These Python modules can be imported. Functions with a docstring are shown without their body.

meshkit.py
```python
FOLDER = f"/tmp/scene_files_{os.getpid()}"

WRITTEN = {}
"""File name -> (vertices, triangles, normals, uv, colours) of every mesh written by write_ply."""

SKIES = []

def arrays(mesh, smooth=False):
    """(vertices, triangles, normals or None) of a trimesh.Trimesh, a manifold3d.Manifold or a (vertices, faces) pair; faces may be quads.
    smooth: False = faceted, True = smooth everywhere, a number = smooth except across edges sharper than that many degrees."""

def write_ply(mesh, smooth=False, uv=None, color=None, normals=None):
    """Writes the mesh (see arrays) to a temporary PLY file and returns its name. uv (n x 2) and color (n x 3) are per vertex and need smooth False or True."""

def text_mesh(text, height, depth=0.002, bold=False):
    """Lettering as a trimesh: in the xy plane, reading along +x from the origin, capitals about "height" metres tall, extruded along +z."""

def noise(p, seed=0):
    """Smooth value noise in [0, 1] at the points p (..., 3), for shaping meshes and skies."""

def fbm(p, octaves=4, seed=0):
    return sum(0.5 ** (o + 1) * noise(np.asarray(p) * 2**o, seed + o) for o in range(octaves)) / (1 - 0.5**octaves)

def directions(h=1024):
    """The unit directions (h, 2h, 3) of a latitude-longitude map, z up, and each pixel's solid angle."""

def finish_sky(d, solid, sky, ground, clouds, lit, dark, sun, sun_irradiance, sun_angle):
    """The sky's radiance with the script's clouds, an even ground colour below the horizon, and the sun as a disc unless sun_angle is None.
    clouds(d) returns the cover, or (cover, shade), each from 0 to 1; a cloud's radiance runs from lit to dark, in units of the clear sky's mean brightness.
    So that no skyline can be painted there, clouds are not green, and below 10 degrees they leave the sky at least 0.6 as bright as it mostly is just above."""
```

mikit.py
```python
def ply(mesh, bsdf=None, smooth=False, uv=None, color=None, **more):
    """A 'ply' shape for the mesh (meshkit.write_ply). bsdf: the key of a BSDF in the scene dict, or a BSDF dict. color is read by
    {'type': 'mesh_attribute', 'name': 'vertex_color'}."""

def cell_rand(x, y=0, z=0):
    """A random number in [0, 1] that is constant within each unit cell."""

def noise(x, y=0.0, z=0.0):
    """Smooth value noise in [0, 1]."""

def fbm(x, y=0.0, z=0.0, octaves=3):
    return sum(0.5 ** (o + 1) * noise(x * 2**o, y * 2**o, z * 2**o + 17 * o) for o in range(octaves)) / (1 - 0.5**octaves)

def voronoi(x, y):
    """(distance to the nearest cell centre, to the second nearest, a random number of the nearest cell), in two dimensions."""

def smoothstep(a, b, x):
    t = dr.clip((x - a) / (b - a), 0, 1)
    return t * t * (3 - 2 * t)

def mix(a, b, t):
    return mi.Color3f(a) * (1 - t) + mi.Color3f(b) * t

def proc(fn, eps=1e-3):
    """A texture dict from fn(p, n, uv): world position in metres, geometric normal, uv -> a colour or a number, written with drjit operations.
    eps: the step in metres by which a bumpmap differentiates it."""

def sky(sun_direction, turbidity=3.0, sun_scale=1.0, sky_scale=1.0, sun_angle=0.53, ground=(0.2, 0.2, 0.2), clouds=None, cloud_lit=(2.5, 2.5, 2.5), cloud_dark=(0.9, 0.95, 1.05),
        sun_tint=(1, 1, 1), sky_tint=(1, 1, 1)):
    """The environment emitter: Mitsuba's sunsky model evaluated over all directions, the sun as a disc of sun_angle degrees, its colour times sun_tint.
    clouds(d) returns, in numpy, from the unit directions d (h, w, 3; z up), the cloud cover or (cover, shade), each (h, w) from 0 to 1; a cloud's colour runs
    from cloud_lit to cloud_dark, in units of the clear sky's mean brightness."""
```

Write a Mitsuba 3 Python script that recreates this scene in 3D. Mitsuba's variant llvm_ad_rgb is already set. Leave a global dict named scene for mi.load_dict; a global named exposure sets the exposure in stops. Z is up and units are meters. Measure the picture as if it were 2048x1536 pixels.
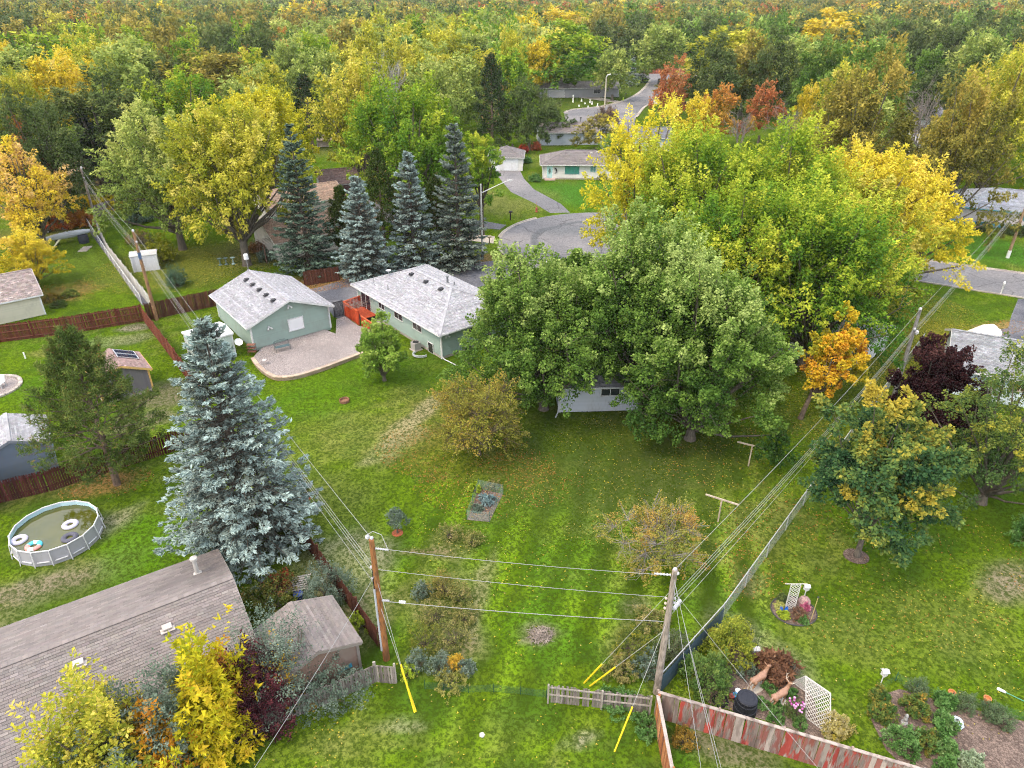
import math, numpy as np, mitsuba as mi, mikit, meshkit
import drjit as dr
from mikit import noise, fbm, voronoi, cell_rand, smoothstep, mix

T = mi.ScalarTransform4f
scene, labels = {}, {}
# ---------------------------------------------------------------- camera, sky, exposure
PITCH = math.radians(29.25)
scene['camera'] = {'type': 'perspective', 'fov': 71.98, 'fov_axis': 'x', 'near_clip': 0.5, 'far_clip': 6000.0,
                   'to_world': T().look_at(origin=[0, 0, 30], target=[0, math.cos(PITCH), 30 - math.sin(PITCH)], up=[0, 0, 1])}
scene['sky'] = mikit.sky((-0.45, -0.35, 0.82), turbidity=4, sun_scale=0.22, sun_angle=24, clouds=lambda d: 1.0,
                         cloud_lit=(1.68, 1.76, 1.95), sun_tint=(1.0, 0.98, 0.96))
exposure = 3.4
PI = math.pi

# ---------------------------------------------------------------- helpers
used = {}
def key_for(name):
    n = used.get(name)
    used[name] = 0 if n is None else n + 1
    return name if n is None else '%s_%03d' % (name, n + 1)

def tag(k, label=None, cat=None, group=None, kind=None):
    d = labels.setdefault(k, {})
    for a, b in (('label', label), ('category', cat), ('group', group), ('kind', kind)):
        if b:
            d[a] = b
    return k

def thing(name, label, cat, group=None):
    return tag(key_for(name), label, cat, group)

class MB:
    """collects boxes, bars, tubes and plates into one mesh, with a colour per vertex"""
    def __init__(self):
        self.v, self.f, self.c, self.n = [], [], [], 0
    def add(self, v, f, col=(.5, .5, .5)):
        v = np.asarray(v, float); f = np.asarray(f, int)
        if f.shape[1] == 4:
            f = np.vstack([f[:, [0, 1, 2]], f[:, [0, 2, 3]]])
        c = np.asarray(col, float)
        self.v.append(v); self.f.append(f + self.n)
        self.c.append(np.broadcast_to(c, (len(v), 3)))
        self.n += len(v)
        return self
    def box(self, c, s, rot=0., col=(.5, .5, .5), tilt=None):
        """centre, full size, turn about z"""
        x, y, z = np.asarray(s, float) / 2
        v = np.array([[a * x, b * y, d * z] for a in (-1, 1) for b in (-1, 1) for d in (-1, 1)])
        f = [[0, 1, 3, 2], [4, 6, 7, 5], [0, 4, 5, 1], [2, 3, 7, 6], [0, 2, 6, 4], [1, 5, 7, 3]]
        if tilt is not None:
            v = v @ np.asarray(tilt).T
        ca, sa = math.cos(rot), math.sin(rot)
        v = v @ np.array([[ca, -sa, 0], [sa, ca, 0], [0, 0, 1]]).T + np.asarray(c, float)
        return self.add(v, f, col)
    def beam(self, p, q, w, h, col=(.5, .5, .5), up=(0, 0, 1)):
        p, q = np.asarray(p, float), np.asarray(q, float)
        d = q - p; L = np.linalg.norm(d); d = d / L
        s = np.cross(d, up)
        if np.linalg.norm(s) < 1e-6:
            s = np.cross(d, [1., 0, 0])
        s /= np.linalg.norm(s); u = np.cross(s, d)
        v = [p + s * a * w / 2 + u * b * h / 2 for a, b in ((-1, -1), (1, -1), (1, 1), (-1, 1))]
        v += [x + d * L for x in v]
        return self.add(v, [[3, 2, 1, 0], [4, 5, 6, 7], [0, 1, 5, 4], [1, 2, 6, 5], [2, 3, 7, 6], [3, 0, 4, 7]], col)
    def tube(self, pts, radii, sides=6, col=(.5, .5, .5), caps=True):
        p = np.asarray(pts, float); n = len(p)
        r = np.broadcast_to(np.asarray(radii, float), (n,))
        t = np.gradient(p, axis=0); t /= np.linalg.norm(t, axis=1, keepdims=True) + 1e-12
        ref = np.array([1., 0, 0]) if abs(t[:, 2]).mean() > .7 else np.array([0, 0, 1.])
        a = np.cross(t, ref); a /= np.linalg.norm(a, axis=1, keepdims=True) + 1e-12
        b = np.cross(t, a); an = np.arange(sides) * 2 * PI / sides
        v = p[:, None] + r[:, None, None] * (np.cos(an)[None, :, None] * a[:, None] + np.sin(an)[None, :, None] * b[:, None])
        i, j = np.meshgrid(np.arange(n - 1), np.arange(sides), indexing='ij')
        q = np.stack([i * sides + j, i * sides + (j + 1) % sides, (i + 1) * sides + (j + 1) % sides, (i + 1) * sides + j], -1).reshape(-1, 4)
        v = v.reshape(-1, 3)
        self.add(v, q, col)
        if caps:
            for k, ring in ((0, 0), (n - 1, (n - 1) * sides)):
                vv = np.vstack([p[k:k + 1], v[ring:ring + sides]])
                self.add(vv, [[0, 1 + m, 1 + (m + 1) % sides] if k else [0, 1 + (m + 1) % sides, 1 + m] for m in range(sides)], col)
        return self
    def prism(self, poly, z0, z1, col=(.5, .5, .5), bottom=False):
        """vertical prism over a plan polygon"""
        from shapely.geometry import Polygon
        import trimesh
        if Polygon(poly).exterior.is_ccw is False:
            poly = poly[::-1]
        v2, f2 = trimesh.creation.triangulate_polygon(Polygon(poly), engine='earcut')
        self.add(np.c_[v2, np.full(len(v2), z1)], f2, col)
        if bottom:
            self.add(np.c_[v2, np.full(len(v2), z0)], np.asarray(f2)[:, ::-1], col)
        if z1 > z0:
            n = len(poly); p = np.asarray(poly, float)
            v = np.vstack([np.c_[p, np.full(n, z0)], np.c_[p, np.full(n, z1)]])
            self.add(v, [[i, (i + 1) % n, n + (i + 1) % n, n + i] for i in range(n)], col)
        return self
    def plate(self, quad, thick, col=(.5, .5, .5)):
        """a slab hung below the quad's face (counter-clockwise seen from its outer side)"""
        q = np.asarray(quad, float); n = np.cross(q[1] - q[0], q[2] - q[0]); n /= np.linalg.norm(n); k = len(q)
        v = np.vstack([q, q - n * thick])
        f = [[0, 1, 2]] if k == 3 else [[0, 1, 2, 3]]
        if k == 3:
            self.add(q, [[0, 1, 2]], col); self.add(q - n * thick, [[2, 1, 0]], col)
        else:
            self.add(v, [[0, 1, 2, 3], [7, 6, 5, 4]], col)
        return self.add(v, [[(i + 1) % k, i, k + i, k + (i + 1) % k] for i in range(k)], col)
    def lathe(self, prof, c=(0, 0, 0), sides=16, col=(.5, .5, .5)):
        pr = np.asarray(prof, float); an = np.arange(sides) * 2 * PI / sides
        v = np.stack([pr[:, 0:1] * np.cos(an), pr[:, 0:1] * np.sin(an), np.repeat(pr[:, 1:2], sides, 1)], -1).reshape(-1, 3) + np.asarray(c, float)
        n = len(pr)
        f = [[i * sides + j, i * sides + (j + 1) % sides, (i + 1) * sides + (j + 1) % sides, (i + 1) * sides + j] for i in range(n - 1) for j in range(sides)]
        return self.add(v, f, col)
    def arrays(self):
        return np.vstack(self.v), np.vstack(self.f), np.vstack(self.c)

def shape(mb, mat, smooth=False, **more):
    v, f, c = mb.arrays() if isinstance(mb, MB) else mb
    q = np.round(np.sqrt(np.clip(c, 0, 1)) * 255)         # a vertex's colour travels in its uv pair
    return mikit.ply((v, f), mat, smooth=smooth, uv=np.c_[q[:, 0] * 256 + q[:, 1], q[:, 2] / 255], **more)

def put(k, mb, mat, smooth=False, **more):
    scene[k] = shape(mb, mat, smooth, **more)
    return k

def solo(name, mb, mat, label, cat, group=None, smooth=False, kind=None):
    k = thing(name, label, cat, group)
    if kind:
        tag(k, kind=kind)
    return put(k, mb, mat, smooth)

def part(parent, name, mb, mat, smooth=False, label=None, kind=None):
    k = key_for(parent + '__' + name)
    put(k, mb, mat, smooth)
    if label or kind:
        tag(k, label, kind=kind)
    return k

def struct(name, mb, mat, label=None, smooth=False):
    k = key_for(name)
    put(k, mb, mat, smooth)
    return tag(k, label, None, None, 'structure')

def rng_for(n):
    return np.random.default_rng(n)

def unit(v):
    return v / (np.linalg.norm(v, axis=-1, keepdims=True) + 1e-12)

# ---------------------------------------------------------------- materials
VC = {'type': 'mesh_attribute', 'name': 'vertex_color'}
def two(b):
    return {'type': 'twosided', 'b': b}
def rgb(*c):
    return {'type': 'rgb', 'value': list(c)}
def own(uv):             # the piece's own colour
    u = uv.x + .25
    r = dr.floor(u / 256)
    g = dr.floor(u - r * 256)
    return mi.Color3f(dr.square(r / 255), dr.square(g / 255), dr.square(uv.y))
def plain(p, n, uv):
    return own(uv)
def soiled(p, n, uv):    # grime, in blotches and streaks
    a = fbm(p.x * 1.1, p.y * 1.1, p.z * .5, 3)
    b = noise(p.x * 9, p.y * 9, p.z * 3)
    return mix(own(uv), (.22, .21, .18), smoothstep(.42, .95, a * .75 + b * .25) * .45)
def wooden(p, n, uv):    # long fibres along upright boards
    a = noise(p.x * 45, p.y * 45, p.z * 3.5)
    b = fbm(p.x * 7, p.y * 7, p.z * 1.2, 2)
    c = own(uv)
    return mix(c, c * .4 + .012, smoothstep(.3, .9, a * .6 + b * .45) * .7)
def roofing(p, n, uv):   # granules and blotchy weathering of roofs
    a = noise(p.x * 22, p.y * 22, p.z * 22)
    b = fbm(p.x * .9, p.y * .9, p.z * .9, 3)
    c = noise(p.x * 2.2 + p.y * .6, p.y * 2.2 - p.x * .6, p.z * .4)
    return mix(own(uv), (.15, .145, .15), smoothstep(.35, .85, a * .3 + b * .45 + c * .25) * .34)
def peeling(p, n, uv):   # red paint worn off the boards in long flakes
    a = fbm(p.x * 5, p.y * 5, p.z * 1.0, 3)
    b = noise(p.x * 30, p.y * 30, p.z * 3)
    w = mix((.13, .095, .085), (.34, .29, .26), noise(p.x * 6, p.y * 6, p.z * .6 + 9))
    return mix(own(uv), w * (.7 + .6 * b), smoothstep(.42, .6, a * .8 + b * .2))
def barky(p, n, uv):
    a = noise(p.x * 22, p.y * 22, p.z * 4)
    b = fbm(p.x * 4, p.y * 4, p.z * 2, 2)
    return mix(own(uv), (.05, .045, .04), smoothstep(.3, .8, a * .6 + b * .4) * .6)
PC = mikit.proc(plain)
scene['mat_paint'] = two({'type': 'principled', 'base_color': mikit.proc(soiled), 'roughness': .55, 'specular': .35})
scene['mat_plain'] = two({'type': 'principled', 'base_color': PC, 'roughness': .6, 'specular': .3})
scene['mat_metal'] = two({'type': 'principled', 'base_color': PC, 'roughness': .38, 'metallic': .8})
scene['mat_wood'] = two({'type': 'diffuse', 'reflectance': mikit.proc(wooden)})
scene['mat_peel'] = two({'type': 'diffuse', 'reflectance': mikit.proc(peeling)})
scene['mat_roof'] = two({'type': 'diffuse', 'reflectance': mikit.proc(roofing)})
scene['mat_glass'] = two({'type': 'principled', 'base_color': PC, 'roughness': .06, 'specular': .7})
scene['mat_leaf'] = {'type': 'principledthin', 'base_color': PC, 'roughness': .45, 'diff_trans': .6, 'spec_trans': 0.0}
scene['mat_needle'] = two({'type': 'diffuse', 'reflectance': PC})
scene['mat_bark'] = two({'type': 'diffuse', 'reflectance': mikit.proc(barky)})

# ---------------------------------------------------------------- plants: generators
def basis(n):
    ref = np.where(np.abs(n[:, 2:3]) < .9, [[0, 0, 1.]], [[1., 0, 0]])
    a = unit(np.cross(n, ref))
    return a, np.cross(n, a)

def leaf_mesh(P, D, N, L, W, C, tri=False):
    """leaves: base points, axes, faces' normals, lengths, widths, colours"""
    S = unit(np.cross(N, D)); n = len(P); L = L[:, None]; W = W[:, None]
    if tri:
        V = np.stack([P - S * W * .5, P + S * W * .5, P + D * L], 1)
        return V.reshape(-1, 3), np.arange(3 * n).reshape(-1, 3), np.repeat(C, 3, 0)
    up = unit(np.cross(D, S))
    V = np.stack([P, P + D * L * .5 - S * W * .5 + up * L * .07, P + D * L, P + D * L * .5 + S * W * .5 + up * L * .07], 1)
    k = np.arange(n)[:, None] * 4
    F = np.vstack([k + [0, 1, 2], k + [0, 2, 3]])
    return V.reshape(-1, 3), F, np.repeat(C, 4, 0)

def ramp(t, cols):
    cols = np.asarray(cols, float); t = np.clip(t, 0, 1) * (len(cols) - 1)
    i = np.minimum(t.astype(int), len(cols) - 2); f = (t - i)[:, None]
    return cols[i] * (1 - f) + cols[i + 1] * f

def join(ms):
    V, F, C, o = [], [], [], 0
    for v, f, c in ms:
        V.append(v); F.append(f + o); C.append(c); o += len(v)
    return np.vstack(V), np.vstack(F), np.vstack(C)

BARK = (.17, .145, .12)
def broadleaf(seed, H, R, base=.25, lobes=22, sprays=12, leaves=100, size=.26, cols=((.05, .1, .02), (.1, .17, .03)), up=.55,
              tip=.0, hue=.5, bare=0., droop=0., squash=1., tri=False, bark=BARK, limb=True, lean=(0, 0), wild=.36, twigs=0, cone=.3, plume=1., girth=1.):
    """(trunk, crown): limbs carry lobes, lobes carry leafy plumes that point out and up, with gaps between them.
    cols: ramp of leaf colours; tip: how much outer and upper leaves run ahead along it; hue: how much whole limbs differ"""
    g = rng_for(seed)
    zc, zr = H * (base + (1 - base) * .46), H * (1 - base) * .54
    n = lobes; k = np.arange(n) + .5
    ph = np.arccos(1 - 1.72 * k / n); th = PI * (1 + 5 ** .5) * k + g.uniform(0, 6)
    d = np.c_[np.cos(th) * np.sin(ph), np.sin(th) * np.sin(ph), np.cos(ph)] + g.normal(0, .15, (n, 3))
    rr = g.uniform(1 - wild, 1 + wild * .4, n)
    lr = R * g.uniform(.2, .36, n) * (14 / n) ** .2
    cen = d * np.c_[R - lr * .8, R - lr * .8, np.maximum(zr - lr * .8, zr * .4)] * rr[:, None]
    cen[:, :2] *= 1 - cone * np.clip(cen[:, 2:3] / zr + .15, -.3, 1)
    cen[:, 2] = cen[:, 2] * squash + zc
    cen[:, :2] += np.asarray(lean) * (cen[:, 2:3] / H)
    core = np.c_[g.normal(0, R * .2, (n // 3 + 1, 2)), g.uniform(zc - zr * .4, zc + zr * .4, n // 3 + 1)]
    core[:, :2] += np.asarray(lean) * (core[:, 2:3] / H)
    cen2 = np.vstack([cen, core]); lr2 = np.r_[lr, np.full(len(core), R * .32)]
    m = len(cen2) * sprays
    li = np.repeat(np.arange(len(cen2)), sprays)
    nd = unit(g.normal(0, 1, (m, 3)) + [0, 0, .3])
    o = cen2[li] + nd * (lr2[li] * g.uniform(.3, 1.0, m) ** .6)[:, None] * [1, 1, .95]
    out = unit((o - [lean[0] * .7, lean[1] * .7, zc]) / [R, R, zr])
    keep = ((nd * out).sum(1) > -.5) & (o[:, 2] > H * base * .62)
    keep &= g.uniform(0, 1, m) > bare * (.4 + .9 * meshkit.noise(o * .35, seed % 50))
    o, nd, out, li = o[keep], nd[keep], out[keep], li[keep]; m = len(o)
    sl = (R * .25 * g.uniform(.6, 1.5, m) + size) * plume
    upv = up * np.clip(.45 + .8 * (o[:, 2] - zc) / zr, .0, 1.15)
    sd = unit(nd * .45 + out * .5 + np.c_[np.zeros((m, 2)), upv - droop - .18 * (o[:, 2] < zc - zr * .35)] + g.normal(0, .24, (m, 3)))
    q = leaves; t = g.uniform(0, 1, (m, q)) ** .85
    a, b = basis(sd)
    an = g.uniform(0, 2 * PI, (m, q)); rad = (sl[:, None] * .30 * (1.08 - t) * np.sqrt(g.uniform(.08, 1, (m, q))) + size * .25)
    rv = np.cos(an)[..., None] * a[:, None] + np.sin(an)[..., None] * b[:, None]
    P = (o[:, None] + sd[:, None] * ((t - .12) * sl[:, None])[..., None] + rv * rad[..., None]).reshape(-1, 3)
    N = len(P)
    D = unit(rv.reshape(-1, 3) * .8 + np.repeat(sd, q, 0) * .6 + g.normal(0, .45, (N, 3)) - [0, 0, .3])
    nn = unit(rv.reshape(-1, 3) * .6 + np.repeat(out * .25, q, 0) + [0, 0, .7] + g.normal(0, .33, (N, 3)))
    L = size * g.uniform(.65, 1.3, N); W = L * g.uniform(.55, .85, N)
    hl = g.normal(0, 1, len(cen2))[li] * hue * .2 + g.normal(0, .1, m) * hue
    field = meshkit.noise(o * (1.9 / R) + seed, 7) - .5
    ht = (o[:, 2] - zc) / zr
    ct = np.repeat(.37 + hl + field * hue * .8 + tip * (ht * .42), q) + (t.reshape(-1) - .45) * tip * .6 + g.normal(0, .1, N)
    C = ramp(ct, cols) * np.exp(g.normal(0, .15, (N, 1)))
    crown = leaf_mesh(P, D, nn, L, W, np.clip(C, 0, .95), tri)
    tr = MB(); r0 = (.02 * H + .025 * R) * girth
    fork = np.array([lean[0] * base * .5, lean[1] * base * .5, H * base * .8])
    tr.tube([[0, 0, -.25], [0, 0, .12], [fork[0] * .4, fork[1] * .4, fork[2] * .45], fork], [r0 * 1.5, r0 * 1.1, r0 * .9, r0 * .78], 8, bark)
    if limb:
        for i in range(n):
            c = cen[i]; w = r0 * .42 * g.uniform(.7, 1.2)
            mid = fork * .45 + c * .55 + [0, 0, -.06 * H + .1 * abs(c[2] - fork[2])] + np.r_[g.normal(0, R * .06, 2), 0]
            tr.tube([fork - [0, 0, H * base * .15], (fork + mid) / 2 + [0, 0, .0], mid, c, c + unit(c - mid) * lr[i] * .8], [w, w * .8, w * .55, w * .3, w * .1], 5, bark, caps=False)
        if twigs:
            for i in g.integers(0, m, twigs):
                c = cen2[li[i]]; e = o[i] + sd[i] * sl[i] * .95
                tr.tube([c, (c + e) / 2 + g.normal(0, .08 * R, 3) * .5, e], [.02 * R / 4 + .004, .012 * R / 4 + .003, .004], 4, bark, caps=False)
    return tr.arrays(), crown

def spruce(seed, H, R, levels=34, per=13, twig=26, size=.34, cols=((.10, .17, .15), (.26, .36, .34)), shade=.5, tri=False, ragged=.25, base=.05):
    """(trunk, crown) of a spruce: whorls of sagging boughs set with needle tufts"""
    g = rng_for(seed)
    P, D, N, L, C = [], [], [], [], []
    tr = MB(); r0 = .016 * H + .04
    tr.tube([[0, 0, -.2], [0, 0, H * .5], [0, 0, H * .96]], [r0, r0 * .55, .02], 7, (.14, .11, .09))
    for i in range(levels):
        u = (i + g.uniform(-.3, .3)) / levels; u = min(max(u, 0), 1)
        z0 = H * (base + (1 - base) * u * .985); ln = R * (1 - u) ** .82 * (1 if u > .12 else .78 + 1.8 * u) + .12
        nb = max(5, int(per * (.45 + .55 * (1 - u))))
        for b in range(nb):
            a = 2 * PI * (b + g.uniform(-.4, .4)) / nb + i * 2.4
            l = ln * g.uniform(1 - ragged, 1.08) * (1 + ragged * .7 * (meshkit.noise(np.array([[math.cos(a) * 1.3 + seed, math.sin(a) * 1.3, z0 * .55]]), 4)[0] - .5))
            if g.uniform() < ragged * .35: continue
            z1 = z0 + g.normal(0, H / levels * .45)
            dv = np.array([math.cos(a), math.sin(a), 0])
            sag = g.uniform(.12, .3) * (1 - u * .7)
            rise = .75 * u ** 1.6
            k = max(6, int(twig * (.3 + .7 * l / R)))
            s = g.uniform(.18, 1, k) ** .75
            zz = l * (rise * s - sag * s * 1.6 + sag * 1.15 * s ** 2.5)
            w = (1.05 - s) * l * .32 + size * .35
            lat = g.uniform(-1, 1, k)
            sv = np.array([-dv[1], dv[0], 0])
            p = np.array([0, 0, z1]) + dv * (l * s)[:, None] + sv * (lat * w)[:, None] + np.c_[np.zeros((k, 2)), zz - np.abs(lat) * w * .25]
            d = dv * .75 + sv * lat[:, None] * .9 + np.array([0, 0, -.12 + .5 * u])
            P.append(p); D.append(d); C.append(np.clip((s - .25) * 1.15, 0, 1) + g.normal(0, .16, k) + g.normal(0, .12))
            if not tri and l > R * .3:
                zb = l * (rise - sag * .45)
                tr.tube([[0, 0, z0], np.array([0, 0, z0 + l * .5 * (rise - sag * .7)]) + dv * l * .5, np.array([0, 0, z0 + zb]) + dv * l * .92], [.035, .022, .006], 4, (.14, .11, .09), caps=False)
    P = np.vstack(P); D = unit(np.vstack(D)); ct = np.concatenate(C)
    V = []
    rep = 7 if not tri else 3
    n = len(P)
    P = np.repeat(P, rep, 0) + g.normal(0, size * .22, (n * rep, 3)) * [1, 1, .6]; D = unit(np.repeat(D, rep, 0) + g.normal(0, .42, (n * rep, 3)) + [0, 0, .05])
    ct = np.repeat(ct, rep) + g.normal(0, .1, n * rep)
    N = unit(g.normal(0, .5, (n * rep, 3)) + [0, 0, .7] + unit(P * [1, 1, 0]) * .4)
    L = size * g.uniform(.65, 1.25, n * rep); W = L * g.uniform(.26, .42, n * rep)
    C = ramp(ct, cols) * np.exp(g.normal(0, .14, (n * rep, 1)))
    return tr.arrays(), leaf_mesh(P - D * (L * .4)[:, None], D, N, L, W, C, tri)

def pine(seed, H, R, base=.16, boughs=70, tufts=26, needles=18, size=.3, cols=((.05, .08, .02), (.13, .16, .05))):
    """(trunk, crown): an old pine, every branchlet ending in a brush of needles"""
    g = rng_for(seed)
    tr = MB(); r0 = .2
    tr.tube([[0, 0, -.2], [.08, 0, H * .4], [0, 0, H * .95]], [r0 * 1.3, r0 * .8, .03], 8, (.24, .17, .13))
    Q, A = [], []
    for i in range(boughs):
        u = (i + g.uniform()) / boughs
        z0 = H * (base + (1 - base) * u); a = i * 2.4 + g.uniform(-.3, .3)
        l = R * (min(1, (1 - u) * 1.2 + .05) ** .85) * g.uniform(.72, 1.08) * (.72 + 1.4 * u if u < .2 else 1)
        dv = np.array([math.cos(a), math.sin(a), .12 + .55 * u]); sv = np.array([-dv[1], dv[0], 0])
        tip = np.array([0, 0, z0]) + dv * l
        tr.tube([[0, 0, z0], np.array([0, 0, z0 - .04 * l]) + dv * l * .5, tip], [.07 * (1.1 - u), .045 * (1.1 - u) + .005, .012], 5, (.2, .15, .12), caps=False)
        s = g.uniform(.3, 1.04, tufts) ** .8; lat = g.uniform(-1, 1, tufts) * (1.12 - s) * l * .5
        p = np.array([0, 0, z0]) + dv * (l * s)[:, None] + sv * lat[:, None] + np.c_[np.zeros((tufts, 2)), g.normal(.1, .22, tufts) + .12 * s * l * .3]
        Q.append(p); A.append(unit(dv * .6 + sv * np.sign(lat)[:, None] * .4 + np.array([0, 0, .55]) + g.normal(0, .25, (tufts, 3))))
    Q = np.vstack(Q); A = np.vstack(A); n = len(Q)
    ct = meshkit.noise(Q * .8, 3) * .9 + g.normal(.05, .18, n)
    P = np.repeat(Q, needles, 0) + np.repeat(A, needles, 0) * g.uniform(-.25, .2, (n * needles, 1)) * 1.0
    D = unit(np.repeat(A, needles, 0) * .55 + g.normal(0, .62, (n * needles, 3)))
    N = unit(g.normal(0, .6, (n * needles, 3)) + [0, 0, .6])
    L = size * g.uniform(.7, 1.25, n * needles); W = L * g.uniform(.16, .26, n * needles)
    C = ramp(np.repeat(ct, needles) + g.normal(0, .1, n * needles), cols)
    brown = g.uniform(0, 1, n * needles) < .03
    C[brown] = [.26, .15, .06]
    return tr.arrays(), leaf_mesh(P, D, N, L, W, C)

def bare_tree(seed, H, R, col=(.36, .33, .31), stems=9, splits=3, base=.2):
    """(trunk, branches) of a leafless crown"""
    g = rng_for(seed); tr = MB(); br = MB()
    tr.tube([[0, 0, -.2], [0, 0, H * base]], [.02 * H, .016 * H], 7, col)
    def grow(p, d, l, r, lev):
        e = p + d * l
        (tr if lev == 0 else br).tube([p, p + d * l * .5 + g.normal(0, .05 * l, 3), e], [r, r * .75, r * .5], 4 if lev else 5, col, caps=False)
        if lev < splits:
            for _ in range(3 if lev < 2 else 4):
                nd = unit(d + g.normal(0, .48, 3) + [0, 0, .16])
                grow(p + d * l * g.uniform(.55, 1), nd, l * g.uniform(.5, .78), r * .52, lev + 1)
    for i in range(stems):
        a = 2 * PI * i / stems + g.uniform(-.3, .3); s = g.uniform(.3, 1)
        d = unit(np.array([math.cos(a) * R * s * .62, math.sin(a) * R * s * .62, H * (1 - base) * .6]))
        grow(np.array([0, 0, H * base * g.uniform(.6, 1)]), d, H * .36 * g.uniform(.8, 1.15), .011 * H, 0)
    return tr.arrays(), br.arrays()

def moved(mesh, x, y, z=0., rot=0., s=1.):
    v, f, c = mesh; ca, sa = math.cos(rot), math.sin(rot)
    return (v * s) @ np.array([[ca, -sa, 0], [sa, ca, 0], [0, 0, 1]]).T + [x, y, z], f, c

def plant(name, x, y, meshes, label, cat='tree', mat='mat_leaf', parts=('trunk', 'crown'), group=None, rot=0., z=0.):
    k = thing(name, label, cat, group)
    put(k + '__' + parts[0], moved(meshes[0], x, y, z, rot), 'mat_bark', smooth=True)
    put(k + '__' + parts[1], moved(meshes[1], x, y, z, rot), mat)
    return k

# ---------------------------------------------------------------- the ground: one lawn sheet, worn and littered in places
GREEN, DRY, DIRT, DARKG = (.1, .165, .007), (.185, .195, .05), (.21, .165, .125), (.05, .1, .008)
LUSH, STRAW, RUST, LEAFY, SOIL = (.075, .175, .007), (.36, .31, .2), (.26, .135, .065), (.3, .24, .035), (.17, .135, .105)
BEIGE, WEED = (.3, .26, .2), (.17, .155, .065)
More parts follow.
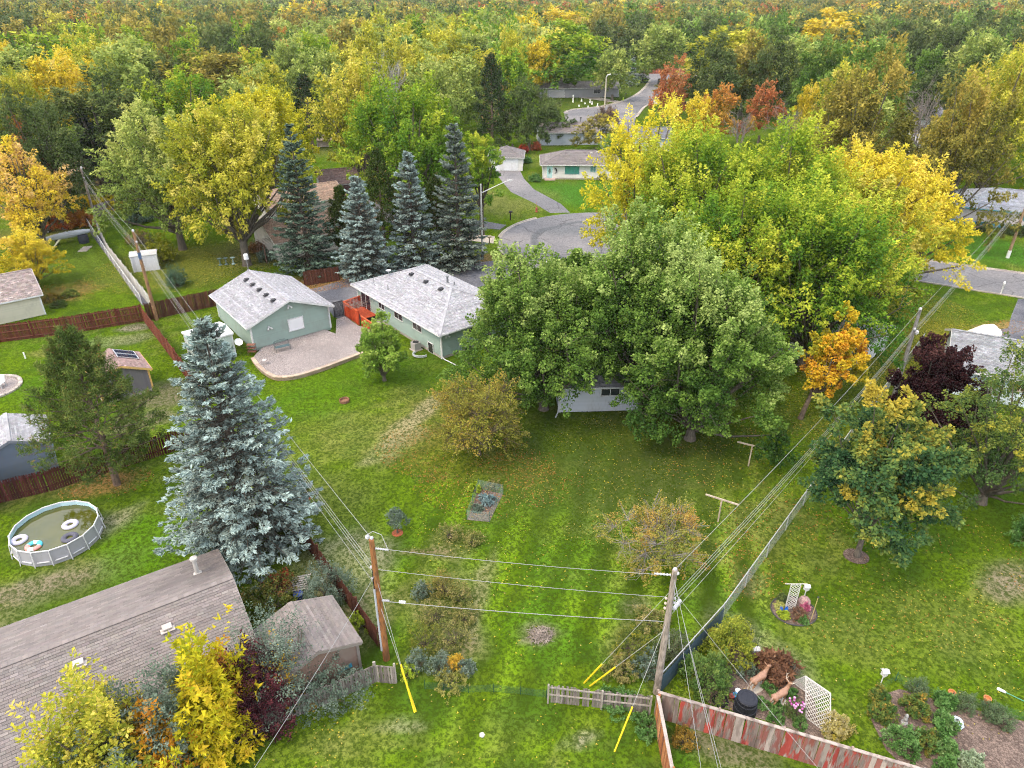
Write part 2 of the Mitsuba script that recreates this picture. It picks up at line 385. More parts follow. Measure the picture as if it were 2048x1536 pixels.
# centre, half lengths, turn in degrees, colour, strength
patches = [
    ((-32.93, 38.40), 5, 1.6, 25, (.16, .11, .06), .6), ((-28.11, 39.35), 2.2, 1.4, 20, RUST, .75), ((-25.66, 35.29), 1.0, 2.0, -20, BEIGE, .75),
    ((-26.48, 30.03), 4.2, 1.4, 28, DIRT, .85), ((-27.36, 27.24), 2.0, 1.2, 28, DIRT, .5), ((-22.70, 33.19), 3.0, 3.2, 40, LUSH, .8),
    ((-25.34, 28.50), 3.0, 1.2, 28, DARKG, .6),
    ((-29.91, 51.66), 2.6, 2.6, 40, SOIL, .8), ((-29.21, 47.69), 3, 1.6, 10, SOIL, .85), ((-38.42, 65.32), 2, 1, 20, (.24, .2, .17), .8), ((-44.20, 59.67), 2.3, 1.1, 10, (.25, .17, .08), .7),
    ((-38.42, 62.39), 4, 1.4, 20, BEIGE, .4), ((-44.16, 61.28), 5, 3, 10, LUSH, .35), ((-41.35, 52.52), 5, 3, 10, LUSH, .5),
    ((-8.13, 46.95), 1.0, 4.8, -25, STRAW, 1.0), ((-8.54, 44.83), 1.5, 3, -25, BEIGE, .4), ((-12.88, 45.52), 5, 4, 0, DRY, .4), ((-12.59, 37.59), 4, 4, 0, DRY, .5), ((-9.97, 31.45), 3, 3.4, 0, BEIGE, .5), ((-8.35, 27.59), 1.6, 2.4, 0, DIRT, .55),
    ((-14.07, 53.39), 9, 4, 35, LUSH, .55), ((-7.21, 54.29), 4, 2.4, 40, DARKG, .5), ((-10.36, 54.75), 2.6, 1.8, 20, DARKG, .6),
    ((-3.45, 42.52), 6.2, 3.2, -15, (.17, .12, .03), .4), ((-6.54, 47.69), 3, 5, -20, (.2, .16, .05), .4),
    ((-3.84, 33.19), 1.8, 1.8, 20, WEED, .6), ((-4.09, 29.06), 2.2, 2.6, 20, WEED, .8), ((-3.51, 25.56), 2.1, 2.0, 10, (.15, .13, .07), .85), ((-1.80, 28.68), .5, 3.4, -8, (.3, .25, .15), .6), ((-5.31, 32.52), 1.5, .5, 0, (.2, .12, .1), .7),
    ((1.49, 26.22), 2.4, 2.0, 0, LUSH, .5), ((1.49, 26.15), .95, .8, 0, SOIL, .9), ((7.01, 28.32), 1.0, .6, 20, DIRT, .5), ((6.45, 25.56), 1.6, 2.0, 0, WEED, .6),
    ((-5.22, 20.83), 1.0, .4, 0, BEIGE, .5), ((3.11, 20.20), 1.2, .45, 10, BEIGE, .7), ((0.85, 21.22), 2.4, .9, 0, DARKG, .5), ((-6.96, 20.20), 2.6, .8, 10, DRY, .4),
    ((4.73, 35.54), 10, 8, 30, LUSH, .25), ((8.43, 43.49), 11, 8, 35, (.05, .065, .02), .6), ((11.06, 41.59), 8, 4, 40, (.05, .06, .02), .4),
    ((13.26, 25.56), 3, 1.3, -40, BEIGE, .4), ((16.53, 26.56), 3.2, 2, 0, DRY, .45), ((16.73, 33.64), 2, 5, 40, DRY, .35), ((19.87, 28.68), 5, 3, 20, DARKG, .45), ((22.96, 26.56), 5, 2.6, 10, DRY, .35), ((29.15, 30.03), 2.4, 1.6, 40, (.22, .17, .13), .75), ((30.31, 35.54), 6, 4, 0, DARKG, .5), ((13.45, 29.83), 1.6, .8, 40, DIRT, .35),
    ((9.63, 19.72), 2.6, 1.0, -10, SOIL, .7), ((7.74, 19.36), .8, .7, 0, LUSH, .8), ((8.21, 20.45), .6, .3, 0, DIRT, .8),
    ((10.58, 118.85), 11, 9, 0, (.05, .16, .02), .9), ((61.70, 89.72), 13, 6, -25, (.055, .17, .02), .9), ((-1.95, 75.87), 4, 3, 35, (.05, .15, .018), .85), ((-2.55, 88.71), 4, 3.4, 0, (.1, .16, .02), .7),
    ((-1.14, 114.99), 9, 9, 0, (.21, .2, .07), .7), ((2.16, 117.21), 9, 2.0, -40, LUSH, .6), ((-13.59, 81.26), 18, 3.4, 22, (.21, .115, .065), .95), ((-22.24, 76.80), 5, 1.6, 25, RUST, .8),
    ((38.14, 64.72), 11, 10, 40, (.2, .19, .03), .8), ((28.29, 50.83), 4, 9, -38, (.13, .15, .025), .5), ((46.94, 69.80), 6, 4, -30, (.08, .16, .02), .5), ((49.60, 65.32), 1.4, 3.2, -70, (.3, .2, .09), .9),
    ((-39.88, 84.85), 10, 8, 30, (.19, .18, .04), .7), ((-68.83, 114.99), 16, 10, 20, (.2, .15, .04), .8), ((-67.42, 96.22), 8, 4, 10, (.22, .17, .06), .6), ((-33.22, 89.72), 5, 6, 10, (.15, .12, .07), .7),
    ((-52.90, 82.14), 9, 9, 20, (.12, .16, .03), .5), ((-50.87, 74.35), 3.6, 3.2, 20, (.26, .16, .07), .8), ((-38.91, 155.96), 12, 7, 0, (.16, .15, .05), .6),
    ((54.63, 218.02), 8, 8, 0, (.06, .14, .02), .8), ((33.76, 261.54), 15, 9, 0, (.11, .14, .035), .6), ((17.87, 195.58), 6, 5, 0, (.06, .17, .02), .8)]

def lawn_colours(x, y):
    N = lambda f, k, sd: meshkit.noise(np.c_[x * f, y * f, np.full(len(x), k)], sd)
    Fb = lambda f, k, sd, o=3: meshkit.fbm(np.c_[x * f, y * f, np.full(len(x), k)], o, sd)
    st = lambda a, b, t: (lambda q: q * q * (3 - 2 * q))(np.clip((t - a) / (b - a), 0, 1))
    mx = lambda c, d, w: c * (1 - w[:, None]) + np.asarray(d) * w[:, None]
    wx = (N(.55, 3., 1) - .5) * 1.3 + (N(1.9, 8., 2) - .5) * .7
    big, mid = Fb(.11, 1., 3), Fb(.6, 2., 4)
    c = mx(np.tile(GREEN, (len(x), 1)), DARKG, st(.38, .72, mid))
    c = mx(c, DRY, st(.48, .8, big * .5 + Fb(1.1, 6., 5) * .5) * .8)
    for (ax, ay), rad, deg, wl, amp in (((2.59, 31.87), 13, 76, 2.1, .3), ((9.55, 33.64), 10, 76, 2.1, .22), ((-53.04, 81.26), 13, -52, 1.9, .22), ((-10.30, 46.23), 9, 38, 2., .15), ((17.76, 43.49), 9, 60, 2., .12)):        # mower lanes
        q = math.radians(deg); lane = x * math.sin(q) - y * math.cos(q)
        c = c * (1 + amp * np.clip(2.2 * np.sin(lane * 2 * PI / wl + (N(.25, 5., 9) - .5) * 1.5), -1, 1) * st(1.2, .6, np.hypot(x - ax, y - ay) / rad + (N(.3, 7., 6) - .5) * .5))[:, None]
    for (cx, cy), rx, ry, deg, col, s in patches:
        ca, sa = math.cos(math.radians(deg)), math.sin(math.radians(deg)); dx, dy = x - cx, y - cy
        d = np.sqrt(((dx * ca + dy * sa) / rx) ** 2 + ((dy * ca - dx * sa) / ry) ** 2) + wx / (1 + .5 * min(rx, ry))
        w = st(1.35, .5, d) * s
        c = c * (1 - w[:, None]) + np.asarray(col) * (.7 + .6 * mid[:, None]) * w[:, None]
    return mx(c, (.045, .06, .02), st(150, 260, y) * .6)
def blades(p, n, uv):
    return smoothstep(.25, .72, noise(p.x * 7, p.y * 7, 4.) * .4 + noise(p.x * 17, p.y * 17, 5.) * .35 + noise(p.x * 31, p.y * 31, 6.) * .25) * .9
scene['mat_lawn'] = {'type': 'blendbsdf', 'weight': mikit.proc(blades), 'a': {'type': 'diffuse', 'reflectance': VC}, 'b': {'type': 'diffuse', 'reflectance': rgb(.035, .06, .006)}}
step = lambda a, b, d: np.arange(a, b, d)
out_ = np.geomspace(3, 3900, 28)
gxs = np.r_[-62 - out_[::-1], step(-62, 72, .42), 72 + out_]
gys = np.r_[[-200, -60, -10], step(12, 108, .42), step(108, 300, 2.2), 300 + np.geomspace(4, 4700, 22)]
X_, Y_ = np.meshgrid(gxs, gys); nx_, ny_ = len(gxs), len(gys)
gi = (np.arange(ny_ - 1)[:, None] * nx_ + np.arange(nx_ - 1)[None]).reshape(-1, 1)
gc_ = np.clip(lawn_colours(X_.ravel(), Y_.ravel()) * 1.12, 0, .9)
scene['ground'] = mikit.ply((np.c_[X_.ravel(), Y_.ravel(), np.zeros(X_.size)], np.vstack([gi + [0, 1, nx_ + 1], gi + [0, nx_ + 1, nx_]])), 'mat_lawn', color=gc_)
tag('ground', 'autumn lawns running between the houses, worn and leaf strewn in places', kind='structure')

# ---------------------------------------------------------------- paved ground
def tar(p, n, uv):
    x, y = p.x, p.y
    c = mix((.235, .225, .23), (.17, .17, .18), smoothstep(.3, .75, fbm(x * .16, y * .16, 1., 3)))
    d = dr.sqrt(dr.square(x - 12.4) + dr.square(y - 93.4)) + (noise(x * .3, y * .3) - .5) * .8
    c = mix(c, (.105, .115, .125), smoothstep(.75, .2, dr.abs(d - 9.3)) * .75)
    c = mix(c, (.13, .14, .15), smoothstep(2.6, .2, dr.abs(y - 96.5 + (x - 12) * .33 + (noise(x * .2, y * .2, 3.) - .5) * 5)) * smoothstep(10.5, 7, d) * .6)
    d1, d2, r = voronoi(x * .16 + noise(x * .5, y * .5) * .3, y * .16 + noise(x * .5, y * .5, 4.) * .3)
    c = mix(c, (.07, .07, .075), smoothstep(.035, .012, d2 - d1) * .55)
    c = mix(c, (.12, .12, .125), smoothstep(.8, .9, r) * .35)
    return c * (.8 + .4 * noise(x * 7, y * 7, 2.)) * (1 - .1 * noise(x * 30, y * 30))
scene['mat_tar'] = {'type': 'diffuse', 'reflectance': mikit.proc(tar)}
def drive(p, n, uv):
    x, y = p.x, p.y
    c = mix((.1, .105, .125), (.165, .165, .18), smoothstep(.3, .75, fbm(x * .35, y * .35, 1., 3)))
    return c * (.75 + .5 * noise(x * 9, y * 9, 2.))
scene['mat_drive'] = {'type': 'diffuse', 'reflectance': mikit.proc(drive)}
def slab(p, n, uv):
    x, y = p.x, p.y
    c = mix((.42, .38, .33), (.3, .27, .24), smoothstep(.3, .75, fbm(x * .5, y * .5, p.z * .5, 3)))
    return c * (.8 + .35 * noise(x * 8, y * 8, p.z * 8))
scene['mat_concrete'] = two({'type': 'diffuse', 'reflectance': mikit.proc(slab)})
def stones(p, n, uv):
    d1, d2, r = voronoi(p.x * 13, p.y * 13)
    c = mix((.34, .295, .28), (.23, .195, .19), r)
    c = mix(c, (.42, .39, .38), smoothstep(.8, .95, r))
    return c * (.45 + .75 * smoothstep(.0, .35, d2 - d1)) * (.8 + .35 * fbm(p.x * .6, p.y * .6))
scene['mat_gravel'] = {'type': 'diffuse', 'reflectance': mikit.proc(stones)}
def bark_mulch(p, n, uv):
    d1, d2, r = voronoi(p.x * 9, p.y * 9 + p.x * 3)
    return mix((.2, .15, .125), (.1, .075, .065), r) * (.6 + .6 * smoothstep(0, .3, d2 - d1)) * (.75 + .5 * fbm(p.x * .7, p.y * .7))
scene['mat_mulch'] = {'type': 'diffuse', 'reflectance': mikit.proc(bark_mulch)}

def sheet(name, poly, z, mat, label):
    return struct(name, MB().prism([tuple(q) for q in poly], z, z), mat, label)

def along(pts, off):
    """the polyline moved sideways by off (left of its heading)"""
    p = np.asarray(pts, float); t = np.gradient(p, axis=0); t = unit(t)
    return p + np.c_[-t[:, 1], t[:, 0]] * off

def curve(pts, step=1.2):
    p = np.asarray(pts, float)
    pp = np.vstack([2 * p[0] - p[1], p, 2 * p[-1] - p[-2]]); out = []
    for i in range(1, len(pp) - 2):
        k = max(2, int(np.linalg.norm(pp[i + 1] - pp[i]) / step))
        t = np.linspace(0, 1, k, endpoint=False)[:, None]
        a, b, c, d = pp[i - 1], pp[i], pp[i + 1], pp[i + 2]
        out.append(.5 * (2 * b + (c - a) * t + (2 * a - 5 * b + 4 * c - d) * t ** 2 + (3 * b - a - 3 * c + d) * t ** 3))
    return np.vstack(out + [p[-1:]])

def kerb_strip(name, pts, label, w=.42, h=.13):
    """a kerb with its flat gutter, along a line whose left side is the lawn"""
    a, b, c = np.asarray(pts, float), along(pts, w * .45), along(pts, -w * .55)
    m = MB(); n = len(a)
    prof = [(c, .012), (a, .02), (a + (b - a) * .12, h), (b, h), (b + (b - a) * .02, -.05)]
    for (p, z0), (q, z1) in zip(prof[:-1], prof[1:]):
        v = np.vstack([np.c_[p, np.full(n, z0)], np.c_[q, np.full(n, z1)]])
        m.add(v, [[i, i + 1, n + i + 1, n + i] for i in range(n - 1)])
    return struct(name, m, 'mat_concrete', label)

CX, CY, CR = 12.77, 92.98, 14.6
ring = lambda r, a0, a1, n=60: [(CX + r * math.cos(math.radians(a)), CY + r * math.sin(math.radians(a))) for a in np.linspace(a0, a1, n)]
road_in = [(47.7, 78.49), (51.98, 76.02), (57.03, 73.21), (75, 63.2), (110, 44)]       # near edge of the street at the right
road_out = [(115, 52), (80, 71.5), (61.81, 80.75), (53.56, 85.04)]
street = ring(CR, 22, 318, 80) + [(30, 86.9)] + road_in + road_out + [(36, 94.6)]
sheet('street', street, .006, 'mat_tar', 'grey asphalt cul-de-sac with tyre rings, running out to the street at its side')
kerb_strip('kerb', ring(CR + .1, 318, 188, 46)[::1], 'pale concrete kerb round the near side of the cul-de-sac')
kerb_strip('kerb', ring(CR + .1, 172, 128, 20), 'pale concrete kerb round the far side of the cul-de-sac')
kerb_strip('kerb', curve([(24.4, 101.6), (36, 94.75), (53.56, 85.14), (61.81, 80.9), (80, 71.6), (115, 52.2)][::1], 2.), 'pale concrete kerb along the lawn of the blue trimmed house')
kerb_strip('kerb', curve([(110, 43.9), (75, 63.1), (57.03, 73.1), (51.98, 75.9), (47.7, 78.4), (30, 86.8), (23.6, 83.1)], 2.), 'pale concrete kerb along the leaf strewn verge')
# the far street behind the white house
fl = [(14.44, 207.59), (17.36, 214.11), (25.43, 219.41), (33.37, 230.56), (38.99, 242.69), (45.03, 260.98), (51.96, 287.44), (51.35, 299.93)]
fr = [(64.28, 299.93), (58.04, 284.80), (50.91, 253.81), (44.56, 232.78), (38.82, 219.41), (33.23, 199.72), (29.58, 179.11), (26.86, 165.60)]
sheet('far_street', list(map(tuple, curve(fl, 4))) + [(31.81, 312.70), (88.90, 312.70), (85.45, 299.93)] + list(map(tuple, curve(fr, 4))) + [(20.43, 165.60), (21.70, 179.11), (21.17, 189.28), (17.60, 190.82), (13.96, 193.97)], .006, 'mat_tar', 'grey asphalt street bending away between lawns far behind')
kerb_strip('kerb', curve(fl[:-1], 4), 'pale concrete kerb on the outer bend of the far street', .8)
kerb_strip('kerb', curve(fr[1:6], 4), 'pale concrete kerb on the inner bend of the far street', .8)
# driveways
sheet('asphalt_driveway', [(-23.55, 75.56), (-22.17, 76.49), (-19.29, 79.40), (-13.59, 81.26), (-9.44, 82.22), (-3.72, 85.09), (-0.64, 85.98), (1.43, 83.38), (-1.00, 78.57), (-4.26, 76.18), (-8.38, 71.17), (-11.64, 67.18), (-17.36, 67.18), (-18.67, 67.95), (-21.24, 72.59)], .004, 'mat_drive', 'dark asphalt driveway beside the green house')
sheet('paved_driveway', [(-3.71, 136.85), (1.43, 137.71), (2.15, 130.11), (3.75, 122.07), (7.85, 112.65), (8.93, 107.61), (5.84, 107.33), (3.51, 113.20), (-0.17, 120.18)], .004, 'mat_tar', 'cracked grey driveway of the white garage')
sheet('neighbour_driveway', [(-31.92, 117.54), (-27.40, 119.85), (-17.44, 109.02), (-5.88, 103.57), (-4.23, 103.05), (-0.80, 101.02), (-1.72, 98.81), (-5.70, 99.78), (-16.33, 101.02), (-28.34, 109.02)], .004, 'mat_tar', 'grey driveway leading to the brown garage')
sheet('concrete_walk', [(-10.07, 96.22), (-5.71, 97.15), (-2.36, 95.54), (-2.50, 92.44), (-5.26, 93.53), (-9.79, 93.09)], .008, 'mat_concrete', 'pale concrete apron beside the street lamp')
sheet('side_driveway', [(56.28, 73.02), (59.40, 71.59), (51.28, 56.16), (45.55, 60.20), (48.38, 64.48), (50.39, 65.25), (52.55, 68.25)], .004, 'mat_drive', 'dark driveway behind the grey roofed house')
sheet('far_driveway', [(11.04, 253.41), (20.87, 250.81), (33.83, 230.56), (32.02, 227.30), (20.09, 240.88), (10.72, 245.75)], .008, 'mat_concrete', 'pale driveway where two white cars stand')
sheet('far_driveway', [(43.47, 230.56), (55.26, 230.56), (54.29, 226.23), (41.33, 225.17)], .008, 'mat_concrete', 'pale driveway where a black car stands')
# corridor between two fences
sheet('fenced_lane', [(-40.22, 71.03), (-39.44, 71.73), (-52.06, 87.72), (-58.87, 98.09), (-60.15, 98.09), (-50.63, 85.22)], .005, 'mat_drive', 'narrow grey lane between two fences')
leafw = rng_for(77)
# raised gravel terrace with its block wall
terr = curve([(-23.95, 57.94), (-22.90, 56.36), (-21.76, 55.08), (-20.59, 54.26), (-18.98, 54.58), (-17.01, 56.07), (-14.34, 58.70), (-12.15, 60.67)], .45)
TZ = .3
inner = [tuple(q) for q in terr] + [(-11.52, 62.90), (-13.74, 66.51), (-14.54, 64.67), (-15.46, 65.03), (-17.37, 67.40), (-18.16, 66.76), (-17.41, 63.22), (-21.81, 66.51), (-23.82, 59.60)]
struct('gravel_terrace', MB().prism(inner, .0, TZ), 'mat_gravel', 'raised terrace of pinkish gravel beside the green garage')
"""block courses: each block a piece of its own"""
wall_key = thing('terrace_wall', 'low tan concrete block wall curving round the gravel terrace', 'wall')
t2 = curve(terr, .2); seg = np.r_[0, np.cumsum(np.linalg.norm(np.diff(t2, axis=0), axis=1))]
gw = rng_for(12)
for row in range(3):
    bl = .42 if row < 2 else .5
    s = np.arange(.0 + (row % 2) * bl / 2, seg[-1] - bl, bl)
    for a in s:
        p, q = [np.array([np.interp(t, seg, t2[:, 0]), np.interp(t, seg, t2[:, 1])]) for t in (a + .012, a + bl - .012)]
        cen = (p + q) / 2; ang = math.atan2(q[1] - p[1], q[0] - p[0]); tone = gw.uniform(.8, 1.15)
        col = np.array((.36, .27, .2) if row < 2 else (.45, .34, .25)) * tone
        L = np.linalg.norm(q - p)
        if row < 2:
            part(wall_key, 'block', MB().box((*cen, .07 + .14 * row), (L, .24, .125), ang, col), 'mat_paint')
        else:
            part(wall_key, 'cap_stone', MB().box((*cen, .325), (L, .34, .09), ang, col), 'mat_paint')

# ---------------------------------------------------------------- houses, garages and sheds
def tabs(poly, e, w, col, g, spread=.12, lift=.026):
    """shingle tabs on a flat roof slope; poly: 3-D corners, the first edge being the eave. Returns (V, F, C) blocks of six corners"""
    p = np.asarray(poly, float); x = unit(p[1] - p[0]); n = unit(np.cross(p[1] - p[0], p[2] - p[0])); y = np.cross(n, x)
    q = np.c_[(p - p[0]) @ x, (p - p[0]) @ y]
    A, B, Y = [], [], []
    for r in range(int(q[:, 1].max() / e)):
        yy = (r + .5) * e; xs = []
        for a, b in zip(q, np.roll(q, -1, 0)):
            if (a[1] > yy) != (b[1] > yy):
                xs.append(a[0] + (yy - a[1]) / (b[1] - a[1]) * (b[0] - a[0]))
        if len(xs) < 2:
            continue
        c = np.arange(min(xs) - w * ((r * .5) % 1), max(xs), w)
        a, b = np.maximum(c, min(xs)), np.minimum(c + w - .012, max(xs))
        ok = b - a > .03
        A.append(a[ok]); B.append(b[ok]); Y.append(np.full(ok.sum(), r * e))
    A, B, Y = map(np.concatenate, (A, B, Y)); m = len(A)
    lf = lift * g.uniform(.7, 1.4, m)
    P = lambda s, t, h: p[0] + s[:, None] * x + t[:, None] * y + h[:, None] * n
    z = np.zeros(m)
    V = np.stack([P(A, Y - .004, z), P(B, Y - .004, z), P(A, Y - .004, lf), P(B, Y - .004, lf), P(A, Y + e, z + .003), P(B, Y + e, z + .003)], 1)
    F = (np.arange(m)[:, None, None] * 6 + np.array([[0, 1, 3], [0, 3, 2], [2, 3, 5], [2, 5, 4]])[None]).reshape(-1, 3)
    rowt = g.normal(0, .07, int(Y.max() / e) + 2)[np.round(Y / e).astype(int)]
    C = np.asarray(col) * np.exp(g.normal(0, spread, (m, 1)) + rowt[:, None]) * np.exp(g.normal(0, spread * .15, (m, 3)))
    return V.reshape(-1, 3), F, np.repeat(C, 6, 0), m

def siding(m, a, b, z0, top, col, g, e=.11, out=None):
    """lap siding on the wall a-b (seen from its right side); top: function of the run 0..1 giving the height"""
    a, b = np.asarray(a, float), np.asarray(b, float); d = b - a; L = np.linalg.norm(d); d = d / L; nn = np.array([d[1], -d[0]])
    ts = np.linspace(0, 1, 81); tops = np.array([top(t) for t in ts]); z = z0
    while z < tops.max() - .02:
        ok = ts[tops > z + e * .5]
        if len(ok):
            t0, t1 = ok[0], ok[-1]; p, q = a + d * L * t0, a + d * L * t1
            f = lambda r, o, h: (*(r + nn * o), h)
            c = np.asarray(col) * (1 + g.normal(0, .02))
            m.add([f(p, .012, z), f(q, .012, z), f(q, .03, z), f(p, .03, z), f(q, .012, min(z + e, tops.max())), f(p, .012, min(z + e, tops.max()))],
                  [[0, 1, 2, 3], [3, 2, 4, 5]], c)
        z += e

def vertical(m, a, b, z0, top, col, g, e=.2):
    a, b = np.asarray(a, float), np.asarray(b, float); d = b - a; L = np.linalg.norm(d); d = d / L; nn = np.array([d[1], -d[0]])
    for s in np.arange(0, L - .02, e):
        p, q = a + d * s, a + d * min(s + e - .012, L); h0, h1 = top(s / L), top(min(1, (s + e) / L))
        m.add([(*(p + nn * .02), z0), (*(q + nn * .02), z0), (*(q + nn * .02), h1), (*(p + nn * .02), h0)], [[0, 1, 2, 3]], np.asarray(col) * (1 + g.normal(0, .05)))

def house(name, label, E, ang, L, W, ze, rise, roof='gable', ridge='u', ov=.4, z0=0., wall=(.6, .6, .6), tile=(.3, .3, .3), trim=(.62, .62, .62),
          e=.14, tab=.3, cat='house', lap=.11, base=None, seed=1, single=0, sheetroof=False, upright=False, spread=.12, gut=True, stain=None):
    """E: plan corner of the eaves (front left), u along ang, v to its left"""
    g = rng_for(seed); k = thing(name, label, cat); a = math.radians(ang)
    u, v = np.array([math.cos(a), math.sin(a)]), np.array([-math.sin(a), math.cos(a)]); E = np.asarray(E, float)
    P = lambda s, t, z: (*(E + u * s + v * t), z)
    Q = lambda s, t: E + u * s + v * t
    iu, iv = ov, ov
    half = (W if ridge == 'u' else L) / 2; pitch = rise / half
    gable = lambda t, Wd, o: ze + rise * (1 - abs(t * (Wd - 2 * o) + o - Wd / 2) / (Wd / 2)) - .03
    flat = lambda t: ze - .02
    cor = [Q(iu, iv), Q(L - iu, iv), Q(L - iu, W - iv), Q(iu, W - iv)]
    m = MB()
    for i in range(4):
        p, q = cor[i], cor[(i + 1) % 4]; gab = roof == 'gable' and ((i % 2 == 1) if ridge == 'u' else (i % 2 == 0))
        if gab:
            mid = (p + q) / 2
            m.add([(*p, z0 - .2), (*q, z0 - .2), (*q, ze + pitch * ov - .03), (*mid, ze + rise - .05), (*p, ze + pitch * ov - .03)], [[0, 1, 2], [0, 2, 4], [2, 3, 4]], np.asarray(wall) * .9)
        else:
            hh = ze + pitch * ov - .03
            m.add([(*p, z0 - .2), (*q, z0 - .2), (*q, hh), (*p, hh)], [[0, 1, 2, 3]], np.asarray(wall) * .9)
    part(k, 'wall', m, 'mat_paint')
    sd = MB(); fz = z0 + (.25 if base else .04)
    for i in range(4):
        p, q = cor[i], cor[(i + 1) % 4]; gab = roof == 'gable' and ((i % 2 == 1) if ridge == 'u' else (i % 2 == 0))
        top = (lambda t, Wd=(W if i % 2 else L): gable(t, Wd, ov)) if gab else flat
        (vertical(sd, p, q, fz, top, wall, g) if upright else siding(sd, p, q, fz, top, wall, g, lap))
    part(k, 'siding', sd, 'mat_paint', kind='stuff')
    if base:
        b = MB()
        for i in range(4):
            p, q = cor[i], cor[(i + 1) % 4]; d = unit(q - p); nn = np.array([d[1], -d[0]])
            b.beam((*(p - nn * .0), z0 + .11), (*(q - nn * .0), z0 + .11), .07, .27, base)
        part(k, 'foundation', b, 'mat_concrete')
    for p in cor:
        part(k, 'corner_trim', MB().box((*p, (z0 + ze) / 2), (.14, .14, ze - z0 - .04), a, trim), 'mat_paint')
    # roof slopes
    if roof == 'gable':
        if ridge == 'u':
            sl = [[P(0, 0, ze), P(L, 0, ze), P(L, W / 2, ze + rise), P(0, W / 2, ze + rise)], [P(L, W, ze), P(0, W, ze), P(0, W / 2, ze + rise), P(L, W / 2, ze + rise)]]
            rid = [(P(0, W / 2, ze + rise), P(L, W / 2, ze + rise))]; eav = [(P(0, 0, ze), P(L, 0, ze)), (P(0, W, ze), P(L, W, ze))]
            rak = [(P(s, t, ze), P(s, W / 2, ze + rise)) for s in (0, L) for t in (0, W)]
        else:
            sl = [[P(L, 0, ze), P(L, W, ze), P(L / 2, W, ze + rise), P(L / 2, 0, ze + rise)], [P(0, W, ze), P(0, 0, ze), P(L / 2, 0, ze + rise), P(L / 2, W, ze + rise)]]
            rid = [(P(L / 2, 0, ze + rise), P(L / 2, W, ze + rise))]; eav = [(P(0, 0, ze), P(0, W, ze)), (P(L, 0, ze), P(L, W, ze))]
            rak = [(P(s, t, ze), P(L / 2, t, ze + rise)) for s in (0, L) for t in (0, W)]
    else:
        h = min(L, W) / 2
        r0, r1 = (P(h, W / 2, ze + rise), P(L - h, W / 2, ze + rise)) if L >= W else (P(L / 2, h, ze + rise), P(L / 2, W - h, ze + rise))
        c = [P(0, 0, ze), P(L, 0, ze), P(L, W, ze), P(0, W, ze)]
        if L >= W:
            sl = [[c[0], c[1], r1, r0], [c[1], c[2], r1], [c[2], c[3], r0, r1], [c[3], c[0], r0]]; hp = [(c[0], r0), (c[3], r0), (c[1], r1), (c[2], r1)]
        else:
            sl = [[c[0], c[1], r0], [c[1], c[2], r1, r0], [c[2], c[3], r1], [c[3], c[0], r0, r1]]; hp = [(c[0], r0), (c[1], r0), (c[2], r1), (c[3], r1)]
        rid = [(r0, r1)] + hp; eav = [(c[i], c[(i + 1) % 4]) for i in range(4)]; rak = []
    rm = MB()
    for s in sl:
        rm.plate(s, .1, np.asarray(tile) * .8)
    rk = part(k, 'roof', rm, 'mat_roof' if not sheetroof else 'mat_paint')
    if not sheetroof:
        blocks = [tabs(s, e, tab, tile, g, spread) for s in sl]
        V, F, C = join([b[:3] for b in blocks]); V = V + [0, 0, .001]
        if stain is not None:
            sx, sy, sr = stain; W_ = np.repeat(V.reshape(-1, 6, 3).mean(1), 6, 0); dd_ = np.hypot(W_[:, 0] - sx, W_[:, 1] - sy) / sr + (meshkit.noise(W_ * .9, 8) - .5) * .9
            C = C * (1 - .42 * np.clip(1.25 - dd_, 0, 1))[:, None]
        n = len(V) // 6
        big = np.zeros(n, bool)
        if single:
            cc = V.reshape(n, 6, 3).mean(1); dist = np.linalg.norm(cc - [0, 0, 30], axis=1)
            dep = cc[:, 1] * math.cos(PITCH) + (30 - cc[:, 2]) * math.sin(PITCH); upc = cc[:, 1] * math.sin(PITCH) - (30 - cc[:, 2]) * math.cos(PITCH)
            vis = (np.abs(cc[:, 0] / dep) < .71) & (np.abs(upc / dep) < .53)
            big[np.argsort(np.where(vis, dist, 1e9))[:min(single, vis.sum())]] = True
        Fr = F.reshape(n, 4, 3)
        part(rk, 'shingles', (V, Fr[~big].reshape(-1, 3), C), 'mat_roof', kind='stuff')
        for i in np.nonzero(big)[0]:
            part(rk, 'shingle', (V[i * 6:i * 6 + 6], Fr[0], C[i * 6:i * 6 + 6]), 'mat_roof')
        cp = MB()
        for p, q in rid:
            p, q = np.array(p), np.array(q); ln = np.linalg.norm(q - p); nn = max(1, int(ln / .26)); d = (q - p) / ln
            for i in range(nn):
                c = p + d * (i + .5) * ln / nn
                lo = .0 if i % 2 else .004
                cp.beam(c - d * ln / nn * .5, c + d * ln / nn * .5 + [0, 0, .012], .26, .03 + lo, np.asarray(tile) * 1.06 * math.exp(g.normal(0, spread * .8)))
        part(rk, 'ridge_caps', cp, 'mat_roof', kind='stuff')
    for p, q in (eav if gut else ()):
        part(k, 'gutter', MB().beam(np.array(p) - [0, 0, .07], np.array(q) - [0, 0, .07], .11, .13, trim), 'mat_paint')
    for p, q in rak:
        part(k, 'rake_board', MB().beam(np.array(p) - [0, 0, .09], np.array(q) - [0, 0, .09], .05, .17, trim), 'mat_paint')
    return dict(key=k, E=E, u=u, v=v, L=L, W=W, ov=ov, ang=a, ze=ze, rise=rise, P=P, roof=rk, ridge=ridge, z0=z0)

